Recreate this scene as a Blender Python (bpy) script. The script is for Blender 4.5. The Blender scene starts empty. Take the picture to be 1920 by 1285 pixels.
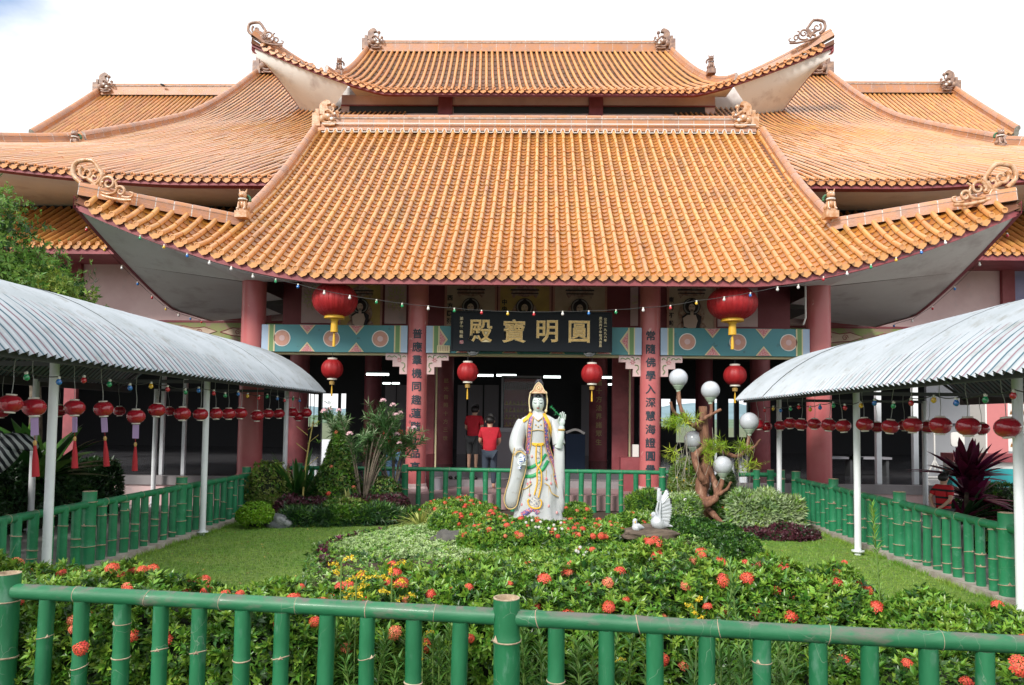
import bpy, math, random
import numpy as np
from mathutils import Vector, Matrix
R = math.radians
random.seed(7); RNG = np.random.default_rng(7)
SC = bpy.context.scene
COL = SC.collection

# ---------------------------------------------------------------- camera
F_PX = 1350.0; CX = 987.0; CY = 725.0; EYE = 1.8
YAW = R(1.1); PITCH = R(2.75); ROLL = 0.0115
fwd = Vector((-math.sin(YAW) * math.cos(PITCH), math.cos(YAW) * math.cos(PITCH), math.sin(PITCH)))
rt0 = Vector((math.cos(YAW), math.sin(YAW), 0)); up0 = rt0.cross(fwd)
rt = rt0 * math.cos(ROLL) + up0 * math.sin(ROLL)
upv = up0 * math.cos(ROLL) - rt0 * math.sin(ROLL)
cam_d = bpy.data.cameras.new('camera'); cam = bpy.data.objects.new('camera', cam_d); COL.objects.link(cam)
cam.matrix_world = Matrix(((rt.x, upv.x, -fwd.x, 0), (rt.y, upv.y, -fwd.y, 0), (rt.z, upv.z, -fwd.z, EYE), (0, 0, 0, 1)))
cam_d.sensor_width = 36; cam_d.lens = 36 * F_PX / 1920
cam_d.shift_x = -(CX - 960) / 1920; cam_d.shift_y = (CY - 642.5) / 1920
cam_d.clip_start = 0.1; cam_d.clip_end = 20000
SC.camera = cam

def at(px, py, Y):
    """world point seen at photo pixel (px, py) on the plane y = Y"""
    d = fwd + rt * ((px - CX) / F_PX) + upv * ((CY - py) / F_PX)
    t = Y / d.y
    return Vector((d.x * t, Y, EYE + d.z * t))
def atz(px, py, z):
    d = fwd + rt * ((px - CX) / F_PX) + upv * ((CY - py) / F_PX)
    t = (z - EYE) / d.z
    return Vector((d.x * t, d.y * t, z))

# ---------------------------------------------------------------- world
SUN_EL, SUN_AZ = R(35), R(212)      # azimuth clockwise from +Y: behind the camera, a little left
w = bpy.data.worlds.new('World'); SC.world = w; w.use_nodes = True
nt = w.node_tree; nt.nodes.clear()
N = nt.nodes.new; L = nt.links.new
out = N('ShaderNodeOutputWorld'); bg = N('ShaderNodeBackground'); sky = N('ShaderNodeTexSky')
sky.sky_type = 'NISHITA'; sky.sun_disc = False; sky.sun_elevation = SUN_EL; sky.sun_rotation = SUN_AZ
sky.air_density = 1.0; sky.dust_density = 2.0
bg.inputs['Strength'].default_value = 0.145
tc = N('ShaderNodeTexCoord'); mp = N('ShaderNodeMapping'); mp.inputs['Scale'].default_value = (1, 1, 2.2)
no = N('ShaderNodeTexNoise'); no.inputs['Scale'].default_value = 1.7; no.inputs['Detail'].default_value = 7; no.inputs['Roughness'].default_value = 0.55
cr = N('ShaderNodeValToRGB'); cr.color_ramp.elements[0].position = 0.30; cr.color_ramp.elements[1].position = 0.46
no2 = N('ShaderNodeTexNoise'); no2.inputs['Scale'].default_value = 3.1; no2.inputs['Detail'].default_value = 6
cr2 = N('ShaderNodeValToRGB'); cr2.color_ramp.elements[0].position = 0.3; cr2.color_ramp.elements[1].position = 0.62
cr2.color_ramp.elements[0].color = (4.7, 4.9, 5.2, 1); cr2.color_ramp.elements[1].color = (5.5, 5.52, 5.55, 1)
mx = N('ShaderNodeMix'); mx.data_type = 'RGBA'
L(tc.outputs['Generated'], mp.inputs['Vector']); L(mp.outputs[0], no.inputs['Vector']); L(mp.outputs[0], no2.inputs['Vector'])
# a gap of blue in the cloud cover, up and to the left
gp = N('ShaderNodeVectorMath'); gp.operation = 'DISTANCE'; gp.inputs[1].default_value = (-0.60, 0.66, 0.46)
gr = N('ShaderNodeMapRange'); gr.inputs['From Min'].default_value = 0.02; gr.inputs['From Max'].default_value = 0.22
gr.inputs['To Min'].default_value = -0.26; gr.inputs['To Max'].default_value = 0.06
nv = N('ShaderNodeVectorMath'); nv.operation = 'NORMALIZE'; L(tc.outputs['Generated'], nv.inputs[0]); L(nv.outputs[0], gp.inputs[0]); L(gp.outputs['Value'], gr.inputs['Value'])
ad = N('ShaderNodeMath'); ad.operation = 'ADD'; L(no.outputs['Fac'], ad.inputs[0]); L(gr.outputs[0], ad.inputs[1])
L(ad.outputs[0], cr.inputs[0]); L(no2.outputs['Fac'], cr2.inputs[0])
L(cr.outputs[0], mx.inputs['Factor']); L(sky.outputs[0], mx.inputs['A']); L(cr2.outputs[0], mx.inputs['B'])
L(mx.outputs['Result'], bg.inputs['Color']); L(bg.outputs[0], out.inputs[0])
sd = bpy.data.lights.new('sun', 'SUN'); sd.energy = 2.0; sd.angle = R(13); sd.color = (1, 0.95, 0.88)
sun = bpy.data.objects.new('sun', sd); COL.objects.link(sun)
sv = Vector((math.sin(SUN_AZ) * math.cos(SUN_EL), math.cos(SUN_AZ) * math.cos(SUN_EL), math.sin(SUN_EL)))
sun.rotation_euler = sv.to_track_quat('Z', 'Y').to_euler(); sun.location = (0, 0, 60)
SC.view_settings.view_transform = 'Standard'; SC.view_settings.look = 'None'
SC.view_settings.exposure = 0.85; SC.view_settings.gamma = 1; SC.view_settings.use_curve_mapping = False
SC.render.engine = 'CYCLES'
SC.cycles.max_bounces = 7; SC.cycles.diffuse_bounces = 4; SC.cycles.transparent_max_bounces = 8
SC.cycles.caustics_reflective = False; SC.cycles.caustics_refractive = False

# ---------------------------------------------------------------- materials
MATS = {}
def mat(name, col, rough=0.6, col2=None, nscale=4.0, nlo=0.4, nhi=0.65, bump=0.0, bscale=30.0, metal=0.0,
        isl=0.0, coat=0.0, spec=0.5, coord='Object', stretch=(1, 1, 1), dirt=None, dscale=1.2, dlo=0.5, dhi=0.7,
        emit=0.0, transl=0.0, alpha=1.0, trans=0.0, hue=0.0, detail=5, objr=0.0):
    m = bpy.data.materials.new(name); m.use_nodes = True
    t = m.node_tree; n = t.nodes.new; l = t.links.new
    b = t.nodes['Principled BSDF']
    b.inputs['Roughness'].default_value = rough; b.inputs['Metallic'].default_value = metal
    b.inputs['Specular IOR Level'].default_value = spec
    b.inputs['Coat Weight'].default_value = coat; b.inputs['Coat Roughness'].default_value = 0.12
    b.inputs['Transmission Weight'].default_value = trans; b.inputs['Alpha'].default_value = alpha
    rgb = n('ShaderNodeRGB'); rgb.outputs[0].default_value = (*col, 1); cur = rgb.outputs[0]
    tcn = n('ShaderNodeTexCoord'); mpn = n('ShaderNodeMapping'); mpn.inputs['Scale'].default_value = stretch
    if coord == 'World':
        g = n('ShaderNodeNewGeometry'); l(g.outputs['Position'], mpn.inputs['Vector'])
    else:
        l(tcn.outputs[coord], mpn.inputs['Vector'])
    def noise(sc, lo, hi, det=detail):
        x = n('ShaderNodeTexNoise'); x.inputs['Scale'].default_value = sc; x.inputs['Detail'].default_value = det
        x.inputs['Roughness'].default_value = 0.62
        l(mpn.outputs[0], x.inputs['Vector'])
        r = n('ShaderNodeMapRange'); r.inputs['From Min'].default_value = lo; r.inputs['From Max'].default_value = hi
        l(x.outputs['Fac'], r.inputs['Value']); return r.outputs[0], x
    def mixc(fac, a, c2):
        x = n('ShaderNodeMix'); x.data_type = 'RGBA'; l(fac, x.inputs['Factor']); l(a, x.inputs['A'])
        if isinstance(c2, tuple): x.inputs['B'].default_value = (*c2, 1)
        else: l(c2, x.inputs['B'])
        return x.outputs['Result']
    if col2 is not None:
        f, _ = noise(nscale, nlo, nhi); cur = mixc(f, cur, col2)
    if dirt is not None:
        f, _ = noise(dscale, dlo, dhi); cur = mixc(f, cur, dirt)
    if isl or hue or objr:
        g2 = n('ShaderNodeNewGeometry'); oi = n('ShaderNodeObjectInfo')
        src = oi.outputs['Random'] if objr and not isl else g2.outputs['Random Per Island']
        amt = isl or objr
        h = n('ShaderNodeHueSaturation')
        r = n('ShaderNodeMapRange'); l(src, r.inputs['Value'])
        r.inputs['To Min'].default_value = 1 - amt; r.inputs['To Max'].default_value = 1 + amt
        l(r.outputs[0], h.inputs['Value'])
        if hue:
            wn = n('ShaderNodeTexWhiteNoise'); wn.noise_dimensions = '1D'; l(src, wn.inputs['W'])
            r3 = n('ShaderNodeMapRange'); l(wn.outputs['Value'], r3.inputs['Value'])
            r3.inputs['To Min'].default_value = 0.5 - hue; r3.inputs['To Max'].default_value = 0.5 + hue
            l(r3.outputs[0], h.inputs['Hue'])
        l(cur, h.inputs['Color']); cur = h.outputs['Color']
    l(cur, b.inputs['Base Color'])
    if bump:
        _, x = noise(bscale, 0, 1); bp = n('ShaderNodeBump'); bp.inputs['Strength'].default_value = bump
        bp.inputs['Distance'].default_value = 0.01
        l(x.outputs['Fac'], bp.inputs['Height']); l(bp.outputs[0], b.inputs['Normal'])
    if emit:
        b.inputs['Emission Strength'].default_value = emit; l(cur, b.inputs['Emission Color'])
    if transl:
        tr = n('ShaderNodeBsdfTranslucent'); l(cur, tr.inputs['Color']); ms = n('ShaderNodeMixShader')
        ms.inputs[0].default_value = transl; l(b.outputs[0], ms.inputs[1]); l(tr.outputs[0], ms.inputs[2])
        l(ms.outputs[0], t.nodes['Material Output'].inputs['Surface'])
    MATS[name] = m
    return m

# ---------------------------------------------------------------- object helpers
WL = {}
def wl(o):
    return WL.get(o.name, Vector((0, 0, 0))) if o else Vector((0, 0, 0))
def tag(o, label=None, cat=None, group=None, kind=None):
    if label: o['label'] = label
    if cat: o['category'] = cat
    if group: o['group'] = group
    if kind: o['kind'] = kind
    return o
def thing(name, label, cat, loc=(0, 0, 0), group=None, kind=None):
    o = bpy.data.objects.new(name, None); COL.objects.link(o); o.location = loc; WL[o.name] = Vector(loc)
    o.empty_display_size = 0.1
    return tag(o, label, cat, group, kind)
def link(name, me, parent=None, origin=None, local=False):
    """me holds world coordinates (local=True: coordinates relative to the parent)"""
    o = bpy.data.objects.new(name, me); COL.objects.link(o)
    pw = wl(parent)
    if local:
        o.parent = parent; WL[o.name] = pw; return o
    og = Vector(origin) if origin is not None else pw
    if og.length > 0: me.transform(Matrix.Translation(-og))
    o.parent = parent; o.location = og - pw; WL[o.name] = og
    return o
def inst(name, me, M, parent=None):
    """object sharing mesh me, placed by world matrix M"""
    o = bpy.data.objects.new(name, me); COL.objects.link(o); o.parent = parent
    o.matrix_basis = Matrix.Translation(-wl(parent)) @ M
    WL[o.name] = M.translation.copy()
    return o
def copy_tree(o, parent=None):
    c = o.copy(); COL.objects.link(c); c.parent = parent
    for ch in o.children: copy_tree(ch, c)
    return c

def np_mesh(name, V, Q=None, T=None, mats=(), mi=None, smooth=False):
    me = bpy.data.meshes.new(name)
    V = np.asarray(V, dtype=np.float32).reshape(-1, 3)
    nq = 0 if Q is None else len(Q); ntr = 0 if T is None else len(T)
    me.vertices.add(len(V)); me.vertices.foreach_set('co', V.ravel())
    loops = []
    if nq: loops.append(np.asarray(Q, dtype=np.int32).ravel())
    if ntr: loops.append(np.asarray(T, dtype=np.int32).ravel())
    lv = np.concatenate(loops)
    me.loops.add(len(lv)); me.loops.foreach_set('vertex_index', lv)
    st = np.concatenate([np.arange(nq, dtype=np.int32) * 4, nq * 4 + np.arange(ntr, dtype=np.int32) * 3])
    me.polygons.add(nq + ntr); me.polygons.foreach_set('loop_start', st)
    if mi is not None: me.polygons.foreach_set('material_index', np.asarray(mi, dtype=np.int32))
    if smooth: me.polygons.foreach_set('use_smooth', np.ones(nq + ntr, dtype=bool))
    for m in mats: me.materials.append(m)
    me.update(calc_edges=True)
    return me

class MB:
    """collects shapes; build() links them as ONE mesh object"""
    def __init__(s): s.v = []; s.f = []; s.m = []; s.cur = 0
    def mt(s, i): s.cur = i; return s
    def add(s, vs, fs):
        o = len(s.v); s.v += [tuple(v) for v in vs]; s.f += [tuple(i + o for i in f) for f in fs]; s.m += [s.cur] * len(fs); return s
    def box(s, c, d, rz=0.0, top=1.0):
        cx, cy, cz = c; a, b, h = d[0] / 2, d[1] / 2, d[2] / 2; vs = []
        for z, k in ((-h, 1), (h, top)):
            for x, y in ((-a, -b), (a, -b), (a, b), (-a, b)):
                x *= k; y *= k
                vs.append((cx + x * math.cos(rz) - y * math.sin(rz), cy + x * math.sin(rz) + y * math.cos(rz), cz + z))
        return s.add(vs, [(0, 3, 2, 1), (4, 5, 6, 7), (0, 1, 5, 4), (1, 2, 6, 5), (2, 3, 7, 6), (3, 0, 4, 7)])
    def bb(s, x0, x1, y0, y1, z0, z1): return s.box(((x0 + x1) / 2, (y0 + y1) / 2, (z0 + z1) / 2), (abs(x1 - x0), abs(y1 - y0), abs(z1 - z0)))
    def tube(s, pts, r, n=8, cap=True, flat=1.0, ref=None):
        pts = [Vector(p) for p in pts]; k = len(pts)
        rs = r if isinstance(r, (list, tuple, np.ndarray)) else [r] * k
        vs = []; u = None
        for i, p in enumerate(pts):
            d = (pts[min(i + 1, k - 1)] - pts[max(i - 1, 0)])
            d = d.normalized() if d.length > 1e-9 else Vector((0, 0, 1))
            if u is None:
                rf = Vector(ref) if ref else (Vector((0, 0, 1)) if abs(d.z) < 0.9 else Vector((0, 1, 0)))
                u = (rf - d * rf.dot(d)).normalized()
            else:
                u = u - d * u.dot(d); u = u.normalized() if u.length > 1e-6 else d.orthogonal().normalized()
            w_ = d.cross(u)
            for j in range(n):
                a = 2 * math.pi * j / n
                vs.append(p + u * (math.cos(a) * rs[i]) + w_ * (math.sin(a) * rs[i] * flat))
        fs = []
        for i in range(k - 1):
            for j in range(n):
                a = i * n + j; b = i * n + (j + 1) % n
                fs.append((a, b, b + n, a + n))
        if cap: fs += [tuple(range(n))[::-1], tuple((k - 1) * n + j for j in range(n))]
        return s.add(vs, fs)
    def lathe(s, prof, c=(0, 0, 0), n=24, sx=1.0, sy=1.0, cap=True):
        vs = []
        for r, z in prof:
            for j in range(n):
                a = 2 * math.pi * j / n; vs.append((c[0] + r * sx * math.cos(a), c[1] + r * sy * math.sin(a), c[2] + z))
        fs = []
        for i in range(len(prof) - 1):
            for j in range(n):
                a = i * n + j; b = i * n + (j + 1) % n; fs.append((a, b, b + n, a + n))
        if cap: fs += [tuple(range(n))[::-1], tuple((len(prof) - 1) * n + j for j in range(n))]
        return s.add(vs, fs)
    def ell(s, c, r, n=12, k=8, rot=None):
        vs = []; fs = []; M = rot or Matrix.Identity(3)
        for i in range(k + 1):
            th = math.pi * i / k
            for j in range(n):
                a = 2 * math.pi * j / n
                p = M @ Vector((r[0] * math.sin(th) * math.cos(a), r[1] * math.sin(th) * math.sin(a), r[2] * math.cos(th)))
                vs.append((c[0] + p.x, c[1] + p.y, c[2] + p.z))
        for i in range(k):
            for j in range(n):
                a = i * n + j; b = i * n + (j + 1) % n; fs.append((a, a + n, b + n, b))
        return s.add(vs, fs)
    def prism(s, poly, axis_pt, u, v, w_, t):
        """polygon in the plane (u, v) at axis_pt, thickness t along w_"""
        P = Vector(axis_pt); u = Vector(u); v = Vector(v); w_ = Vector(w_); n = len(poly)
        vs = [P + u * a + v * b for a, b in poly] + [P + u * a + v * b + w_ * t for a, b in poly]
        fs = [tuple(range(n)), tuple(range(2 * n - 1, n - 1, -1))] + [(i, i + n, (i + 1) % n + n, (i + 1) % n) for i in range(n)]
        return s.add(vs, fs)
    def grid(s, rows):
        """rows: list of equally long point lists"""
        k = len(rows[0]); vs = [p for r_ in rows for p in r_]; fs = []
        for i in range(len(rows) - 1):
            for j in range(k - 1):
                a = i * k + j; fs.append((a, a + 1, a + k + 1, a + k))
        return s.add(vs, fs)
    def mesh(s, name, mats, smooth=35):
        me = bpy.data.meshes.new(name); me.from_pydata(s.v, [], s.f)
        ms = mats if isinstance(mats, (list, tuple)) else [mats]
        for m in ms: me.materials.append(m)
        if len(ms) > 1: me.polygons.foreach_set('material_index', s.m)
        if smooth:
            me.polygons.foreach_set('use_smooth', [True] * len(s.f)); me.set_sharp_from_angle(angle=R(smooth))
        me.update(); return me
    def build(s, name, mats, parent=None, origin=None, smooth=35, local=False):
        return link(name, s.mesh(name, mats, smooth), parent, origin, local)

def lerp(a, b, t): return a + (b - a) * t
def catmull(pts, n=6, closed=False):
    pts = [Vector(p) for p in pts]; out_ = []; k = len(pts)
    for i in range(k - 1):
        p0 = pts[max(i - 1, 0)]; p1 = pts[i]; p2 = pts[i + 1]; p3 = pts[min(i + 2, k - 1)]
        for j in range(n):
            t = j / n
            out_.append(0.5 * ((2 * p1) + (p2 - p0) * t + (2 * p0 - 5 * p1 + 4 * p2 - p3) * t * t + (3 * p1 - p0 - 3 * p2 + p3) * t ** 3))
    out_.append(pts[-1]); return out_

_txt_n = [0]
def text_mesh(s, size=1.0, ext=0.01, bold=0.0, bev=0.0, mats=()):
    """one line of lettering as a mesh, centred, in the XY plane"""
    c = bpy.data.curves.new('lettering', 'FONT'); c.body = s; c.size = size; c.extrude = ext
    c.offset = bold; c.bevel_depth = bev; c.align_x = 'CENTER'; c.align_y = 'CENTER'; c.resolution_u = 3
    o = bpy.data.objects.new('lettering', c); COL.objects.link(o)
    bpy.context.view_layer.update()
    dg = bpy.context.evaluated_depsgraph_get(); me = bpy.data.meshes.new_from_object(o.evaluated_get(dg))
    bpy.data.objects.remove(o); bpy.data.curves.remove(c)
    me.materials.clear()
    for m in mats: me.materials.append(m)
    # centre on the ink
    if len(me.vertices):
        co = np.empty(len(me.vertices) * 3, dtype=np.float32); me.vertices.foreach_get('co', co); co = co.reshape(-1, 3)
        ctr = (co.min(0) + co.max(0)) / 2; co[:, 0] -= ctr[0]; co[:, 1] -= ctr[1]; me.vertices.foreach_set('co', co.ravel()); me.update()
    return me
# matrix that stands XY lettering up facing the camera side (-Y)
STAND = Matrix(((1, 0, 0, 0), (0, 0, -1, 0), (0, 1, 0, 0), (0, 0, 0, 1)))
def place_txt(s, x, y, z, size, m, parent, name='character', ext=0.004, bold=0.0, sx=1.0, sz=1.0, ymat=None):
    me = text_mesh(s, size, ext, bold, 0, (m,))
    M = Matrix.Translation((x, y, z)) @ STAND @ Matrix.Diagonal((sx, sz, 1, 1))
    if ymat is not None: M = ymat
    return inst(name, me, M, parent)
# ---------------------------------------------------------------- palette
M = {}
ST_ = (2.6, 0.4, 0.4)
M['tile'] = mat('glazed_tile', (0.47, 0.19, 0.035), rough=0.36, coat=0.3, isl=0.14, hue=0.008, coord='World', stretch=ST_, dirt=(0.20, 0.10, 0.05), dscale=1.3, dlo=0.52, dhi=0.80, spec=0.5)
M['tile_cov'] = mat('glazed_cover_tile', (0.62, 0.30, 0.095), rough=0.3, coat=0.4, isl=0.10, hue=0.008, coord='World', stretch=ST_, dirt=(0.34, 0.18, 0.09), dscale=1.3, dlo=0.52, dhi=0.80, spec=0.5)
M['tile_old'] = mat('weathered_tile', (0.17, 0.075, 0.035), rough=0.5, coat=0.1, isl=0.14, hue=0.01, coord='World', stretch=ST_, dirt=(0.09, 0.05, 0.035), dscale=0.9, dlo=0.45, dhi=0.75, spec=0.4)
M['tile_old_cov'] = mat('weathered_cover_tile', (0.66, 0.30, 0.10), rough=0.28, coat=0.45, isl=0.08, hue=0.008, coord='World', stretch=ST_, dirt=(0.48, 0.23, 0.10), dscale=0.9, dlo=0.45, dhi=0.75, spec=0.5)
M['ridge'] = mat('ridge_ceramic', (0.52, 0.225, 0.09), rough=0.38, col2=(0.46, 0.24, 0.16), nscale=3, bump=0.5, bscale=22, coat=0.25, objr=0.10, coord='World', dirt=(0.36, 0.22, 0.17), dscale=2.0, dlo=0.5, dhi=0.75)
M['mortar'] = mat('white_mortar', (0.66, 0.60, 0.56), rough=0.9, col2=(0.4, 0.33, 0.3), nscale=8)
M['maroon'] = mat('maroon_paint', (0.27, 0.055, 0.065), rough=0.55, col2=(0.34, 0.09, 0.10), nscale=2.5, dirt=(0.20, 0.05, 0.06), dscale=1.3, coord='World')
M['maroon_d'] = mat('dark_maroon_paint', (0.24, 0.05, 0.065), rough=0.55, col2=(0.28, 0.065, 0.08), nscale=2, coord='World')
M['column'] = mat('column_paint', (0.52, 0.12, 0.13), rough=0.42, col2=(0.55, 0.17, 0.16), nscale=1.4, nlo=0.35, nhi=0.7, dirt=(0.66, 0.40, 0.36), dscale=3.2, dlo=0.66, dhi=0.70, coord='World', coat=0.15)
M['soffit'] = mat('soffit_plaster', (0.84, 0.82, 0.79), rough=0.85, col2=(0.74, 0.70, 0.67), nscale=0.5, coord='World', dirt=(0.45, 0.38, 0.36), dscale=0.9, dlo=0.55, dhi=0.8)
M['pink'] = mat('pale_pink_plaster', (0.78, 0.58, 0.57), rough=0.85, col2=(0.66, 0.45, 0.45), nscale=0.7, coord='World', dirt=(0.62, 0.50, 0.50), dscale=2.5, dlo=0.58, dhi=0.75)
M['pinkfloor'] = mat('pink_floor_tile', (0.42, 0.27, 0.27), rough=0.35, col2=(0.36, 0.24, 0.25), nscale=1.2, coord='World')
M['greystone'] = mat('grey_step_stone', (0.30, 0.28, 0.29), rough=0.5, col2=(0.24, 0.22, 0.23), nscale=2, coord='World')
M['darkfloor'] = mat('polished_dark_floor', (0.12, 0.12, 0.13), rough=0.12, col2=(0.09, 0.09, 0.10), nscale=1, coord='World')
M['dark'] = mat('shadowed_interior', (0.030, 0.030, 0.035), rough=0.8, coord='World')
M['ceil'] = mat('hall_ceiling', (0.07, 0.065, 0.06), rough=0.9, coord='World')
M['teal'] = mat('teal_beam_paint', (0.065, 0.25, 0.29), rough=0.5, col2=(0.07, 0.25, 0.27), nscale=2.2, coord='World', dirt=(0.05, 0.13, 0.15), dscale=4, dlo=0.62, dhi=0.7)
M['paleblue'] = mat('pale_blue_paint', (0.42, 0.55, 0.72), rough=0.6)
M['leafgreen'] = mat('leaf_green_paint', (0.17, 0.30, 0.12), rough=0.6)
M['cream'] = mat('cream_paint', (0.68, 0.60, 0.36), rough=0.6)
M['white'] = mat('white_paint', (0.78, 0.77, 0.74), rough=0.5)
M['salmon'] = mat('salmon_paint', (0.62, 0.33, 0.25), rough=0.6, col2=(0.55, 0.28, 0.22), nscale=10)
M['rose'] = mat('rose_paint', (0.56, 0.13, 0.17), rough=0.6, col2=(0.70, 0.40, 0.38), nscale=45, nlo=0.45, nhi=0.55)
M['sign'] = mat('black_lacquer', (0.005, 0.008, 0.012), rough=0.5, spec=0.2)
M['gold'] = mat('gilt_lettering', (0.62, 0.42, 0.15), rough=0.35, col2=(0.48, 0.30, 0.09), nscale=20, metal=0.25)
M['goldpale'] = mat('pale_gilt_edge', (0.80, 0.66, 0.38), rough=0.4)
M['ink'] = mat('slate_ink', (0.025, 0.035, 0.05), rough=0.6)
M['goldtext'] = mat('worn_gold_paint', (0.50, 0.36, 0.16), rough=0.5)
M['bamboo'] = mat('green_bamboo_paint', (0.012, 0.135, 0.052), rough=0.45, col2=(0.022, 0.185, 0.078), nscale=5, nlo=0.4, nhi=0.7, dirt=(0.075, 0.21, 0.13), dscale=11, dlo=0.58, dhi=0.72, coord='World', stretch=(1.3, 1.3, 0.5), bump=0.15, bscale=18, objr=0.07, coat=0.12)
M['bamboo_old'] = mat('grimy_bamboo_paint', (0.013, 0.135, 0.055), rough=0.5, col2=(0.028, 0.185, 0.08), nscale=5, nlo=0.4, nhi=0.7, dirt=(0.13, 0.14, 0.11), dscale=4.5, dlo=0.56, dhi=0.68, coord='World', stretch=(0.6, 1.6, 1.6), bump=0.2, bscale=22, objr=0.07, coat=0.10)
def weather(m, grime=(0.12, 0.12, 0.10), top=0.55, crack=0.5):
    '''grime lying on upward faces and hairline cracks in the paint'''
    t = m.node_tree; n = t.nodes.new; l = t.links.new; b = t.nodes['Principled BSDF']; src = b.inputs['Base Color'].links[0].from_socket; g = n('ShaderNodeNewGeometry')
    sp_ = n('ShaderNodeSeparateXYZ'); l(g.outputs['Normal'], sp_.inputs[0]); r1 = n('ShaderNodeMapRange'); r1.inputs['From Min'].default_value = 0.35; r1.inputs['From Max'].default_value = 0.95; l(sp_.outputs['Z'], r1.inputs['Value'])
    ns = n('ShaderNodeTexNoise'); ns.inputs['Scale'].default_value = 7; ns.inputs['Detail'].default_value = 8; ns.inputs['Roughness'].default_value = 0.7; l(g.outputs['Position'], ns.inputs['Vector']); r2 = n('ShaderNodeMapRange'); r2.inputs['From Min'].default_value = 0.46; r2.inputs['From Max'].default_value = 0.60; r2.inputs['To Max'].default_value = top * 1.6; l(ns.outputs['Fac'], r2.inputs['Value'])
    mu = n('ShaderNodeMath'); mu.operation = 'MULTIPLY'; mu.use_clamp = True; l(r1.outputs[0], mu.inputs[0]); l(r2.outputs[0], mu.inputs[1])
    x = n('ShaderNodeMix'); x.data_type = 'RGBA'; l(mu.outputs[0], x.inputs['Factor']); l(src, x.inputs['A']); x.inputs['B'].default_value = (*grime, 1)
    mp_ = n('ShaderNodeMapping'); mp_.inputs['Scale'].default_value = (9, 9, 4.5); l(g.outputs['Position'], mp_.inputs['Vector']); vo = n('ShaderNodeTexVoronoi'); vo.feature = 'DISTANCE_TO_EDGE'; vo.inputs['Scale'].default_value = 1.0
    nd = n('ShaderNodeTexNoise'); nd.inputs['Scale'].default_value = 14; l(g.outputs['Position'], nd.inputs['Vector']); ad_ = n('ShaderNodeMix'); ad_.data_type = 'RGBA'; ad_.inputs['Factor'].default_value = 0.25; l(mp_.outputs[0], ad_.inputs['A']); l(nd.outputs['Color'], ad_.inputs['B']); l(ad_.outputs['Result'], vo.inputs['Vector'])
    r3 = n('ShaderNodeMapRange'); r3.inputs['From Min'].default_value = 0.006; r3.inputs['From Max'].default_value = 0.0; r3.inputs['To Max'].default_value = crack; l(vo.outputs['Distance'], r3.inputs['Value']); n3 = n('ShaderNodeTexNoise'); n3.inputs['Scale'].default_value = 3; l(g.outputs['Position'], n3.inputs['Vector']); r4 = n('ShaderNodeMapRange'); r4.inputs['From Min'].default_value = 0.5; r4.inputs['From Max'].default_value = 0.56; l(n3.outputs['Fac'], r4.inputs['Value']); m2 = n('ShaderNodeMath'); m2.operation = 'MULTIPLY'; l(r3.outputs[0], m2.inputs[0]); l(r4.outputs[0], m2.inputs[1])
    y = n('ShaderNodeMix'); y.data_type = 'RGBA'; l(m2.outputs[0], y.inputs['Factor']); l(x.outputs['Result'], y.inputs['A']); y.inputs['B'].default_value = (0.30, 0.36, 0.28, 1); l(y.outputs['Result'], b.inputs['Base Color'])
M['bamboo_lit'] = mat('lit_green_bamboo_paint', (0.016, 0.185, 0.078), rough=0.42, col2=(0.024, 0.225, 0.10), nscale=5, dirt=(0.09, 0.28, 0.18), dscale=11, dlo=0.60, dhi=0.75, coord='World', bump=0.15, bscale=18, objr=0.09, coat=0.12)  # lighter copy of the bamboo paint, light on the shaded fences put into it
weather(M['bamboo_lit'], top=0.3, crack=0.3); weather(M['bamboo'], top=0.35, crack=0.55); weather(M['bamboo_old'], top=0.8, crack=0.6)
M['node'] = mat('bare_node_ring', (0.50, 0.40, 0.28), rough=0.8, col2=(0.30, 0.22, 0.15), nscale=25, coord='World')
M['concrete'] = mat('kerb_concrete', (0.50, 0.46, 0.41), rough=0.9, col2=(0.32, 0.27, 0.23), nscale=6, bump=0.5, bscale=60, coord='World')
M['path'] = mat('path_concrete', (0.34, 0.33, 0.31), rough=0.8, col2=(0.26, 0.25, 0.24), nscale=2, coord='World')
M['pole'] = mat('white_pole_paint', (0.84, 0.87, 0.90), rough=0.35, col2=(0.76, 0.79, 0.83), nscale=3, coord='World', dirt=(0.35, 0.30, 0.25), dscale=9, dlo=0.70, dhi=0.75)
M['steel'] = mat('dark_steel_frame', (0.075, 0.08, 0.085), rough=0.6)
M['redsilk'] = mat('red_silk', (0.44, 0.018, 0.022), rough=0.5, col2=(0.34, 0.012, 0.016), nscale=6, transl=0.12)
M['redgloss'] = mat('red_lantern_plastic', (0.42, 0.012, 0.028), rough=0.18, coat=0.7)
M['yellow'] = mat('golden_tassel', (0.72, 0.42, 0.03), rough=0.55)
M['lilac'] = mat('lilac_paper', (0.52, 0.36, 0.66), rough=0.8)
M['redtassel'] = mat('red_tassel', (0.42, 0.02, 0.03), rough=0.8)
M['lwhite'] = mat('white_lantern_cap', (0.74, 0.72, 0.64), rough=0.4)
M['wire'] = mat('dark_wire', (0.05, 0.05, 0.05), rough=0.6)
M['wirel'] = mat('pale_wire', (0.45, 0.45, 0.45), rough=0.6)
M['soil'] = mat('garden_soil', (0.07, 0.045, 0.03), rough=0.95, col2=(0.04, 0.028, 0.02), nscale=7, bump=0.6, bscale=40, coord='World')
M['lawn'] = mat('lawn_turf', (0.15, 0.29, 0.04), rough=0.9, col2=(0.26, 0.35, 0.08), nscale=0.8, nlo=0.35, nhi=0.7, dirt=(0.05, 0.12, 0.02), dscale=14, dlo=0.45, dhi=0.7, coord='World', bump=0.7, bscale=80)
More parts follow.
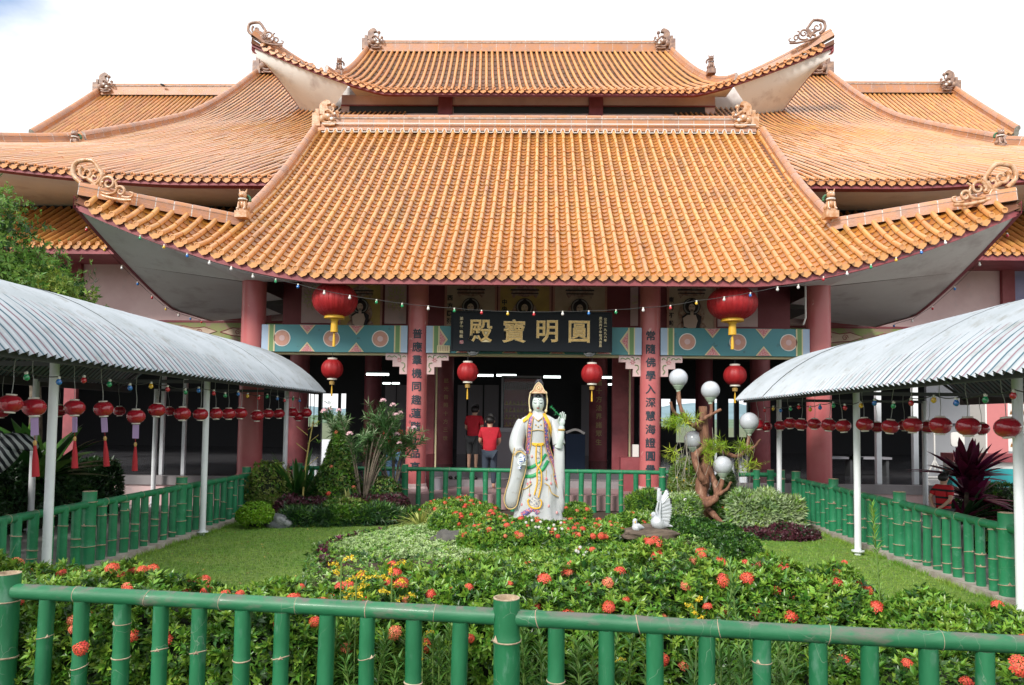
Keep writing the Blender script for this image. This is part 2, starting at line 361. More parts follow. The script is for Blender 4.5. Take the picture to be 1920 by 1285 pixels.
for nme, c in (('bulb_red', (0.55, 0.02, 0.03)), ('bulb_blue', (0.02, 0.18, 0.55)), ('bulb_green', (0.02, 0.32, 0.12)), ('bulb_yellow', (0.75, 0.45, 0.03)), ('bulb_white', (0.75, 0.72, 0.70))):
    M[nme] = mat(nme, c, rough=0.12, coat=0.8)
# ---------------------------------------------------------------- tiled roofs
def arc_resample(P, step):
    P = np.asarray(P, float); d = np.r_[0, np.cumsum(np.linalg.norm(np.diff(P, axis=0), axis=1))]
    n = max(1, int(round(d[-1] / step))); s = np.linspace(0, d[-1], n + 1)
    return np.stack([np.interp(s, d, P[:, i]) for i in range(3)], 1)
def frames(P, side):
    """for each interval of the polyline P (top to bottom): location, side, down, normal, length"""
    a, b = P[:-1], P[1:]; t = b - a; ln = np.linalg.norm(t, axis=1); t = t / ln[:, None]
    s = np.asarray(side, float); n = np.cross(np.broadcast_to(s, t.shape), t); n /= np.linalg.norm(n, axis=1)[:, None]
    n *= np.where(n[:, 2:3] < 0, -1, 1)
    s2 = np.cross(t, n); return a, s2, t, n, ln
# templates: x = side, y = down the slope (0..1), z = out of the roof. quads only
def T_cover(seg):
    v = []; q = []
    for (y, r) in ((-0.02, 0.86), (1.06, 1.0), (1.06, 0.84)):
        for j in range(seg + 1):
            a = math.pi * j / seg; v.append((-math.cos(a) * r, y, math.sin(a) * r - 0.05))
    k = seg + 1
    for i in range(2):
        for j in range(seg): q.append((i * k + j, i * k + j + 1, (i + 1) * k + j + 1, (i + 1) * k + j))
    return np.array(v), np.array(q)
def T_pan(seg, riser=True):
    v = []; q = []
    for (y, z) in ((0.0, 0.0), (1.04, 0.45), (1.04, -0.55)):
        for j in range(seg + 1):
            x = -1 + 2 * j / seg; v.append((x, y, z + (x * x - 1) * 1.0))
    k = seg + 1
    for i in range(2 if riser else 1):
        for j in range(seg): q.append((i * k + j, i * k + j + 1, (i + 1) * k + j + 1, (i + 1) * k + j))
    return np.array(v), np.array(q)
def T_cap():
    n = 12; v = []; q = []
    for (y, r) in ((0, 1.0), (1, 1.0), (1, 0.72), (0.8, 0.66), (0.8, 0.0)):
        for j in range(n): a = 2 * math.pi * j / n; v.append((math.cos(a) * r, y, math.sin(a) * r))
    for i in range(4):
        for j in range(n): q.append((i * n + j, i * n + (j + 1) % n, (i + 1) * n + (j + 1) % n, (i + 1) * n + j))
    return np.array(v), np.array(q)
def T_drip():
    o = [(-1, 0.12), (-1, -0.25), (-0.86, -0.55), (-0.6, -0.8), (-0.3, -0.9), (0, -1.08), (0.3, -0.9), (0.6, -0.8), (0.86, -0.55), (1, -0.25), (1, 0.12)]
    top = [(x, (x * x - 1) * 0.28 + 0.12) for x, _ in o]
    v = [(x, 0.0, z) for x, z in top] + [(x, 0.25, z) for x, z in top] + [(x, 0.25, z) for x, z in o] + [(x, 0.0, z) for x, z in o]
    k = len(o); q = []
    for i in range(3):
        for j in range(k - 1): q.append((i * k + j, i * k + j + 1, (i + 1) * k + j + 1, (i + 1) * k + j))
    return np.array(v), np.array(q)
def T_cover_long(seg):
    v, q = T_cover(seg); v = v.copy(); k = seg + 1; v[:k, 0] /= 0.86 / 0.97; v[:k, 2] = (v[:k, 2] + 0.05) / (0.86 / 0.97) - 0.05; return v, q
TC5, TC4, TP4, TP2, TCAP, TDRIP = T_cover(6), T_cover_long(4), T_pan(4), T_pan(2), T_cap(), T_drip()
CAMP = np.array([0, 0, EYE])
def lay(name, tmpl, FR, scl, mt, parent, n_ind, smooth=True, jit=0.0):
    """FR: list of (loc, side, down, normal); scl (n,3). nearest n_ind become parts, the rest one stuff part"""
    loc, s, t, n = [np.concatenate([np.atleast_2d(f[i]) for f in FR]) for i in range(4)]
    scl = np.asarray(scl, float).reshape(-1, 3)
    if jit:
        loc = loc + n * RNG.normal(0, jit, (len(loc), 1)) + s * RNG.normal(0, jit * 0.6, (len(loc), 1))
    tv, tq = tmpl; order = np.argsort(np.linalg.norm(loc - CAMP, axis=1)); ind = order[:n_ind]; rest = order[n_ind:]
    if len(ind):
        me = np_mesh(name, tv, Q=tq, mats=(mt,), smooth=smooth); me.set_sharp_from_angle(angle=R(45))
        for k in ind:
            Mx = Matrix(((s[k, 0] * scl[k, 0], t[k, 0] * scl[k, 1], n[k, 0] * scl[k, 2], loc[k, 0]),
                         (s[k, 1] * scl[k, 0], t[k, 1] * scl[k, 1], n[k, 1] * scl[k, 2], loc[k, 1]),
                         (s[k, 2] * scl[k, 0], t[k, 2] * scl[k, 1], n[k, 2] * scl[k, 2], loc[k, 2]), (0, 0, 0, 1)))
            inst(name, me, Mx, parent)
    if len(rest):
        A = np.stack([s[rest] * scl[rest, 0:1], t[rest] * scl[rest, 1:2], n[rest] * scl[rest, 2:3]], 2)   # (m,3,3)
        V = np.einsum('mij,kj->mki', A, tv) + loc[rest][:, None, :]
        Q = (tq[None] + (np.arange(len(rest)) * len(tv))[:, None, None]).reshape(-1, 4)
        V = V.reshape(-1, 3) - np.array(wl(parent))
        me = np_mesh(name, V, Q=Q, mats=(mt,), smooth=smooth); me.set_sharp_from_angle(angle=R(45))
        o = link(name, me, parent, local=True); tag(o, kind='stuff')
def tile_roof(roof, paths, r=0.054, ec=0.33, ep=0.2, mats=('tile_cov', 'tile'), fine=True, ind=(300, 300, 300, 300), eave=True, outdir=(0, -1, 0), jit=0.004, hf=1.35):
    """paths: polylines from ridge to eave, side by side (left to right)"""
    cov = []; csc = []; pan = []; psc = []; cap = []; capsc = []; dr = []; drsc = []; od = np.array(outdir, float)
    P0 = [np.asarray(p, float) for p in paths]
    for i, p in enumerate(P0):
        side = (P0[min(i + 1, len(P0) - 1)][-1] - P0[max(i - 1, 0)][-1]); side[2] *= 0.7; side /= np.linalg.norm(side)
        q = arc_resample(p, ec); a, s, t, n, ln = frames(q, side)
        cov.append((a + n * 0.012, s, t, n)); csc.append(np.stack([np.full_like(ln, r), ln, np.full_like(ln, r * hf)], 1))
        if eave:
            sd = side.copy(); e = q[-1:]; up = np.cross(sd, od); up = up / np.linalg.norm(up); up = up * (1 if up[2] > 0 else -1)
            cap.append((e + n[-1:] * 0.015, sd[None], od[None], up[None])); capsc.append((r * 1.08, 0.05, r * 1.08))
    for i in range(len(P0) - 1):
        a_, b_ = P0[i], P0[i + 1]
        if abs(a_[0][1] - b_[0][1]) > 1.5:      # a short hip row beside a full one: keep the length they share
            yt_ = min(a_[0][1], b_[0][1]) + 0.02; a_ = a_[a_[:, 1] <= yt_]; b_ = b_[b_[:, 1] <= yt_]
            if len(a_) < 3 or len(b_) < 3: continue
        la = np.linalg.norm(np.diff(a_, axis=0), axis=1).sum(); lb = np.linalg.norm(np.diff(b_, axis=0), axis=1).sum()
        if min(la, lb) < ep: continue
        k = 30; ra = arc_resample(a_, la / k)[:k + 1]; rb = arc_resample(b_, lb / k)[:k + 1]
        m_ = min(len(ra), len(rb)); c = (ra[:m_] + rb[:m_]) / 2; wdt = np.linalg.norm(rb[m_ - 1] - ra[m_ - 1]) / 2
        side = rb[m_ - 1] - ra[m_ - 1]; side /= np.linalg.norm(side)
        q = arc_resample(c, ep); a, s, t, n, ln = frames(q, side)
        wv = np.full_like(ln, wdt * 0.86)
        pan.append((a - n * 0.012, s, t, n)); psc.append(np.stack([wv, ln, np.full_like(ln, 0.052)], 1))
        if eave:
            e = q[-1:]; up = np.cross(side, od); up /= np.linalg.norm(up); up *= (1 if up[2] > 0 else -1)
            dr.append((e + od[None] * -0.01 + np.array([[0, 0, 0.0]]), side[None], od[None], up[None])); drsc.append((wdt * 0.95, 0.05, 0.120 * wdt / 0.115))
    lay('cover_tile', TC5 if fine else TC4, cov, np.concatenate(csc), M[mats[0]], roof, ind[0], jit=jit)
    lay('pan_tile', TP4 if fine else TP2, pan, np.concatenate(psc), M[mats[1]], roof, ind[1], jit=jit * 0.5)
    if eave:
        lay('end_cap', TCAP, cap, capsc, M[mats[0]], roof, ind[2])
        lay('drip_tile', TDRIP, dr, drsc, M[mats[0]], roof, ind[3])

PROF_RIDGE = [(-0.15, 0), (-0.15, 0.07), (-0.11, 0.09), (-0.11, 0.20), (-0.08, 0.22), (-0.08, 0.36), (-0.11, 0.38), (-0.12, 0.41), (-0.09, 0.43), (-0.075, 0.47), (-0.04, 0.50), (0, 0.51)]
PROF_RIDGE = PROF_RIDGE + [(-x, z) for x, z in PROF_RIDGE[-2::-1]]
PROF_HIP = [(-0.13, -0.05), (-0.13, 0.06), (-0.10, 0.08), (-0.10, 0.20), (-0.12, 0.22), (-0.10, 0.27), (-0.07, 0.32), (-0.035, 0.345), (0, 0.35)]
PROF_HIP = PROF_HIP + [(-x, z) for x, z in PROF_HIP[-2::-1]]
def ridge(parent, path, step=0.43, prof=PROF_RIDGE, sc=1.0, m='ridge', gap=0.022, parts=True):
    """ceramic ridge of separate pieces with mortar joints along a polyline"""
    q = arc_resample([tuple(p) for p in path], step); prf = [(x * sc, z * sc) for x, z in prof]
    def sweep(mb, pts, k=1.0):
        rows = []; n = len(pts)
        for i, p in enumerate(pts):
            d = pts[min(i + 1, n - 1)] - pts[max(i - 1, 0)]; h = Vector((d[0], d[1], 0)).normalized(); lat = Vector((h.y, -h.x, 0))
            up = Vector(d).normalized().cross(lat); up = up if up.z > 0 else -up
            rows.append([Vector(p) + lat * x * k + up * (z * k if z > 0 else z) for x, z in prf])
        kk = len(prf); vs = [p for r_ in rows for p in r_]; fs = []
        for i in range(n - 1):
            for j in range(kk - 1):
                a = i * kk + j; fs.append((a, a + kk, a + kk + 1, a + 1))
        fs += [tuple(range(kk)), tuple((n - 1) * kk + j for j in range(kk))[::-1]]
        mb.add(vs, fs)
    mor = MB(); sweep(mor, q, 0.965); mor.build('mortar_joint', M['mortar'], parent)
    big = MB()
    for i in range(len(q) - 1):
        a, b = q[i], q[i + 1]; ln = np.linalg.norm(b - a); g = min(gap, ln * 0.2) / ln / 2
        mb = MB() if parts else big
        sweep(mb, [a + (b - a) * g, a + (b - a) * (1 - g)])
        if parts: mb.build('ridge_tile', M[m], parent, origin=(a + b) / 2)
    if not parts: tag(big.build('ridge_tile', M[m], parent), kind='stuff')

# ---------------------------------------------------------------- temple
T0 = Vector((0, 15.3, 0))
temple = thing('temple_hall', 'large Chinese temple hall with tiered orange glazed tile roofs and red columns behind the garden', 'temple', T0)
YC = 15.3                                    # column line
def eave_z(x):  return 4.58 + 1.40 * (max(0.0, abs(x - 0.14) - 4.0) / 4.99) ** 1.6
def XS(sgn): return 8.85 if sgn < 0 else 9.13
XT = 8.85                                    # corner tip
def zfront(Y, x):
    u = (20 - Y) / 6.5; base = 9.98 + (4.58 - 9.98) * u - 0.55 * u * (1 - u)
    w_ = min(1, max(0, (u - 0.35) / 0.65)); return base + (eave_z(x) - 4.58) * w_ ** 1.6
XG = 6.2
front = MB()
def fpath(x):
    Yt = 20.0 if abs(x) <= XG else 15.0 - (abs(x) - XG) / (XS(x) - XG) * 1.35
    Yb = 13.5 + 0.0
    ys = np.linspace(Yt, Yb, 26)
    if abs(x) <= XG: return np.array([(x, y, zfront(y, x)) for y in ys])
    zt = zfront(15.0, XG) + (abs(x) - XG) / (XS(x) - XG) * 0.25; zb = eave_z(x)
    return np.array([(x, lerp(Yt, Yb, t), lerp(zt, zb, t) - 0.22 * t * (1 - t) * (Yt - Yb)) for t in np.linspace(0, 1, 12)])
xs = np.arange(-36, 39) * 0.2378
paths = [fpath(x) for x in xs if -XT + 0.1 < x < XS(1) - 0.1]
# under-sheet: follows the tiles 5 cm below
rows = [[tuple(p - np.array([0, -0.03 if k == 25 else 0, 0.075])) for k, p in enumerate(np.array([(x, y, z) for x, y, z in (fpath(x) if len(fpath(x)) == 26 else arc_resample(fpath(x), 1e9) if False else np.array([(x, lerp(fpath(x)[0][1], 13.5, t), np.interp(t, np.linspace(0, 1, 12), fpath(x)[:, 2])) for t in np.linspace(0, 1, 26)]))]))] for x in np.linspace(-XT, XS(1), 60)]
front.grid(rows)
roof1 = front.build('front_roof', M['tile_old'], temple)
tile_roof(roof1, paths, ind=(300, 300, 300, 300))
# side slopes behind the corners
sd_ = MB()
for sgn in (-1, 1):
    rows = []
    for y in np.linspace(13.5, 20.5, 20):
        ze = 4.62 + 1.38 * (max(0, 17.4 - y) / 3.9) ** 1.25
        zt = zfront(max(15.0, y), XG) if y > 15 else lerp(5.85, zfront(15.0, XG), (y - 13.5) / 1.5)
        zt = min(zt, 5.9 + (y - 15) * 0.25) if y > 15 else zt
        rows.append([(sgn * lerp(XG if y >= 15 else lerp(XS(sgn), XG, (y - 13.5) / 1.5), XS(sgn), t), y, lerp(zt, ze, t) - 0.1 * t * (1 - t)) for t in np.linspace(0, 1, 6)])
    sd_.grid(rows)
sd_.build('side_slope', M['tile_old'], roof1)
# gable wall above the side slope
gm = MB()
for sgn in (-1, 1):
    rows = [[(sgn * (XG + 0.02), y, 5.2), (sgn * (XG + 0.02), y, zfront(y, XG) - 0.02)] for y in np.linspace(15.05, 20.0, 12)]
    gm.grid(rows)
gm.build('gable_wall', M['maroon_d'], roof1)
# ridges of the front roof
RZ = zfront(20, 0)
ridge(roof1, [(-6.38, 20.05, RZ - 0.02), (6.12, 20.05, RZ - 0.02)], 0.43)
for sgn in (-1, 1):
    ridge(roof1, [(sgn * (XG + 0.05), y, zfront(y, XG) + 0.01) for y in np.linspace(19.85, 15.0, 14)], 0.36, PROF_HIP, sc=0.72)
    hp = []
    for t in np.linspace(0, 1, 14):
        x = lerp(XG, XS(sgn), t); hp.append((sgn * x, lerp(15.0, 13.6, t), zfront(15.0, XG) - 0.02 + 0.22 * t - 0.0 * t))
    ridge(roof1, hp, 0.33, PROF_HIP, sc=0.68)
# white scalloped mortar under the top ridge
sc_ = MB(); pts = []
for x in np.arange(-6.1, 6.1, 0.02973):
    ph = (x / 0.2378) % 1; d = min(ph, 1 - ph); hgt = 0.10 * (1 if d < 0.22 else 0) + 0.015
    pts.append((x, 19.86 - 0.0, zfront(19.86, 0) + hgt + 0.03))
sc_.tube(pts, 0.016, 5); sc_.tube([(-6.1, 19.88, RZ + 0.17), (6.1, 19.88, RZ + 0.17)], 0.02, 5)
sc_.build('mortar_trim', M['white'], roof1)
# fascia boards and soffit
fb = MB()
ex = np.linspace(-XT, XS(1), 70)
fb.grid([[(x, 13.55, eave_z(x) - 0.03) for x in ex], [(x, 13.55, eave_z(x) - 0.20) for x in ex], [(x, 13.66, eave_z(x) - 0.20) for x in ex]])
def side_z(y): return 4.62 + 1.38 * (max(0, 17.4 - y) / 3.9) ** 1.25
for sgn in (-1, 1):
    ey = np.linspace(13.5, 19.4, 30)
    fb.grid([[(sgn * (XS(sgn) + 0.02), y, side_z(y) + 0.05) for y in ey], [(sgn * (XS(sgn) + 0.02), y, side_z(y) - 0.20) for y in ey], [(sgn * (XS(sgn) - 0.06), y, side_z(y) - 0.20) for y in ey]])
    fb.grid([[(sgn * XS(sgn), 19.4, 4.67), (sgn * 7.2, 19.4, 4.62)], [(sgn * XS(sgn), 19.4, 4.47), (sgn * 7.2, 19.4, 4.42)]])
fb.build('eave_board', M['maroon'], roof1)
so = MB()
for sgn in (-1, 1):
    C = Vector((sgn * XG, YC - 0.1, 4.72)); fr = [Vector((sgn * x, 13.6, eave_z(sgn * x) - 0.19)) for x in np.linspace(XG, XS(sgn) - 0.03, 18)]
    sd2 = [Vector((sgn * (XS(sgn) - 0.03), y, side_z(y) - 0.19)) for y in np.linspace(13.6, YC, 10)]
    edge = fr + sd2[1:]
    so.grid([[C.lerp(p, t) for t in np.linspace(0, 1, 8)] for p in edge])
    so.grid([[Vector((sgn * XG, y, 4.72)).lerp(Vector((sgn * (XS(sgn) - 0.03), y, side_z(y) - 0.19)), t) for t in np.linspace(0, 1, 8)] for y in np.linspace(YC, 19.4, 12)])
so.grid([[(x, 13.6, eave_z(x) - 0.19) for x in np.linspace(-XG, XG, 30)], [(x, YC - 0.1, 4.72) for x in np.linspace(-XG, XG, 30)]])
so.build('soffit', M['soffit'], roof1)

# ---- broad lower roof of the main hall
PY = [17.0, 19.4, 24.0, 28.5, 32.4, 36.0, 40.0]; PZ = [7.6, 8.8, 11.1, 13.45, 15.6, 18.2, 21.5]
def zw(Y): return float(np.interp(Y, PY, PZ))
def smooth_zw(Y): return sum(zw(Y + d) for d in (-1.2, -0.6, 0, 0.6, 1.2)) / 5 if 18.3 < Y < 38.7 else zw(Y)
def weave(x): return 0.85 * (max(0, abs(x) - 8.5) / 8.0) ** 1.6
def wpath(x):
    ax = abs(x); Yt = 40.0 if ax <= 16.0 else 24.7 - (ax - 16.0) * 1.3
    if ax < 12.3: Yt = 36.0
    if ax < 6.3: Yt = 31.0
    Yb = 17.0 if ax > 6.3 else 20.7
    ys = np.linspace(Yt, Yb, 34 if ax <= 16.0 else 12); n = []
    for y in ys:
        n.append((x, y, smooth_zw(y) + weave(x) * max(0, (24.7 - y) / 7.7) ** 1.3))
    return np.array(n)
roof2 = MB()
for wx in (np.linspace(-20.6, -16.02, 8), np.linspace(-15.99, -6.31, 26), np.linspace(-6.29, 6.29, 8), np.linspace(6.31, 15.99, 26), np.linspace(16.02, 20.6, 8)): roof2.grid([[tuple(np.array([x, np.interp(t, np.linspace(0, 1, len(wpath(x))), wpath(x)[:, 1]), np.interp(t, np.linspace(0, 1, len(wpath(x))), wpath(x)[:, 2]) - 0.09])) for t in np.linspace(0, 1, 30)] for x in wx])
roof2 = roof2.build('lower_roof', M['tile_old'], temple)
WXS = [k * 0.2378 for k in range(-86, 87)]
wpaths = [wpath(x) for x in WXS]
def split_roof(roof, paths, **kw): tile_roof(roof, paths, **kw)
L_ = [p for x, p in zip(WXS, wpaths) if x < -6.3]; Rr = [p for x, p in zip(WXS, wpaths) if x > 6.3]
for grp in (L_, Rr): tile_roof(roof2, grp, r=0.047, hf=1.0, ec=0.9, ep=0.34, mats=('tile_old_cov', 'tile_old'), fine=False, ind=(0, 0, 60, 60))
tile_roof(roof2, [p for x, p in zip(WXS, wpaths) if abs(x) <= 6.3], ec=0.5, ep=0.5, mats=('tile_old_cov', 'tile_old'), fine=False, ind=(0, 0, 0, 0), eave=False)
for sgn in (-1, 1):
    ridge(roof2, [(sgn * 16.05, y, smooth_zw(y) + 0.02) for y in np.linspace(39.6, 24.7, 20)], 0.55, PROF_HIP, sc=1.0, m='ridge', gap=0.03)
    ridge(roof2, [(sgn * (16.05 + t), 24.7 - 1.3 * t, wpath(sgn * (16.1 + t))[0][2] + 0.05) for t in np.linspace(0, 5, 8)], 0.5, PROF_HIP, sc=1.0)
    ridge(roof2, [(sgn * 16.2, 39.9, 21.4), (sgn * 13.0, 39.9, 21.3)], 0.6, PROF_RIDGE, sc=1.5)
for sgn in (-1, 1):
    fb = MB(); ex = np.linspace(6.35, 20.6, 40) * sgn
    fb.grid([[(x, 17.05, 7.60 + weave(x)) for x in ex], [(x, 17.05, 7.42 + weave(x)) for x in ex], [(x, 17.3, 7.42 + weave(x)) for x in ex]])
    fb.build('eave_board', M['maroon'], roof2); fb = MB()
    fb.grid([[(x, 17.28, 7.43 + weave(x)) for x in ex], [(x, 20.4, 7.9) for x in ex]]); fb.build('soffit', M['soffit'], roof2)
# clerestory recess between the lower and front roofs, its shade put into the colour
for a_, b_ in ((-20.6, -5.0), (5.0, 20.6)): MB().bb(a_, b_, 20.4, 20.6, 6.3, 8.6).build('clerestory_shade', M['dark'], temple)

# ---- top roof
TIPX = 13.3
def tz(x): return 16.85 + 2.25 * (max(0.0, abs(x) - 7.0) / 6.3) ** 1.25
XL, XR = -8.75, 6.45     # ridge ends
def tpath(x):
    if -9.8 < x < 8.9:
        xt = lerp(XL, XR, (x + 9.8) / 18.7); yt, zt = 35.5, 20.45; sag = 0.8
    else:
        a = (abs(x) - (9.8 if x < 0 else 8.9)) / (TIPX - (9.8 if x < 0 else 8.9)); xt = x - math.copysign(0.5 * (1 - a), -x) * -1; yt = lerp(33.6, 32.1, a); zt = lerp(17.75, 19.35, a ** 1.2); sag = 0.12
        xt = x + math.copysign(0.0, x)
    return np.array([(lerp(xt, x, t), lerp(yt, 32.0, t), lerp(zt, tz(x), t) - sag * 4 * t * (1 - t) * (0.55 + 0.45 * t)) for t in np.linspace(0, 1, 14)])
mb = MB(); mb.grid([[tuple(p - np.array([0, 0, 0.1])) for p in tpath(x)] for x in np.linspace(-TIPX, TIPX, 60)])
roof3 = mb.build('upper_roof', M['tile_old'], temple)
txs = np.arange(-37, 38) * 0.345
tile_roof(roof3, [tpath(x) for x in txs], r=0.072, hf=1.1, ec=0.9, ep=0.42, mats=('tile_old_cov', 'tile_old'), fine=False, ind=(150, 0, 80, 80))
ridge(roof3, [(XL - 0.1, 35.6, 20.4), (XR + 0.1, 35.6, 20.4)], 0.75, PROF_RIDGE, sc=1.3)
for sgn in (-1, 1):
    x0 = XL if sgn < 0 else XR; x1 = -9.85 if sgn < 0 else 8.95
    ridge(roof3, [tuple(p + np.array([0, 0.1, 0.02])) for p in tpath(x1 - 0.06 * sgn)[:]], 0.6, PROF_HIP, sc=0.9)
    hp = [(sgn * lerp(abs(x1), TIPX, t), lerp(33.6, 32.1, t), lerp(17.75, 19.4, t ** 1.25) + 0.03) for t in np.linspace(0, 1, 12)]
    ridge(roof3, hp, 0.55, PROF_HIP, sc=1.05)
fb = MB(); ex = np.linspace(-TIPX, TIPX, 70)
fb.grid([[(x, 32.1, tz(x) - 0.04) for x in ex], [(x, 32.1, tz(x) - 0.22) for x in ex], [(x, 32.3, tz(x) - 0.22) for x in ex]])
for sgn in (-1, 1):
    tip = Vector((sgn * TIPX, 32.1, tz(TIPX) - 0.1)); e = Vector((sgn * 11.2, 34.6, 16.5)); m1 = tip.lerp(e, 0.33) + Vector((-0.25 * sgn, 0, -0.15))
    ln_ = catmull([tip, m1, e], 8)
    fb.grid([ln_, [p - Vector((0, 0, 0.3)) for p in ln_], [p - Vector((sgn * 0.1, 0, 0.3)) for p in ln_]])
fb.build('eave_board', M['maroon'], roof3)
so = MB()
for sgn in (-1, 1):
    tip = Vector((sgn * TIPX, 32.15, tz(TIPX) - 0.38)); e = Vector((sgn * 11.2, 34.6, 16.2)); m1 = tip.lerp(e, 0.33) + Vector((-0.25 * sgn, 0, -0.15))
    ln_ = catmull([tip, m1, e], 8)
    fr = [Vector((sgn * x, 32.2, tz(x) - 0.22)) for x in np.linspace(8.8, TIPX, 17)][::-1]
    inn = [Vector((sgn * lerp(10.2, 8.8, t), 34.4, 15.6)) for t in np.linspace(0, 1, 17)]
    so.grid([[a.lerp(b, t) - Vector((0, 0, 0.25 * math.sin(math.pi * t))) for t in np.linspace(0, 1, 8)] for a, b in zip(ln_, [f for f in fr])])
so.grid([[(x, 32.2, tz(x) - 0.22) for x in np.linspace(-8.8, 8.8, 20)], [(x, 33.6, 17.25) for x in np.linspace(-8.8, 8.8, 20)]])
so.build('soffit', M['soffit'], roof3)
uw = MB(); uw.bb(-9.5, 8.3, 33.6, 33.9, 14.6, 17.3); uw.build('upper_wall', M['pink'], temple)
for sgn in (-1, 1): MB().bb(*sorted((sgn * 7.9, sgn * 11.3)), 34.5, 34.7, 14.5, 18.1).build('upper_side_wall', M['soffit'], temple)
for x0, x1 in ((-9.1, -4.9), (-4.1, 2.3), (3.0, 7.8)):
    o = MB().bb(x0, x1, 33.53, 33.6, 16.42, 16.72).build('clerestory_window', M['dark'], temple)
for x in (-4.5, 2.65): MB().bb(x - 0.33, x + 0.33, 33.42, 33.6, 14.8, 17.2).build('pilaster', M['maroon_d'], temple)
MB().bb(-9.5, 8.3, 33.50, 33.598, 16.74, 16.79).build('window_lintel', M['maroon'], temple)

# ---- skirt roofs either side
def spath(x):
    return np.array([(x, y, 6.18 + (y - 18.0) * 0.62 + 0.03 * (y - 18) ** 2) for y in np.linspace(20.35, 18.0, 8)])
for sgn in (-1, 1):
    xs_ = np.arange(7.6, 20.8, 0.2378) * sgn; xs_ = np.sort(xs_)
    mb = MB(); mb.grid([[tuple(p - np.array([0, 0, 0.08])) for p in spath(x)] for x in (xs_[0] - 0.1, xs_[-1] + 0.1)])
    rf = mb.build('skirt_roof', M['tile_old'], temple)
    tile_roof(rf, [spath(x) for x in xs_], mats=('tile_cov', 'tile'), ep=0.22, fine=False, ind=(0, 0, 56, 56))
    mb = MB(); a, b = sorted((sgn * 7.6, sgn * 20.8)); mb.bb(a, b, 18.05, 18.15, 5.95, 6.13); mb.bb(a, b, 18.15, 20.0, 6.10, 6.14)
    mb.build('eave_board', M['maroon'], rf)

# ---------------------------------------------------------------- facade under the front roof (temple coordinates; the temple is moved -0.15 in x at the end)
XO, XI = 6.03, 2.48
def column(name, x, y, z0, z1, r, m='column', parent=temple, n=28):
    mb = MB(); k = 10
    mb.lathe([(r * (1 + 0.004 * math.sin(i * 2.1)), lerp(z0, z1, i / k)) for i in range(k + 1)], (x, y, 0), n=n)
    mb.lathe([(r + 0.012, z0), (r + 0.012, z0 + 0.015)], (x, y, 0), n=n)
    return mb.build(name, M[m], parent)
cols = {}
for x in (-XI, XI):
    c = column('column', x, YC, 0.3, 5.2, 0.215); cols[x] = c
    MB().lathe([(0.27, 0.0), (0.27, 0.06), (0.235, 0.10), (0.235, 0.16)], (x, YC, 0.3), n=24).build('column_base', M['pink'], c)
for x in (-XO, XO): cols[x] = column('column', x, YC, 0.6, 5.3, 0.25)
# calligraphy painted down the columns
def vert_text(chars, x, y, ztop, zbot, size, m, parent, bold=0.012, ext=0.004, name='character'):
    n = len(chars); pitch = (ztop - zbot) / n
    for i, ch in enumerate(chars):
        place_txt(ch, x, y, ztop - pitch * (i + 0.5), size, M[m], parent, name, ext, bold)
def curved_text(chars, cx, cy, r, ang, ztop, zbot, size, m, parent, bold=0.012):
    """lettering wrapped on a round column"""
    n = len(chars); pitch = (ztop - zbot) / n
    for i, ch in enumerate(chars):
        me = text_mesh(ch, size, 0.0, 0.0, 0, (M[m],))
        bm_ = __import__('bmesh').new()
        for dx_, dy_ in (((-1, 0), (1, 0), (0, -1), (0, 1)) if bold > 0.005 else ((0, 0),)):
            k0 = len(bm_.verts); bm_.from_mesh(me); bm_.verts.ensure_lookup_table()
            for v in bm_.verts[k0:]: v.co.x += dx_ * bold * 0.45; v.co.y += dy_ * bold * 0.45; v.co.z = 0.0004 * (dx_ + 2 * dy_)
        __import__('bmesh').ops.triangulate(bm_, faces=bm_.faces)
        for _ in range(4):
            le = [e for e in bm_.edges if abs(e.verts[0].co.x - e.verts[1].co.x) > 0.022]
            if not le: break
            __import__('bmesh').ops.subdivide_edges(bm_, edges=le, cuts=1); __import__('bmesh').ops.triangulate(bm_, faces=bm_.faces)
        zc = ztop - pitch * (i + 0.5)
        for v in bm_.verts:
            a = ang + v.co.x / r; rr_ = r + 0.007 + v.co.z; v.co = Vector((cx + rr_ * math.sin(a), cy - rr_ * math.cos(a), zc + v.co.y))
        bm_.to_mesh(me); bm_.free(); me.update()
        link('character', me, parent, origin=(cx, cy, zc))
curved_text('普應羣機同趣蓮階上品高', -XI, YC, 0.215, 0.12, 3.76, 0.68, 0.215, 'ink', cols[-XI], 0.013)
curved_text('弟子福德敬獻', -XI, YC, 0.215, -0.48, 1.95, 1.15, 0.075, 'ink', cols[-XI], 0.004)
curved_text('常隨佛學入深慧海證圓覺', XI, YC, 0.215, -0.10, 3.76, 0.68, 0.215, 'ink', cols[XI], 0.013)

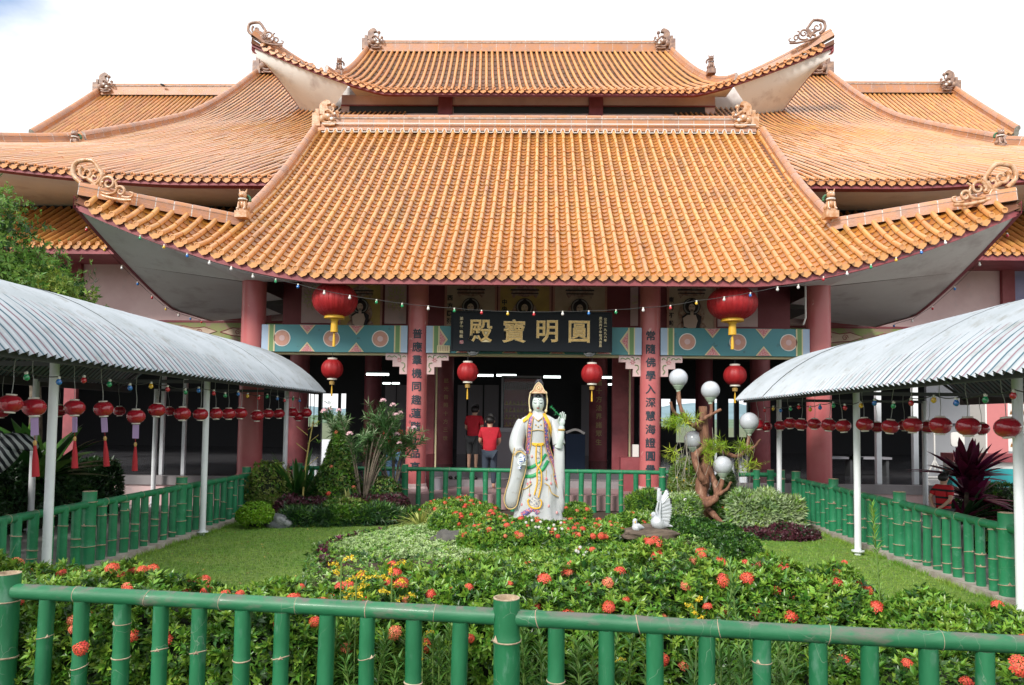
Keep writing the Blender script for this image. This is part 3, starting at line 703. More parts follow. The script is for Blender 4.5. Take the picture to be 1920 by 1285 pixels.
# painted beams between the columns
BZ0, BZ1 = 3.22, 3.80
def beam(x0, x1, items, end_l=True, end_r=True, y=YC - 0.12):
    b = MB().bb(x0, x1, y, y + 0.24, BZ0, BZ1).build('painted_beam', M['teal'], temple)
    yf = y - 0.004
    def strip(xa, xb, m): MB().bb(xa, xb, yf - 0.004, yf + 0.002, BZ0 + 0.004, BZ1 - 0.004).build('painted_band', M[m], b)
    for on, xx, s_ in ((end_l, x0, 1), (end_r, x1, -1)):
        if not on: continue
        q = xx
        for wd, m in ((0.14, 'paleblue'), (0.025, 'cream'), (0.09, 'leafgreen'), (0.03, 'cream')):
            strip(min(q, q + s_ * wd), max(q, q + s_ * wd), m); q += s_ * wd
    def poly(pts, m, d, name='painted_motif'):
        mb = MB(); mb.prism(pts, (0, yf - d, 0), (1, 0, 0), (0, 0, 1), (0, 1, 0), 0.004); return mb.build(name, M[m], b)
    hh = BZ1 - BZ0
    for kind, x in items:
        if kind == 'disc':
            for rr, m, d in ((0.180, 'white', 0.004), (0.162, 'salmon', 0.008), (0.06, 'pink', 0.012)):
                poly([(x + rr * math.cos(a), (BZ0 + BZ1) / 2 + rr * math.sin(a)) for a in np.linspace(0, 2 * math.pi, 29)[:-1]], m, d, 'painted_disc')
        elif kind == 'tri':
            for s_, zb in ((1, BZ0 + 0.006), (-1, BZ1 - 0.006)):
                poly([(x - 0.17, zb), (x, zb + s_ * 0.205), (x + 0.17, zb)][::1], 'cream', 0.004, 'painted_triangle')
                poly([(x - 0.135, zb + s_ * 0.004), (x, zb + s_ * 0.165), (x + 0.135, zb + s_ * 0.004)], 'rose', 0.008, 'painted_triangle')
        elif kind in ('half_l', 'half_r'):
            s_ = 1 if kind == 'half_l' else -1; zc = (BZ0 + BZ1) / 2
            poly([(x, zc - 0.24), (x + s_ * 0.17, zc), (x, zc + 0.24)], 'cream', 0.004, 'painted_triangle')
            poly([(x, zc - 0.19), (x + s_ * 0.13, zc), (x, zc + 0.19)], 'rose', 0.008, 'painted_triangle')
    return b
xl0, xl1 = -XO + 0.23, -XI - 0.2
beam(xl0, xl1, [('disc', -5.36), ('tri', -4.82), ('disc', -4.30), ('tri', -3.77), ('disc', -3.26)])
beam(-xl1, -xl0, [('disc', 3.24), ('tri', 3.77), ('disc', 4.30), ('tri', 4.84), ('disc', 5.36)])
beam(-XI + 0.2, XI - 0.2, [('half_l', -XI + 0.49), ('half_r', XI - 0.49), ('tri', -1.48), ('tri', -0.5), ('tri', 0.5), ('tri', 1.48)])
MB().bb(-XO + 0.3, -XI - 0.3, YC - 0.02, YC + 0.14, 3.17, 3.218).build('beam_underside_rail', M['cream'], temple)
MB().bb(XI + 0.3, XO - 0.3, YC - 0.02, YC + 0.14, 3.17, 3.218).build('beam_underside_rail', M['cream'], temple)
MB().bb(-XI + 0.3, XI - 0.3, YC - 0.02, YC + 0.14, 3.17, 3.218).build('beam_underside_rail', M['cream'], temple)
# stepped brackets at the column heads
def bracket(x, s_):
    P = [(0, 3.215), (0.46, 3.215), (0.46, 3.07), (0.31, 3.07), (0.31, 2.93), (0.16, 2.93), (0.16, 2.77), (0, 2.77)]
    mb = MB(); mb.prism([(x + s_ * a, z) for a, z in P], (0, YC - 0.06, 0), (1, 0, 0), (0, 0, 1), (0, 1, 0), 0.12)
    b = mb.build('stepped_bracket', M['pink'], temple)
    mb = MB(); y = YC - 0.068
    c = (x + s_ * 0.17, 3.07)
    for k in range(6):
        a = k * math.pi / 3; mb.tube([(c[0] + 0.02 * math.cos(a), y, c[1] + 0.02 * math.sin(a)), (c[0] + 0.05 * math.cos(a), y, c[1] + 0.05 * math.sin(a))], 0.009, 5)
    mb.build('painted_flower', M['rose'], b)
    mb = MB()
    for pts in ([(0.22, 3.12), (0.27, 3.16), (0.32, 3.13), (0.38, 3.16), (0.42, 3.13)], [(0.10, 3.13), (0.06, 3.16), (0.03, 3.13)], [(0.12, 3.01), (0.06, 3.0), (0.05, 2.93), (0.09, 2.88), (0.05, 2.82)], [(0.13, 3.1), (0.15, 3.17), (0.2, 3.18)]):
        mb.tube(catmull([(x + s_ * a, y, z) for a, z in pts], 4), 0.009, 5)
    mb.build('painted_vine', M['leafgreen'], b)
for x, s_ in ((-XI - 0.21, -1), (-XI + 0.21, 1), (XI - 0.21, -1), (XI + 0.21, 1)): bracket(x, s_)
# name board
sb = MB(); sx0, sx1, sz0, sz1 = at(847, 600, YC - 0.35).x + 0.15, at(1147, 600, YC - 0.35).x + 0.15, 3.24, 4.07
sb.bb(sx0, sx1, YC - 0.45, YC - 0.37, sz0, sz1)
board = sb.build('name_board', M['sign'], temple)
for a, b_, c, d in ((sx0, sx1, sz0, sz0 + 0.03), (sx0, sx1, sz1 - 0.03, sz1), (sx0, sx0 + 0.03, sz0 + 0.03, sz1 - 0.03), (sx1 - 0.03, sx1, sz0 + 0.03, sz1 - 0.03)):
    MB().bb(a, b_, YC - 0.47, YC - 0.452, c, d).build('board_frame', M['sign'], board)
for ch, px in zip('殿寳明圓'.replace('寳', '寶'), (901, 964, 1026, 1086)):
    X = at(px, 622, YC - 0.46).x + 0.15
    place_txt(ch, X, YC - 0.46, 3.66, 0.50, M['gold'], board, 'gilt_character', 0.012, 0.004)
    place_txt(ch, X, YC - 0.452, 3.66, 0.50, M['goldpale'], board, 'gilt_outline', 0.004, 0.011)
for s, px, za, zb, sz in (('公元一九九六年', 1135, 3.96, 3.45, 0.062), ('歲次丙子年桂月吉旦', 1126, 3.98, 3.34, 0.062), ('弟子董稔枝', 865, 3.96, 3.50, 0.075)):
    vert_text(s, at(px, 622, YC - 0.46).x + 0.15, YC - 0.456, za, zb, sz, 'goldpale', board, 0.001, 0.002)
place_txt('印', at(865, 655, YC - 0.46).x + 0.15, YC - 0.456, 3.42, 0.08, M['rose'], board, 'red_seal', 0.002, 0.002)
for px in (887, 1105):
    X = at(px, 664, YC - 0.4).x + 0.15; mb = MB()
    mb.ell((X, YC - 0.42, 3.20), (0.09, 0.04, 0.05)); mb.tube(catmull([(X - 0.12, YC - 0.42, 3.24), (X - 0.06, YC - 0.44, 3.17), (X, YC - 0.46, 3.16), (X + 0.06, YC - 0.44, 3.17), (X + 0.12, YC - 0.42, 3.24)], 4), 0.018, 6)
    mb.build('board_bracket', M['steel'], board)
# small notice on the centre beam
nb = MB(); X = at(831, 657, YC - 0.2).x + 0.15; nb.bb(X - 0.135, X + 0.135, YC - 0.17, YC - 0.15, 3.225, 3.38)
no_ = nb.build('paper_notice', M['cream'], temple)
for k in range(6): MB().bb(X - 0.10 + k * 0.036, X - 0.092 + k * 0.036, YC - 0.174, YC - 0.171, 3.25 + 0.006 * (k % 3), 3.36).build('printed_line', M['maroon'], no_)

# ---- upper wall with painted panels behind the beams
YW = 17.3
wallm = MB().bb(-XO - 0.1, XO + 0.1, YW, YW + 0.15, 3.45, 6.4).build('mural_wall', M['maroon_d'], temple)
M['mur_y'] = mat('aged_ochre_panel', (0.66, 0.48, 0.16), rough=0.85, col2=(0.54, 0.38, 0.14), nscale=3, coord='World')
M['mur_b'] = mat('aged_beige_panel', (0.66, 0.52, 0.40), rough=0.85, col2=(0.56, 0.42, 0.31), nscale=3, coord='World')
M['mur_d'] = mat('mural_outline', (0.05, 0.04, 0.045), rough=0.8)
M['mur_p'] = mat('mural_skin', (0.78, 0.60, 0.50), rough=0.85)
M['mur_r'] = mat('mural_canopy_red', (0.38, 0.20, 0.15), rough=0.85, col2=(0.6, 0.48, 0.38), nscale=16)
M['mur_g'] = mat('mural_grey', (0.40, 0.38, 0.38), rough=0.85)
def disc(mb, x, y, z, rx, rz, n=22, th=0.006): mb.prism([(x + rx * math.cos(a), z + rz * math.sin(a)) for a in np.linspace(0, 2 * math.pi, n + 1)[:-1]], (0, y, 0), (1, 0, 0), (0, 0, 1), (0, 1, 0), th)
def mural(px0, px1, base, seat_z, sc, txt=None, txt_px=None, lower=True):
    x0 = at(px0, 570, YW).x + 0.15; x1 = at(px1, 570, YW).x + 0.15; xc = (x0 + x1) / 2
    p = MB().bb(x0, x1, YW - 0.03, YW - 0.002, 3.6, 5.6).build('mural_panel', M[base], temple)
    for a, b_ in ((x0 - 0.05, x0), (x1, x1 + 0.05)): MB().bb(a, b_, YW - 0.05, YW - 0.002, 3.6, 5.6).build('panel_frame', M['salmon'], p)
    y = YW - 0.036; s = sc; z = seat_z
    def lay_(shapes, m, nm):
        nonlocal y
        mb = MB()
        for sh in shapes:
            if sh[0] == 'd': disc(mb, xc + sh[1] * s, y, z + sh[2] * s, sh[3] * s, sh[4] * s)
            else: mb.prism([(xc + a * s, z + b_ * s) for a, b_ in sh[1]], (0, y, 0), (1, 0, 0), (0, 0, 1), (0, 1, 0), 0.005)
        mb.build(nm, M[m], p); y -= 0.006
    # canopy
    lay_([('p', [(-0.42, 1.28), (0.42, 1.28), (0.36, 1.42), (0.16, 1.52), (0, 1.62), (-0.16, 1.52), (-0.36, 1.42)]), ('p', [(-0.42, 1.28), (-0.34, 1.12), (-0.25, 1.22), (0, 1.16), (0.25, 1.22), (0.34, 1.12), (0.42, 1.28)])], 'mur_r', 'painted_canopy')
    lay_([('p', [(-0.44, 1.36), (0.44, 1.36), (0.42, 1.40), (-0.42, 1.40)]), ('p', [(-0.42, 1.26), (0.42, 1.26), (0.40, 1.29), (-0.40, 1.29)])], 'mur_d', 'painted_canopy_edge')
    lay_([('d', 0, 0.62, 0.40, 0.44), ('d', 0, 0.18, 0.46, 0.30)], 'mur_r', 'painted_aureole')
    lay_([('d', 0, 0.86, 0.27, 0.27)], 'mur_d', 'painted_halo'); lay_([('d', 0, 0.86, 0.245, 0.245)], 'mur_g', 'painted_halo')
    lay_([('d', 0, 0.86, 0.20, 0.20)], 'mur_d', 'painted_halo')
    if lower: lay_([('p', [(-0.44, -0.02), (0.44, -0.02), (0.40, 0.12), (0.24, 0.22), (0.30, 0.55), (0.14, 0.66), (-0.14, 0.66), (-0.30, 0.55), (-0.24, 0.22), (-0.40, 0.12)])], 'mur_d', 'painted_robe')
    lay_([('p', [(-0.13, 0.60), (-0.27, 0.50), (-0.24, 0.24), (-0.06, 0.17), (0.12, 0.2), (0.18, 0.42), (0.12, 0.60)])], 'mur_p', 'painted_figure')
    lay_([('d', 0, 0.90, 0.115, 0.13), ('d', 0, 1.04, 0.06, 0.06)], 'mur_d', 'painted_hair'); lay_([('d', 0, 0.82, 0.10, 0.125), ('p', [(-0.05, 0.6), (0.05, 0.6), (0.05, 0.75), (-0.05, 0.75)])], 'mur_p', 'painted_face')
    y -= 0.001; mb = MB()
    for sx in (-1, 1): mb.prism([(xc + sx * a * s, z + b_ * s) for a, b_ in ((0.02, 0.845), (0.075, 0.85), (0.075, 0.86), (0.02, 0.858))], (0, y, 0), (1, 0, 0), (0, 0, 1), (0, 1, 0), 0.004)
    mb.prism([(xc + a * s, z + b_ * s) for a, b_ in ((-0.03, 0.745), (0.03, 0.745), (0.02, 0.757), (-0.02, 0.757))], (0, y, 0), (1, 0, 0), (0, 0, 1), (0, 1, 0), 0.004)
    mb.build('painted_features', M['mur_d'], p)
    if txt: vert_text(txt, at(txt_px, 570, YW).x + 0.15, YW - 0.036, 4.75 if len(txt) < 4 else 4.85, 4.75 - 0.17 * len(txt), 0.14, 'mur_d', p, 0.004, 0.002)
    return p
mural(640, 714, 'mur_y', 3.92, 0.72, '北方', 646)
mural(838, 928, 'mur_b', 3.86, 0.80, '西方阿彌陀佛', 844, False)
mural(938, 1030, 'mur_y', 3.86, 0.80, '中央', 946, False)
mural(1040, 1134, 'mur_b', 3.86, 0.80, None, None, False)
mural(1254, 1338, 'mur_b', 3.92, 0.78, '東方不動佛', 1258)
# plain side panels with a painted blossom
def blossom(px0, px1, pxc=None, zc=4.75):
    x0 = at(px0, 570, YW).x + 0.15; x1 = at(px1, 570, YW).x + 0.15
    p = MB().bb(x0, x1, YW - 0.03, YW - 0.002, 4.12, 5.6).build('blossom_panel', M['pink'], temple)
    xc = at(pxc, 570, YW).x + 0.15
    for ring, (rr, n) in enumerate(((0.30, 14), (0.20, 10), (0.10, 7))):
        mb = MB()
        for k in range(n):
            a = 2 * math.pi * k / n; w2 = math.pi / n
            pts = [(rr * 0.55, a - w2), (rr * 0.85, a - w2 * 0.8), (rr * 1.08, a), (rr * 0.85, a + w2 * 0.8), (rr * 0.55, a + w2)]
            pp = [Vector((xc + r_ * math.cos(t_), YW - 0.034 - 0.002 * ring, zc + r_ * math.sin(t_))) for r_, t_ in pts]
            if all(x0 < q.x < x1 for q in pp): mb.tube(pp, 0.009, 4)
        if mb.v: mb.build('painted_petals', M['cream'], p)
blossom(566, 632, 592); blossom(722, 762, 744); blossom(1345, 1420, 1384); blossom(1182, 1196, 1189)
MB().bb(-XO, XO, YW - 0.06, YW - 0.031, 3.6, 3.98).build('cloud_band', M['leafgreen'], temple)

# ---- floors and steps
MB().bb(-21, -XI - 0.6, 14.75, 42, 0.0, 0.6).build('raised_floor', M['darkfloor'], temple)
MB().bb(XI + 0.6, 21, 14.75, 42, 0.0, 0.6).build('raised_floor', M['darkfloor'], temple)
MB().bb(-XI - 0.6, XI + 0.6, 17.0, 42, 0.0, 0.6).build('raised_floor', M['darkfloor'], temple)
MB().bb(-XI - 0.6, XI + 0.6, 14.72, 16.55, 0.0, 0.3).build('porch_landing', M['pinkfloor'], temple)
MB().bb(-XI - 0.6, XI + 0.6, 16.55, 17.0, 0.0, 0.45).build('porch_step', M['greystone'], temple)
for a, b_ in ((-21, -XI - 0.62), (XI + 0.62, 21)):
    MB().bb(a, b_, 14.60, 14.748, 0.42, 0.604).build('floor_edge_stone', M['greystone'], temple)
    MB().bb(a, b_, 14.64, 14.748, 0.0, 0.418).build('plinth_wall', M['pink'], temple)
MB().bb(-XI - 0.6, XI + 0.6, 16.40, 16.548, 0.3, 0.454).build('step_edge', M['greystone'], temple)

# ---- interior of the hall: ceiling, side walls, back wall with openings
MB().bb(-21, 21, 20.3, 30.5, 4.4, 4.5).build('hall_ceiling', M['ceil'], temple)
MB().bb(-XO - 0.8, XO + 0.8, YW + 0.2, 20.29, 4.6, 4.75).build('hall_ceiling', M['ceil'], temple)
MB().bb(-XO, XO, YC + 0.15, YW, 5.9, 6.0).build('porch_ceiling', M['maroon_d'], temple)
yb = 30.0
def hole_wall(y, x0, x1, z0, z1, holes, m, name='back_wall'):
    xs_ = sorted(set([x0, x1] + [h[0] for h in holes] + [h[1] for h in holes]))
    for a, b_ in zip(xs_[:-1], xs_[1:]):
        hs = [h for h in holes if h[0] <= a + 1e-6 and h[1] >= b_ - 1e-6]
        if not hs: MB().bb(a, b_, y, y + 0.2, z0, z1).build(name, M[m], temple)
        else:
            h = hs[0]
            if h[2] > z0: MB().bb(a, b_, y, y + 0.2, z0, h[2]).build(name, M[m], temple)
            if h[3] < z1: MB().bb(a, b_, y, y + 0.2, h[3], z1).build(name, M[m], temple)
W_ = []
for pa, pb, ya_, yb_ in ((567, 596, 738, 800), (602, 633, 738, 868), (637, 648, 738, 830), (1240, 1258, 748, 800), (1268, 1306, 748, 830), (1312, 1334, 748, 860), (1340, 1346, 748, 850), (1366, 1378, 748, 820), (1386, 1402, 748, 820)):
    W_.append((at(pa, 780, yb).x + 0.15, at(pb, 780, yb).x + 0.15, at(pa, yb_, yb).z, at(pa, ya_, yb).z))
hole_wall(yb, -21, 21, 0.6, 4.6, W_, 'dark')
for h in W_:
    n = int((h[1] - h[0]) / 0.14)
    if (h[1] - h[0]) > 0.4 and W_.index(h) in (0, 5, 7):
        for k in range(1, n): MB().bb(lerp(h[0], h[1], k / n) - 0.012, lerp(h[0], h[1], k / n) + 0.012, yb - 0.03, yb, h[2], h[3]).build('window_bar', M['steel'], temple)
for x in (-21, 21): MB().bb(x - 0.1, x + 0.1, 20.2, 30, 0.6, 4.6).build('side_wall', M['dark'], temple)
# inner columns
for px, Y, r in ((835, 20.0, 0.24), (1172, 19.0, 0.24), (1122, 22.5, 0.28), (562, 19.5, 0.26), (1425, 19.5, 0.26), (700, 24, 0.28), (1320, 24, 0.28)):
    X = at(px, 700, Y).x + 0.15; c = column('inner_column', X, Y, 0.6, 4.6, r, 'maroon' if px not in (700, 1320) else 'maroon_d')
    if px == 1122: curved_text('盡十方法界諸眾生', X, Y, r, 0.0, 3.15, 1.05, 0.2, 'goldtext', c, 0.006)
    if px == 1172: curved_text('大慈大悲是名為上佛所見', X, Y, r, -0.05, 3.3, 0.9, 0.17, 'ink', c, 0.008)
    if px == 835: curved_text('慈光普照十方三世', X, Y, r, 0.25, 3.0, 1.2, 0.14, 'goldtext', c, 0.003)
for px in (563, 1150, 816): # doorway frames
    X = at(px, 700, YW + 0.4).x + 0.15
for X, z1 in ((at(819, 700, 17.4).x + 0.15, 3.5), (at(1181, 700, 17.4).x + 0.15, 3.5)):
    MB().bb(X - 0.02, X + 0.02, 17.38, 17.42, 0.6, z1).build('door_jamb', M['cream'], temple)
MB().bb(at(1148, 700, 17.5).x + 0.15, at(1181, 700, 17.5).x + 0.10, 17.45, 17.6, 0.6, 3.5).build('door_leaf', M['maroon'], temple)
MB().bb(at(790, 700, 17.5).x + 0.15, at(816, 700, 17.5).x + 0.15, 17.45, 17.6, 0.6, 3.5).build('door_leaf', M['maroon'], temple)
# glass screens and wall behind the altar
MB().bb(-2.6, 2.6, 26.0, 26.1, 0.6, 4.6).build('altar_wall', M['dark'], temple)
# lit tubes on the hall ceiling
M['tubelit'] = mat('lit_fluorescent_tube', (0.85, 0.95, 0.92), emit=2.2)
lampn = 0
for px, py, wpx, Y in ((708, 702, 42, 20), (905, 704, 40, 21), (937, 704, 12, 21), (955, 704, 26, 21), (1035, 707, 32, 21), (1138, 708, 18, 21), (725, 719, 14, 26), (742, 719, 14, 26), (906, 718, 18, 27), (928, 718, 16, 27), (1023, 720, 12, 27), (1080, 722, 14, 27), (1142, 721, 14, 27)):
    a = at(px - wpx / 2, py, Y) + Vector((0.0, 0, 0)); b_ = at(px + wpx / 2, py, Y)
    lampn += 1; t = thing('ceiling_light', ['lit tube nearest the left inscribed column under the painted beam', 'lit tube just right of the left round lantern', 'short lit tube between two longer ones near the hall centre', 'lit tube directly above the left of the statue crown', 'lit tube to the right of the statue crown', 'lit tube just right of the right round lantern', 'lower lit tube left of the left column, left one of two', 'lower lit tube left of the left column, right one of two', 'lower lit tube beside the glazed case, left one of two', 'lower lit tube beside the glazed case, right one of two', 'lower short lit tube right of the statue crown', 'lower lit tube left of the right round lantern', 'lower lit tube right of the right round lantern'][lampn - 1], 'light', ((a.x + b_.x) / 2, Y, a.z), group='fluorescent tubes inside the hall')
    MB().tube([a, Vector((b_.x, Y, a.z))], 0.032, 8).build('tube', M['tubelit'], t)
    MB().bb(a.x, b_.x, Y - 0.05, Y + 0.05, a.z + 0.035, a.z + 0.08).build('housing', M['steel'], t)

# ---- side walls left and right, at Y = 20
YS = 20.0
for sgn in (-1, 1):
    a, b_ = sorted((sgn * 8.0, sgn * 12.75)); MB().bb(a - (0.08 if sgn < 0 else 2.0), b_ + (2.0 if sgn < 0 else 0.08), YS, YS + 0.2, 4.52, 6.15).build('plaster_wall', M['pink'], temple)
    MB().bb(sgn * 13.0 - 0.17, sgn * 13.0 + 0.17, YS - 0.12, YS, 0.6, 6.12).build('pilaster', M['maroon'], temple)
    a, b_ = sorted((sgn * 6.0, sgn * 13.2)); MB().bb(a, b_, YS - 0.05, YS - 0.002, 4.46, 4.52).build('wall_moulding', M['maroon'], temple)
    cb = MB().bb(a, b_, YS - 0.04, YS + 0.1, 3.95, 4.458).build('cloud_frieze', mat('frieze_green', (0.28, 0.36, 0.13), rough=0.8, col2=(0.36, 0.36, 0.16), nscale=2.5, coord='World', dirt=(0.42, 0.28, 0.22), dscale=3, dlo=0.5, dhi=0.6), temple)
    MB().bb(a, b_, YS - 0.06, YS - 0.002, 3.88, 3.948).build('wall_moulding', M['maroon'], temple)
    for cx_ in ((7.9, 9.9) if sgn < 0 else (8.1, 10.2)):
        mb = MB(); x = sgn * cx_; y = YS - 0.046
        pl = [(-0.95, 0), (-0.6, 0.12), (-0.3, 0.10), (0, 0.17), (0.3, 0.10), (0.6, 0.14), (0.95, 0.02), (0.6, -0.1), (0.25, -0.12), (0, -0.16), (-0.25, -0.12), (-0.6, -0.1)]
        mb.prism([(x + a2, 4.2 + b2) for a2, b2 in pl], (0, y, 0), (1, 0, 0), (0, 0, 1), (0, 1, 0), 0.005); mb.build('painted_cloud', M['mur_b'], cb)
        mb = MB(); mb.tube([(x + a2, y - 0.002, 4.2 + b2) for a2, b2 in pl + [pl[0]]], 0.012, 4)
        for q in (-0.45, 0, 0.45): mb.tube([(x + q + 0.09 * (1 - t / 14) * math.cos(t * 0.8), y - 0.004, 4.2 + 0.09 * (1 - t / 14) * math.sin(t * 0.8)) for t in range(12)], 0.010, 4)
        mb.build('cloud_outline', M['maroon'], cb)
    # corner murals outside the pilasters
    a, b_ = sorted((sgn * 13.2, sgn * 20.8))
    MB().bb(a, b_, YS, YS + 0.2, 3.95, 6.13).build('mural_wall', M['mur_b'] if sgn < 0 else mat('violet_mural', (0.26, 0.27, 0.45), rough=0.8, col2=(0.40, 0.38, 0.55), nscale=1.5, coord='World'), temple)
# figure painted on the left corner mural, partly behind the tree
p = MB(); y = YS - 0.01
for pts in ([(-13.9, 6.1), (-14.0, 5.6), (-13.85, 5.2), (-13.95, 4.8)], [(-14.5, 6.1), (-14.4, 5.7), (-14.55, 5.3), (-14.4, 4.9), (-14.5, 4.4)], [(-14.0, 5.6), (-13.6, 5.75), (-13.4, 5.7)], [(-14.4, 5.7), (-14.8, 5.9)], [(-14.0, 5.2), (-13.6, 5.3), (-13.45, 5.1)]):
    p.tube(catmull([(a2, y, b2) for a2, b2 in pts], 4), 0.05, 6, flat=0.3)
p.build('painted_branches', M['mur_d'], temple)
vert_text('南方', -13.55, YS - 0.01, 5.6, 5.1, 0.22, 'mur_d', temple, 0.01, 0.002, 'painted_character')
p = MB(); p.tube(catmull([(13.9, YS - 0.01, 6.0), (13.75, YS - 0.01, 5.4), (13.95, YS - 0.01, 5.0), (13.8, YS - 0.01, 4.7)], 5), 0.07, 6, flat=0.2); disc(p, 14.2, YS - 0.02, 5.7, 0.35, 0.5)
p.build('painted_ribbon', M['cream'], temple)
for i, s in enumerate(('金眾寶', '安吉祥')): vert_text(s, 13.3 + 0.22 * i, YS - 0.01, 5.25, 4.72, 0.15, 'ink', temple, 0.006, 0.002, 'painted_character')
# meter box on the right inner wall
MB().bb(at(1446, 590, 19.9).x + .15, at(1462, 590, 19.9).x + .15, 19.75, 19.9, at(1446, 602, 19.9).z, at(1446, 588, 19.9).z).build('meter_box', M['white'], temple)
# porch side panels: pink upper walls between the mural wall and the outer columns
for sgn in (-1, 1): MB().bb(*sorted((sgn * (XO - 0.9), sgn * (XO + 2.0))), YS - 0.3, YS - 0.1, 4.52, 6.2).build('plaster_wall', M['pink'], temple)
temple.location.x -= 0.15
# ---------------------------------------------------------------- ground and distance
def sheet(name, pts, z, m, kind='structure'):
    mb = MB(); mb.add([(x, y, z) for x, y in pts], [tuple(range(len(pts)))]); o = mb.build(name, M[m], smooth=0); o['kind'] = kind; return o
M['earth'] = mat('distant_ground', (0.09, 0.12, 0.05), rough=0.95, col2=(0.12, 0.14, 0.07), nscale=0.02, coord='World')
g = MB(); gx = [-6000, -300, -60, -20, 20, 60, 300, 6000]; g.grid([[(x, y, -0.012) for x in gx] for y in [-300, -20, 0, 20, 60, 300, 1500, 9000]])
g.build('ground', M['earth'], smooth=0)['kind'] = 'structure'
FXL, FXR, RY = -5.28, 4.80, 14.45
sheet('path', [(-22, -6), (-5.4, -6), (-5.4, 14.63), (-22, 14.63)], 0.0, 'path')
sheet('path', [(4.92, -6), (22, -6), (22, 14.63), (4.92, 14.63)], 0.0, 'path')
sheet('garden_bed', [(-5.4, -2), (4.92, -2), (4.92, 14.63), (-5.4, 14.63)], 0.0, 'soil')
sheet('lawn', [(-5.12, 4.6), (4.66, 4.4), (4.66, 13.2), (-5.12, 13.2)], 0.012, 'lawn')
for x in (FXL, FXR):
    k = MB(); k.bb(x - 0.12, x + 0.12, 0, 14.6, 0.0, 0.075); o = k.build('kerb', M['concrete']); o['kind'] = 'structure'
M['hill'] = mat('hazed_forest_hill', (0.13, 0.21, 0.24), rough=1.0, col2=(0.19, 0.29, 0.33), nscale=0.004, coord='World')  # distance haze put into the blue-green base colour
def hills(name, Y, h, seed, m):
    rg = np.random.default_rng(seed); xs_ = np.linspace(-2500, 2500, 160); ph = rg.uniform(0, 6, 5)
    hh = sum(np.sin(xs_ / f_ + p_) * a for f_, a, p_ in zip((400, 170, 80, 37, 15), (0.30, 0.16, 0.09, 0.04, 0.02), ph)); hh = h * (0.75 + hh)
    rows = [[(x, Y + d * 600, max(-5, z * k)) for x, z in zip(xs_, hh)] for d, k in ((-1, 0), (-0.6, 0.35), (-0.3, 0.75), (0, 1.0), (0.6, 0.6), (1.2, 0))]
    mb = MB(); mb.grid(rows); mb.build(name, M[m], smooth=60)['kind'] = 'structure'
hills('hills', 3200, 95, 3, 'hill'); 
M['hill2'] = mat('nearer_wooded_slope', (0.10, 0.17, 0.10), rough=1.0, col2=(0.06, 0.12, 0.05), nscale=0.02, coord='World')
hills('wooded_slope', 900, 13, 5, 'hill2')

# ---------------------------------------------------------------- bamboo fences
def bamboo_mesh(name, h, r, nodes, m, seed, n=18, bud=True, cap=False):
    rg = random.Random(seed); mb = MB(); prof = []; z = 0
    zs = sorted(set([0, h] + [q + d for q in nodes for d in (-0.03, -0.012, 0.0, 0.012, 0.03)] + list(np.linspace(0, h, 7))))
    zs = [q for q in zs if 0 <= q <= h]; wob = rg.uniform(-0.006, 0.006)
    for q in zs:
        d = min([abs(q - nd) for nd in nodes] + [9]); rr = r * (1 + 0.055 * math.exp(-(d / 0.018) ** 2) - 0.03 * math.exp(-((d - 0.035) / 0.02) ** 2))
        prof.append((rr, q))
    st = len(mb.v); mb.lathe(prof, n=n, cap=not cap)
    mb.v = [(x + wob * math.sin(z / h * 3.1), y, z) for x, y, z in mb.v]
    if cap:   # hollow open top with a paler rim
        mb.lathe([(r, h), (r * 1.005, h + 0.004), (r * 0.86, h + 0.005), (r * 0.84, h - 0.02), (0.001, h - 0.022)], n=n, cap=False)
        mb.m[-n * 3:] = [1] * (n * 3); mb.m[-n * 4:-n * 3] = [1] * n
    mb.mt(1)
    for nd in nodes:
        tilt = rg.uniform(-0.012, 0.012); ph = rg.uniform(0, 6); wx = wob * math.sin(nd / h * 3.1)
        ring = [(wx + (r * 1.052) * math.cos(a), (r * 1.052) * math.sin(a), nd + tilt * math.cos(a + ph)) for a in np.linspace(0, 2 * math.pi, n + 1)]
        mb.tube(ring, (rg.choice([0.0022, 0.003, 0.0036, 0.0046]) * (1.5 if m == 'bamboo_lit' else 1)) if bud else rg.choice([0.0012, 0.0018, 0.0026]), 5, cap=False)
        if bud and rg.random() < 0.6:
            a = rg.uniform(-2.6, -0.6); c = Vector((wx + r * 1.045 * math.cos(a), r * 1.045 * math.sin(a), nd)); s_ = Vector((-math.sin(a), math.cos(a), 0)); o_ = Vector((math.cos(a), math.sin(a), 0))
            w2 = r * 0.34; mb.add([c - s_ * w2, c + s_ * w2, c + Vector((0, 0, w2 * 1.5)) - o_ * 0.001, c + o_ * 0.009 + Vector((0, 0, 0.008))], [(0, 3, 2), (3, 1, 2), (0, 1, 3)])
    return mb.mesh(name, [M[m], M['node']], 40)
def rail_obj(fence, a, b, r, m, seed):
    rg = random.Random(seed); a = Vector(a); b = Vector(b); Ln = (b - a).length; nodes = []; q = rg.uniform(0.1, 0.4)
    while q < Ln - 0.05: nodes.append(q); q += rg.uniform(0.36, 0.5)
    me = bamboo_mesh('rail', Ln, r, nodes, m, seed, n=22, bud=False)
    o = inst('rail', me, Matrix.Translation(a) @ (b - a).to_track_quat('Z', 'Y').to_matrix().to_4x4(), fence); return o
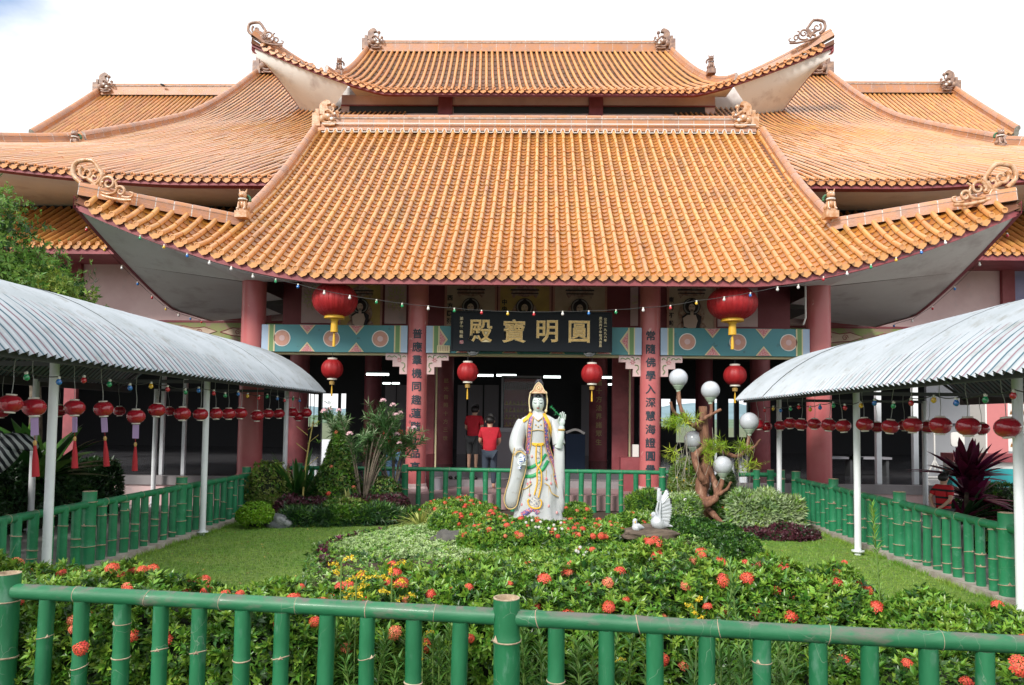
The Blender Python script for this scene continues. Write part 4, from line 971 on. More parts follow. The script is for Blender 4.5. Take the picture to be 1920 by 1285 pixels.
def bamboo_fence(name, label, A, B, posts, r_bal=0.041, r_post=0.068, r_rail=0.043, zr=0.81, sp=0.235, m='bamboo', mr='bamboo', seed=1, zb=0.0, skip=()):
    A = Vector(A); B = Vector(B); Ln = (B - A).length; d = (B - A).normalized()
    f = thing(name, label, 'fence', (A.x, A.y, zb), group='green bamboo fences round the garden'); rg = random.Random(seed)
    vari = [bamboo_mesh('baluster', zr - r_rail * 0.8, r_bal * rg.uniform(0.92, 1.06), sorted([q for q in [(k + rg.random() * 0.8) * 0.30 + 0.03 for k in range(3)] if q < zr - 0.1]), m, seed * 10 + k) for k in range(7)]
    pv = [bamboo_mesh('post', zr + 0.095, r_post * rg.uniform(0.97, 1.03), sorted([0.12 + rg.random() * 0.1, 0.40 + rg.random() * 0.1, 0.68 + rg.random() * 0.08]), m, seed * 10 + 20 + k, n=24, cap=True) for k in range(3)]
    ps = sorted(posts); edges = [0.0] + ps + [Ln]
    for i, p in enumerate(ps):
        c = A + d * p; inst('post', pv[i % 3], Matrix.Translation((c.x, c.y, zb)) @ Matrix.Rotation(rg.uniform(-0.5, 0.5), 4, 'Z'), f)
    for i in range(len(edges) - 1):
        a, b = edges[i], edges[i + 1]
        if b - a < 0.15: continue
        a2 = a + (r_post * 0.8 if i > 0 else 0); b2 = b - (r_post * 0.8 if i < len(edges) - 2 else 0)
        pa = A + d * a2; pb = A + d * b2
        rail_obj(f, (pa.x, pa.y, zr + rg.uniform(-0.006, 0.006)), (pb.x, pb.y, zr + rg.uniform(-0.006, 0.006)), r_rail * rg.uniform(0.96, 1.04), mr, seed * 100 + i)
        n = max(1, round((b - a) / sp)); 
        for k in range(1, n) if 0 < i < len(edges) - 2 else range(1 if i else 0, n + (0 if i < len(edges) - 2 else 1)):
            t = a + (b - a) * k / n
            if t < 0.02 or any(abs(t - p) < r_post + r_bal for p in ps): continue
            c = A + d * (t + rg.uniform(-0.012, 0.012))
            inst('baluster', vari[rg.randrange(7)], Matrix.Translation((c.x, c.y, zb)) @ Matrix.Rotation(rg.uniform(-0.35, 0.35), 4, 'Z') @ Matrix.Rotation(rg.uniform(-0.012, 0.012), 4, 'Y'), f)
    return f
# front fence: runs from the left garden corner past the right edge, a little nearer on the right
pA = Vector((-5.28, 4.37, 0)); pB = Vector((4.80, 3.02, 0))
def on_front(px):
    a, b = 0.0, 1.0
    for _ in range(40):
        mid = (a + b) / 2; p = pA.lerp(pB, mid); q = at(px, 1100, p.y)
        if q.x > p.x: a = mid
        else: b = mid
    return a * (pB - pA).length
bamboo_fence('bamboo_fence', 'nearest green bamboo fence crossing the whole foreground in front of the flower hedge', pA, pB, [0.08, on_front(14), on_front(950), on_front(950) + 2.98, (pB - pA).length - 0.08], sp=0.243, mr='bamboo_old', seed=3, r_post=0.066, r_bal=0.042)
def yl(px): # y on the left fence for a photo column
    return next(y for y in np.arange(4, 20, 0.02) if at(px, 950, y).x <= FXL) if False else min(np.arange(4, 20, 0.02), key=lambda y: abs(at(px, 950, y).x - FXL))
def yr(px): return min(np.arange(4, 20, 0.02), key=lambda y: abs(at(px, 950, y).x - FXR))
PL = [yl(168) - 2 * 2.1, yl(168) - 2.1, yl(168), yl(339), 12.95]
bamboo_fence('bamboo_fence', 'left green bamboo fence receding beside the left covered walkway', (FXL, 4.5, 0), (FXL, 13.6, 0), [p - 4.5 for p in PL if p > 4.6], sp=0.245, m='bamboo_lit', mr='bamboo_lit', seed=5, zb=0.06, r_post=0.078, zr=0.76, r_bal=0.048, r_rail=0.046)
PR = [yr(1887), yr(1687), yr(1563), 13.62]
bamboo_fence('bamboo_fence', 'right green bamboo fence receding beside the right covered walkway', (FXR, 4.5, 0), (FXR, 13.7, 0), [p - 4.5 for p in [PR[0] - 2.05] + PR if p > 4.6], sp=0.225, m='bamboo_lit', mr='bamboo_lit', seed=7, zb=0.06, r_post=0.078, zr=0.76, r_bal=0.049, r_rail=0.046)
rp = [at(px, 900, RY).x for px in (560, 759, 1242, 1410, 1433)]
bamboo_fence('bamboo_fence', 'far green bamboo fence across the back of the garden before the temple steps', (-5.0, RY, 0), (rp[2] + 0.75, RY, 0), [p + 5.0 for p in rp[:3]], sp=0.275, m='bamboo_lit', mr='bamboo_lit', seed=9, r_bal=0.052, zb=0.0)
bamboo_fence('bamboo_fence', 'short stretch of green bamboo fence at the back right corner behind the lamp tree', (rp[3] - 0.35, RY - 0.3, 0), (FXR, RY - 0.3, 0), [0.35, 0.62, FXR - rp[3] + 0.25], sp=0.3, m='bamboo_lit', mr='bamboo_lit', seed=11, r_bal=0.06)

# ---------------------------------------------------------------- covered walkways
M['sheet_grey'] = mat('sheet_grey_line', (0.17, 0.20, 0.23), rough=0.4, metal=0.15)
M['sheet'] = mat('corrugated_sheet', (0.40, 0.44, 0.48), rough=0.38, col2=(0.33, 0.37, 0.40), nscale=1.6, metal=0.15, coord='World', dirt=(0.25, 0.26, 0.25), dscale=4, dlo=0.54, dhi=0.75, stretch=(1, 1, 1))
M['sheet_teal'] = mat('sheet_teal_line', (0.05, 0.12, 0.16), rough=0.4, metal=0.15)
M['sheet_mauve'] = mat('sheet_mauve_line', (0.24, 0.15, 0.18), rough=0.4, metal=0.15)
def walkway(label, sgn, xi, xo, ze, rise, y0, y1, polesy, xp, xq, seed):
    wk = thing('covered_walkway', label, 'walkway', (sgn * xp, polesy[0], 0), group='covered walkways beside the garden')
    pitch = 0.118; npz = 7; ns = int(math.ceil((y1 - y0) / (pitch * npz))); xc = (xi + xo) / 2; hw = (xo - xi) / 2; rg = random.Random(seed)
    for s_ in range(ns):
        ya = y1 - (s_ + 1) * pitch * npz; mb = MB(); K = 14; A_ = 20; rows = []; off = rg.uniform(-0.006, 0.006)
        ys = np.linspace(0, npz, npz * K + 1)
        for a in range(A_ + 1):
            RR = (hw * hw + rise * rise) / (2 * rise); tm = math.asin(hw / RR); th = -tm + 2 * tm * a / A_; nx, nz = math.sin(th), math.cos(th); cx_, cz_ = RR * nx / hw, (RR * nz - (RR - rise)) / rise
            row = []
            for q in ys:
                fr_ = q % 1; amp = 0.025 * (math.cos(2 * math.pi * fr_)) + 0.007 * math.cos(6 * math.pi * fr_) + off
                row.append((sgn * (xc + hw * cx_ + nx * amp), ya + q * pitch, ze + rise * cz_ + nz * amp))
            rows.append(row)
        mb.grid(rows); k = len(ys) - 1
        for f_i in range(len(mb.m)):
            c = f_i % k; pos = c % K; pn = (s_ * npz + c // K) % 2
            mb.m[f_i] = (1 if pn == 0 else 2) if pos in (2, 6, 11) else (3 if pos in (7, 3) else 0)  # teal and mauve columns put the corrugation's reflections into the colour
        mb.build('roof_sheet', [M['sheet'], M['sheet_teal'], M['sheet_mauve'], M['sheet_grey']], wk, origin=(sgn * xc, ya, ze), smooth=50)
    for x in (xi + 0.14, xo - 0.14):
        MB().bb(sgn * x - 0.03, sgn * x + 0.03, y0, y1 - 0.05, ze - 0.04, ze + 0.09).build('eave_beam', M['steel'], wk)
    for f_ in (0.28, 0.5, 0.72):
        x = lerp(xi, xo, f_); z = ze + rise * (1 - (2 * f_ - 1) ** 2) - 0.10
        MB().bb(sgn * x - 0.025, sgn * x + 0.025, y0, y1 - 0.05, z - 0.06, z).build('purlin', M['steel'], wk)
    for y in polesy:
        for x in (xp, xq):
            mb = MB(); mb.lathe([(0.045, 0), (0.045, ze + 0.02)], (sgn * x, y, 0), n=20); mb.build('pole', M['pole'], wk, origin=(sgn * x, y, 0))
            MB().lathe([(0.085, 0.06), (0.085, 0.075)], (sgn * x, y, 0), n=16).build('base_plate', M['pole'], wk)
        arc = [Vector((sgn * (xc + hw * 0.96 * u_), y, ze + (rise - 0.05) * (1 - u_ * u_) - 0.03)) for u_ in np.linspace(-1, 1, 15)]
        MB().tube(arc, 0.025, 6).build('arched_rib', M['steel'], wk)
        MB().bb(*sorted((sgn * xp, sgn * xq)), y - 0.02, y + 0.02, ze - 0.02, ze + 0.03).build('tie_beam', M['steel'], wk)
    return wk
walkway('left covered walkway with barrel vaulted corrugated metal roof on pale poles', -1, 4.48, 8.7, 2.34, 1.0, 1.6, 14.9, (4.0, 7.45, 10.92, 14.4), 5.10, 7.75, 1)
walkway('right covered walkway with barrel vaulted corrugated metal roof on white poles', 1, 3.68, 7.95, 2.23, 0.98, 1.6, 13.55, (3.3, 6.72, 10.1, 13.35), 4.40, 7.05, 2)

# ---------------------------------------------------------------- lanterns
def lantern_parts(root, R_, H, m, lobes=12, ribm=None, capm='lwhite', squash=1.0, n=36):
    mb = MB(); rows = []; K = 12
    for i in range(K + 1):
        t = math.pi * (0.12 + 0.76 * i / K); z = -math.cos(t) / math.cos(0.12 * math.pi) * H / 2; rr = R_ * math.sin(t) ** 0.85; row = []
        for j in range(n + 1):
            a = 2 * math.pi * j / n; lob = 1 - 0.035 * abs(math.sin(a * lobes / 2)) ** 0.6 if False else 1 - 0.04 * (1 - abs(math.sin(a * lobes / 2)))
            row.append((rr * lob * math.cos(a), rr * lob * math.sin(a), z))
        rows.append(row)
    mb.grid(rows); mb.build('shade', M[m], root, local=True, smooth=60)
    rb = MB()
    for k in range(lobes):
        a = 2 * math.pi * k / lobes
        rb.tube([(R_ * 0.965 * math.sin(t) ** 0.85 * math.cos(a), R_ * 0.965 * math.sin(t) ** 0.85 * math.sin(a), -math.cos(t) / math.cos(0.12 * math.pi) * H / 2) for t in np.linspace(0.12 * math.pi, 0.88 * math.pi, 10)], R_ * 0.014, 4)
    rb.build('rib', M[ribm or m], root, local=True)
    rt_ = R_ * math.sin(0.12 * math.pi) ** 0.85
    MB().lathe([(rt_ * 1.0, H * 0.48), (rt_ * 1.05, H * 0.58), (rt_ * 0.6, H * 0.60)], n=18).build('top_cap', M[capm], root, local=True)
    MB().lathe([(rt_ * 0.6, -H * 0.60), (rt_ * 1.05, -H * 0.58), (rt_ * 1.0, -H * 0.48)], n=18).build('bottom_cap', M[capm], root, local=True)
# --- small glossy lanterns strung under the walkways
def small_lantern(label, tag_=False, tassel=False, cord=0.35):
    t = thing('lantern', label, 'lantern'); lantern_parts(t, 0.110, 0.165, 'redgloss', 10, 'redgloss')
    MB().tube(catmull([(0, 0, 0.10), (0.006, 0, 0.10 + cord * 0.3), (-0.008, 0.004, 0.10 + cord * 0.6), (0.002, 0, 0.10 + cord)], 4), 0.004, 5).build('hanging_wire', M['wirel'], t, local=True)
    if tag_:
        MB().bb(-0.038, 0.038, -0.003, 0.003, -0.28, -0.105).build('paper_slip', M['lilac'], t, local=True)
    if tassel:
        z0 = -0.33
        MB().tube([(0, 0, -0.11), (0, 0, z0)], 0.003, 4).build('tassel_cord', M['redtassel'], t, local=True)
        MB().lathe([(0.012, z0 - 0.05), (0.02, z0 - 0.025), (0.012, z0)], n=10).build('bead', M['gold'], t, local=True)
        MB().lathe([(0.034, z0 - 0.36), (0.028, z0 - 0.2), (0.012, z0 - 0.05)], n=12).build('tassel', M['redtassel'], t, local=True)
    return t
ords = ['first', 'second', 'third', 'fourth', 'fifth', 'sixth', 'seventh', 'eighth', 'ninth', 'tenth', 'eleventh', 'twelfth', 'thirteenth', 'fourteenth', 'fifteenth', 'sixteenth', 'seventeenth', 'eighteenth']
protoA = small_lantern('tmp', True, True, 0.42); protoB = small_lantern('tmp', False, False, 0.42); protoA.location = protoB.location = (0, -50, -50)
used_ = set()
def put_lantern(proto, label, grp, x, y, z, rz):
    key = proto.name
    if key not in used_: used_.add(key); o = proto
    else: o = copy_tree(proto)
    o.location = (x, y, z); o.rotation_euler = (random.uniform(-0.07, 0.07), random.uniform(-0.09, 0.09), rz); o.scale = [random.uniform(0.93, 1.06)] * 3; o['label'] = label; o['group'] = grp; return o
LL = [(20, 757), (64, 764), (140, 765), (194, 767), (255, 781), (294, 769), (342, 776), (376, 777), (405, 776), (429, 776), (451, 775), (482, 780), (503, 776), (523, 776), (548, 773), (560, 781), (574, 774)]
for i, (px, py) in enumerate(LL):
    y = min(np.arange(5, 18, 0.02), key=lambda q: abs(at(px, py, q).x + 5.02)); y = min(y, 14.7); p = at(px, py, y)
    lb = (('red lantern with lilac paper and tassel, ' if i in (1, 2, 3, 4) else 'glossy red lantern without tassel, ') + ('cut by the photo edge' if i == 0 else '%s from left under left walkway' % ords[i]))
    put_lantern(protoA if i in (1, 2, 3, 4) else protoB, lb, 'small red lanterns under the left walkway', p.x, y, p.z, random.uniform(-0.4, 0.4))
for i, (px, py) in enumerate(((2, 772), (110, 770), (224, 771), (318, 771))):
    p = at(px, py, 9.8 + i * 1.7); put_lantern(protoB, 'shaded red lantern, %s from left in far row, left walkway' % ords[i], 'small red lanterns in the far row under the left walkway', max(p.x, -9), p.y, p.z, 0.3)
LR = [(1889, 802), (1815, 800), (1763, 798), (1711, 797), (1669, 800), (1621, 796), (1581, 799), (1554, 797), (1527, 795), (1502, 796), (1481, 794), (1463, 798), (1437, 800), (1423, 796)]
for i, (px, py) in enumerate(LR):
    y = min(np.arange(5, 18, 0.02), key=lambda q: abs(at(px, py, q).x - 4.32)); y = min(y, 13.3); p = at(px, py, y)
    put_lantern(protoB, 'glossy red lantern, %s from right in near row, right walkway' % ords[i], 'small red lanterns under the right walkway', p.x, y, p.z, random.uniform(-0.4, 0.4))
for i, (px, py) in enumerate(((1645, 801), (1696, 798), (1740, 801), (1841, 804))):
    p = at(px, py, 12.3 - i * 0.6); put_lantern(protoB, 'shaded red lantern, %s from left in far row, right walkway' % ords[i], 'small red lanterns in the far row under the right walkway', p.x, p.y, p.z, 0.3)
# --- lanterns on the porch
def porch_lantern(px, py, wpx, hpx, Y, label, big):
    c = at(px, py, Y); k = (at(px + 1, py, Y) - at(px, py, Y)).x; t = thing('porch_lantern', label, 'lantern', tuple(c), group='large oval porch lanterns' if big else 'round silk porch lanterns')
    WL[t.name] = Vector((0, 0, 0)); R_ = wpx * k / 2; H = hpx * k
    lantern_parts(t, R_, H, 'redsilk', 24 if big else 10, 'redsilk', 'yellow' if big else 'lwhite', n=72)
    if big:
        MB().lathe([(R_ * 0.16, -H * 0.66), (R_ * 0.22, -H * 0.56), (R_ * 0.22, -H * 0.50)], n=18).build('collar', M['yellow'], t, local=True)
        MB().lathe([(R_ * 0.16, -H * 1.0), (R_ * 0.15, -H * 0.8), (R_ * 0.14, -H * 0.62)], n=20).build('fringe', M['yellow'], t, local=True)
        MB().lathe([(R_ * 0.065, -H * 1.45), (R_ * 0.06, -H * 1.2), (R_ * 0.03, -H * 1.0)], n=12).build('tassel', M['yellow'], t, local=True)
    else:
        MB().lathe([(R_ * 0.22, -H * 0.84), (R_ * 0.26, -H * 0.70), (R_ * 0.12, -H * 0.60)], n=14).build('bead', M['gold'], t, local=True)
        MB().lathe([(R_ * 0.085, -H * 1.45), (R_ * 0.07, -H * 1.1), (R_ * 0.03, -H * 0.84)], n=10).build('tassel', M['yellow'], t, local=True)
    MB().tube([(0, 0, H * 0.55), (0, 0, H * (0.72 if big else 0.85))], 0.006, 5).build('hanging_wire', M['wire'], t, local=True)
porch_lantern(628, 563, 84, 60, 14.2, 'large oval red lantern with yellow fringe before the left painted beam', True)
porch_lantern(1373, 569, 94, 60, 14.2, 'large oval red lantern with yellow fringe before the right painted beam', True)
porch_lantern(623, 692, 40, 35, 15.2, 'round red lantern under the left painted beam beside the walkway roof', False)
porch_lantern(877, 698, 40, 35, 14.95, 'round red lantern under the left end of the black name board', False)
porch_lantern(1110, 701, 41, 36, 14.95, 'round red lantern under the right end of the black name board', False)
porch_lantern(1378, 704, 43, 36, 15.2, 'round red lantern under the right painted beam above the globe lamps', False)

# ---------------------------------------------------------------- strings of coloured bulbs
BC = ['bulb_white', 'bulb_blue', 'bulb_green', 'bulb_red', 'bulb_yellow']
def bulb_mesh(m):
    mb = MB(); mb.mt(0); mb.lathe([(0.010, -0.075), (0.026, -0.060), (0.030, -0.042), (0.020, -0.020), (0.014, -0.008)], n=10); mb.mt(1); mb.lathe([(0.016, -0.012), (0.018, 0.012), (0.008, 0.018)], n=8)
    return mb.mesh('bulb', [M[m], M['lwhite'] if m == 'bulb_white' or True else M['wire']], 50)
BM = {m: bulb_mesh(m) for m in BC}
def bulb_string(label, pts, cols_, sag=0.05, start=None):
    pts = [Vector(p) for p in pts]; t = thing('string_lights', label, 'string lights', tuple(pts[0]), group='strings of coloured bulbs')
    cab = []
    for i in range(len(pts) - 1):
        for k in range(4): cab.append(pts[i].lerp(pts[i + 1], k / 4) - Vector((0, 0, sag * math.sin(math.pi * k / 4) ** 1)) + Vector((0, 0, 0.012)))
    cab.append(pts[-1]); MB().tube(cab, 0.005, 4).build('cable', M['wire'], t)
    for i, p in enumerate(pts):
        inst('bulb', BM[cols_[i % len(cols_)]], Matrix.Translation(p) @ Matrix.Rotation(random.uniform(-0.3, 0.3), 4, 'X') @ Matrix.Scale(0.95, 4), t)
pxs = [(263, 443), (308, 460), (351, 476), (393, 490), (434, 501), (474, 515), (517, 524), (559, 534), (608, 546), (656, 555), (706, 563), (754, 570), (803, 575), (852, 579), (903, 583), (952, 585), (1001, 586), (1055, 585), (1104, 584), (1155, 582), (1206, 578), (1257, 574), (1306, 565), (1358, 558), (1407, 550), (1458, 539), (1497, 535), (1544, 520), (1588, 510), (1633, 497), (1680, 484), (1727, 470), (1772, 452)]
cl_ = ['bulb_green', 'bulb_yellow', 'bulb_blue', 'bulb_white', 'bulb_white', 'bulb_white', 'bulb_green', 'bulb_blue', 'bulb_white', 'bulb_white', 'bulb_green', 'bulb_green', 'bulb_white', 'bulb_green', 'bulb_red', 'bulb_yellow', 'bulb_red', 'bulb_white', 'bulb_blue', 'bulb_green', 'bulb_white', 'bulb_red', 'bulb_yellow', 'bulb_white', 'bulb_blue', 'bulb_white', 'bulb_white', 'bulb_red', 'bulb_white']
bulb_string('string of coloured bulbs sagging along the front eave and across the name board', [at(x, y, 13.42) for x, y in pxs], cl_, 0.01)
def side_pt(y): return Vector((-XT - 0.15 - 0.06, y, side_z(y) - 0.24))
bulb_string('string of coloured bulbs along the left side eave of the front roof', [side_pt(y) for y in np.arange(14.0, 19.3, 0.62)], ['bulb_red', 'bulb_yellow', 'bulb_white', 'bulb_blue'], 0.0)
bulb_string('string of coloured bulbs along the right side eave of the front roof', [Vector((XS(1) - 0.15 + 0.06, y, side_z(y) - 0.24)) for y in np.arange(14.0, 19.3, 0.9)], ['bulb_red', 'bulb_white', 'bulb_blue'], 0.0)
bulb_string('string of coloured bulbs hung under the left walkway eave', [(-4.72 - 0.02 * (i % 2), 3.6 + i * 0.42, 2.21 - 0.02 * (i % 3)) for i in range(26)], ['bulb_green', 'bulb_blue', 'bulb_red', 'bulb_green', 'bulb_blue', 'bulb_yellow', 'bulb_red'], 0.02)
bulb_string('string of coloured bulbs hung under the right walkway eave', [(3.98 + 0.02 * (i % 2), 3.6 + i * 0.42, 2.10 - 0.02 * (i % 3)) for i in range(23)], ['bulb_blue', 'bulb_yellow', 'bulb_red', 'bulb_green', 'bulb_blue', 'bulb_yellow', 'bulb_red', 'bulb_green'], 0.02)
# ---------------------------------------------------------------- vegetation
def leafmat(name, c, c2, isl=0.3, rough=0.38, transl=0.22, spec=0.5, hue=0.02, sc=1.6):
    return mat(name, c, rough=rough, col2=c2, nscale=sc, nlo=0.4, nhi=0.62, isl=isl, hue=hue, coord='World', transl=transl, spec=spec)
M['ixora'] = leafmat('ixora_leaf', (0.070, 0.185, 0.022), (0.14, 0.30, 0.032), rough=0.3)
M['ixora_y'] = leafmat('ixora_young_leaf', (0.17, 0.34, 0.035), (0.24, 0.38, 0.05), rough=0.32)
M['ixora_d'] = leafmat('clipped_dark_leaf', (0.028, 0.085, 0.018), (0.05, 0.13, 0.022), rough=0.35)
M['pale'] = leafmat('pale_groundcover_leaf', (0.30, 0.44, 0.16), (0.42, 0.54, 0.26), transl=0.2, hue=0.01)
M['variegated'] = leafmat('variegated_leaf', (0.22, 0.34, 0.16), (0.42, 0.50, 0.30))
M['purple'] = leafmat('purple_leaf', (0.075, 0.018, 0.030), (0.12, 0.035, 0.05), rough=0.45)
M['cordy'] = leafmat('cordyline_leaf', (0.22, 0.012, 0.075), (0.07, 0.010, 0.035), rough=0.4, isl=0.5)
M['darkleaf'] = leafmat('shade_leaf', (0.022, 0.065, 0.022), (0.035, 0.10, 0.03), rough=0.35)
M['strap'] = leafmat('strap_leaf', (0.035, 0.11, 0.022), (0.055, 0.16, 0.03), rough=0.35)
M['strap_y'] = leafmat('yellow_edged_strap_leaf', (0.36, 0.42, 0.10), (0.55, 0.55, 0.20), rough=0.4)
M['limeball'] = leafmat('lime_green_leaf', (0.20, 0.40, 0.02), (0.13, 0.30, 0.02))
M['yellowgreen'] = leafmat('yellow_green_leaf', (0.16, 0.23, 0.05), (0.24, 0.28, 0.07))
M['treeleaf'] = leafmat('tree_leaf', (0.10, 0.24, 0.04), (0.20, 0.36, 0.06), transl=0.3)
M['treeleaf_y'] = leafmat('young_tree_leaf', (0.30, 0.38, 0.06), (0.20, 0.32, 0.06), transl=0.3)
M['oleander'] = leafmat('oleander_leaf', (0.07, 0.17, 0.05), (0.12, 0.24, 0.08))
M['weed'] = leafmat('weed_leaf', (0.075, 0.20, 0.035), (0.13, 0.28, 0.05))
M['lime'] = leafmat('feathery_lime_leaf', (0.26, 0.42, 0.02), (0.40, 0.48, 0.05))
M['ixflower'] = mat('ixora_petal', (0.80, 0.115, 0.065), rough=0.55, isl=0.22, hue=0.012, transl=0.2)
M['ixflower_o'] = mat('faded_ixora_petal', (0.82, 0.23, 0.12), rough=0.55, isl=0.22, hue=0.012, transl=0.2)
M['whiteflower'] = mat('white_petal', (0.80, 0.76, 0.76), rough=0.6, isl=0.1)
M['pinkflower'] = mat('pink_petal', (0.78, 0.48, 0.52), rough=0.6, isl=0.15)
M['goldenrod'] = mat('yellow_flower_spray', (0.78, 0.55, 0.02), rough=0.6, isl=0.2)
M['twig'] = mat('twig_bark', (0.10, 0.065, 0.04), rough=0.9, col2=(0.16, 0.12, 0.08), nscale=20)
M['stem'] = mat('green_stem', (0.13, 0.22, 0.05), rough=0.6)
M['core'] = mat('dark_core', (0.016, 0.024, 0.010), rough=1.0)  # solid core mass: the shade inside the foliage put into its colour
M['bark'] = mat('grey_bark', (0.20, 0.16, 0.12), rough=0.95, col2=(0.10, 0.08, 0.06), nscale=9, bump=0.8, bscale=30)
M['grass'] = leafmat('grass_blade', (0.18, 0.36, 0.04), (0.32, 0.47, 0.08), isl=0.35, transl=0.3, sc=0.9)

def unit(v): return v / np.maximum(np.linalg.norm(v, axis=-1, keepdims=True), 1e-9)
def leaves(base, dr, nrm, Ln, Wd, droop=0.15, fold=0.12, wide=0.45):
    """one folded leaf per row: 5 vertices, 4 triangles"""
    n = len(base); dr = unit(dr); sd = unit(np.cross(dr, nrm)); up = np.cross(sd, dr)
    Ln = np.asarray(Ln).reshape(-1, 1) * np.ones((n, 1)); Wd = np.asarray(Wd).reshape(-1, 1) * np.ones((n, 1))
    mid = base + dr * Ln * wide; tip = base + dr * Ln - up * Ln * droop
    V = np.stack([base, mid - sd * Wd / 2 + up * Wd * fold, mid - up * Wd * fold, mid + sd * Wd / 2 + up * Wd * fold, tip], 1)
    o = (np.arange(n) * 5)[:, None]
    T = np.concatenate([np.concatenate([o + np.array([[a, b, c]]) for a, b, c in ((0, 2, 1), (0, 3, 2), (1, 2, 4), (2, 3, 4))], 0)])
    return V.reshape(-1, 3), T, n
def rosettes(P, A, k, Ln, Wd, el=(0.5, 1.3), jit=0.3, droop=0.15, rg=RNG, fold=0.12):
    """k leaves around each axis A at each point P"""
    n = len(P); A = unit(A); ref = np.where(np.abs(A[:, 2:3]) > 0.9, np.array([[1.0, 0, 0]]), np.array([[0, 0, 1.0]])); u = unit(np.cross(A, ref)); v = np.cross(A, u)
    ph = rg.uniform(0, 2 * math.pi, (n, 1)) + np.arange(k)[None] * 2.4 + rg.normal(0, jit, (n, k)); e = rg.uniform(el[0], el[1], (n, k))
    rad = u[:, None] * np.cos(ph)[..., None] + v[:, None] * np.sin(ph)[..., None]
    d = A[:, None] * np.cos(e)[..., None] + rad * np.sin(e)[..., None]; nr = A[:, None] * np.sin(e)[..., None] - rad * np.cos(e)[..., None]
    s = rg.uniform(0.7, 1.15, (n, k)) * rg.uniform(0.72, 1.2, (n, 1)); b = P[:, None] + A[:, None] * (rg.uniform(-0.25, 0.1, (n, k)) * Ln)[..., None]
    return leaves(b.reshape(-1, 3), d.reshape(-1, 3), nr.reshape(-1, 3), (Ln * s).ravel(), (Wd * s).ravel(), droop, fold)
def leaf_obj(name, parts, mats, parent, kind='stuff'):
    """parts: list of (V, T, n, matindex or array)"""
    Vs, Ts, Ms, off = [], [], [], 0
    for V, T, n, mi in parts:
        Vs.append(V); Ts.append(T + off); off += len(V)
        mi = np.full(n, mi) if np.isscalar(mi) else np.asarray(mi); Ms.append(np.tile(mi, len(T) // n))
    V = np.concatenate(Vs) - np.array(wl(parent)); me = np_mesh(name, V, T=np.concatenate(Ts), mats=mats, mi=np.concatenate(Ms))
    o = link(name, me, parent, local=True)
    if kind: o['kind'] = kind
    return o
BALL = [False]
def hedge_pts(path, hw, h, n, rg, rough_=0.10, zb=0.0, ends=True):
    """points and outward normals on a rounded hedge that follows a path; hw, h may vary along it"""
    if BALL[0]:
        c0 = (np.asarray(path[0], float) + np.asarray(path[-1], float)) / 2; hw0 = float(np.atleast_1d(hw)[0]); h0 = float(np.atleast_1d(h)[0]); v = unit(rg.normal(0, 1, (n, 3))); v[:, 2] = v[:, 2] * 0.5 + np.abs(v[:, 2]) * 0.5 - 0.15; v = unit(v)
        bump = (1 + rough_ * (np.sin(v[:, 0] * 6 + v[:, 2] * 5) * 0.6 + np.sin(v[:, 1] * 11 + v[:, 0] * 8) * 0.5)) * (1 - np.abs(rg.normal(0, 0.06, n)))
        return np.stack([c0[0] + v[:, 0] * hw0 * 1.15 * bump, c0[1] + v[:, 1] * hw0 * 1.15 * bump, zb + h0 * 0.5 + v[:, 2] * h0 * 0.52 * bump], 1), v
    path = np.asarray(path, float); d = np.r_[0, np.cumsum(np.linalg.norm(np.diff(path, axis=0), axis=1))]
    s = rg.uniform(0, d[-1], n); x = np.interp(s, d, path[:, 0]); y = np.interp(s, d, path[:, 1]); e = 0.05
    tx = np.interp(s + e, d, path[:, 0]) - np.interp(s - e, d, path[:, 0]); ty = np.interp(s + e, d, path[:, 1]) - np.interp(s - e, d, path[:, 1])
    tl = np.hypot(tx, ty) + 1e-9; nx, ny = ty / tl, -tx / tl
    HW = np.interp(s, np.linspace(0, d[-1], len(np.atleast_1d(hw))), np.atleast_1d(hw)); H = np.interp(s, np.linspace(0, d[-1], len(np.atleast_1d(h))), np.atleast_1d(h))
    if ends:
        q = np.minimum(s, d[-1] - s) / np.minimum(HW, d[-1] / 2); q = np.clip(q, 0, 1); f = np.sqrt(1 - (1 - q) ** 2) * 0.8 + 0.2; HW = HW * f; H = H * (0.55 + 0.45 * f)
    th = rg.uniform(-0.05, math.pi + 0.05, n); c, sn = np.cos(th), np.sin(th); pw = 0.55
    cx = np.sign(c) * np.abs(c) ** pw; cz = np.clip(np.sign(sn) * np.abs(sn) ** pw, 0, 1)
    bump = 1 + rough_ * (np.sin(x * 5.1 + y * 3.3) * 0.5 + np.sin(x * 11 - y * 7 + 1) * 0.35 + np.sin(y * 13 + x * 4) * 0.3)
    dep = 1 - np.abs(rg.normal(0, 0.07, n))
    P = np.stack([x + nx * HW * cx * bump * dep, y + ny * HW * cx * bump * dep, zb + H * cz * bump * dep], 1)
    Nn = unit(np.stack([nx * c, ny * c, sn * 1.1 + 0.25], 1)); return P, Nn
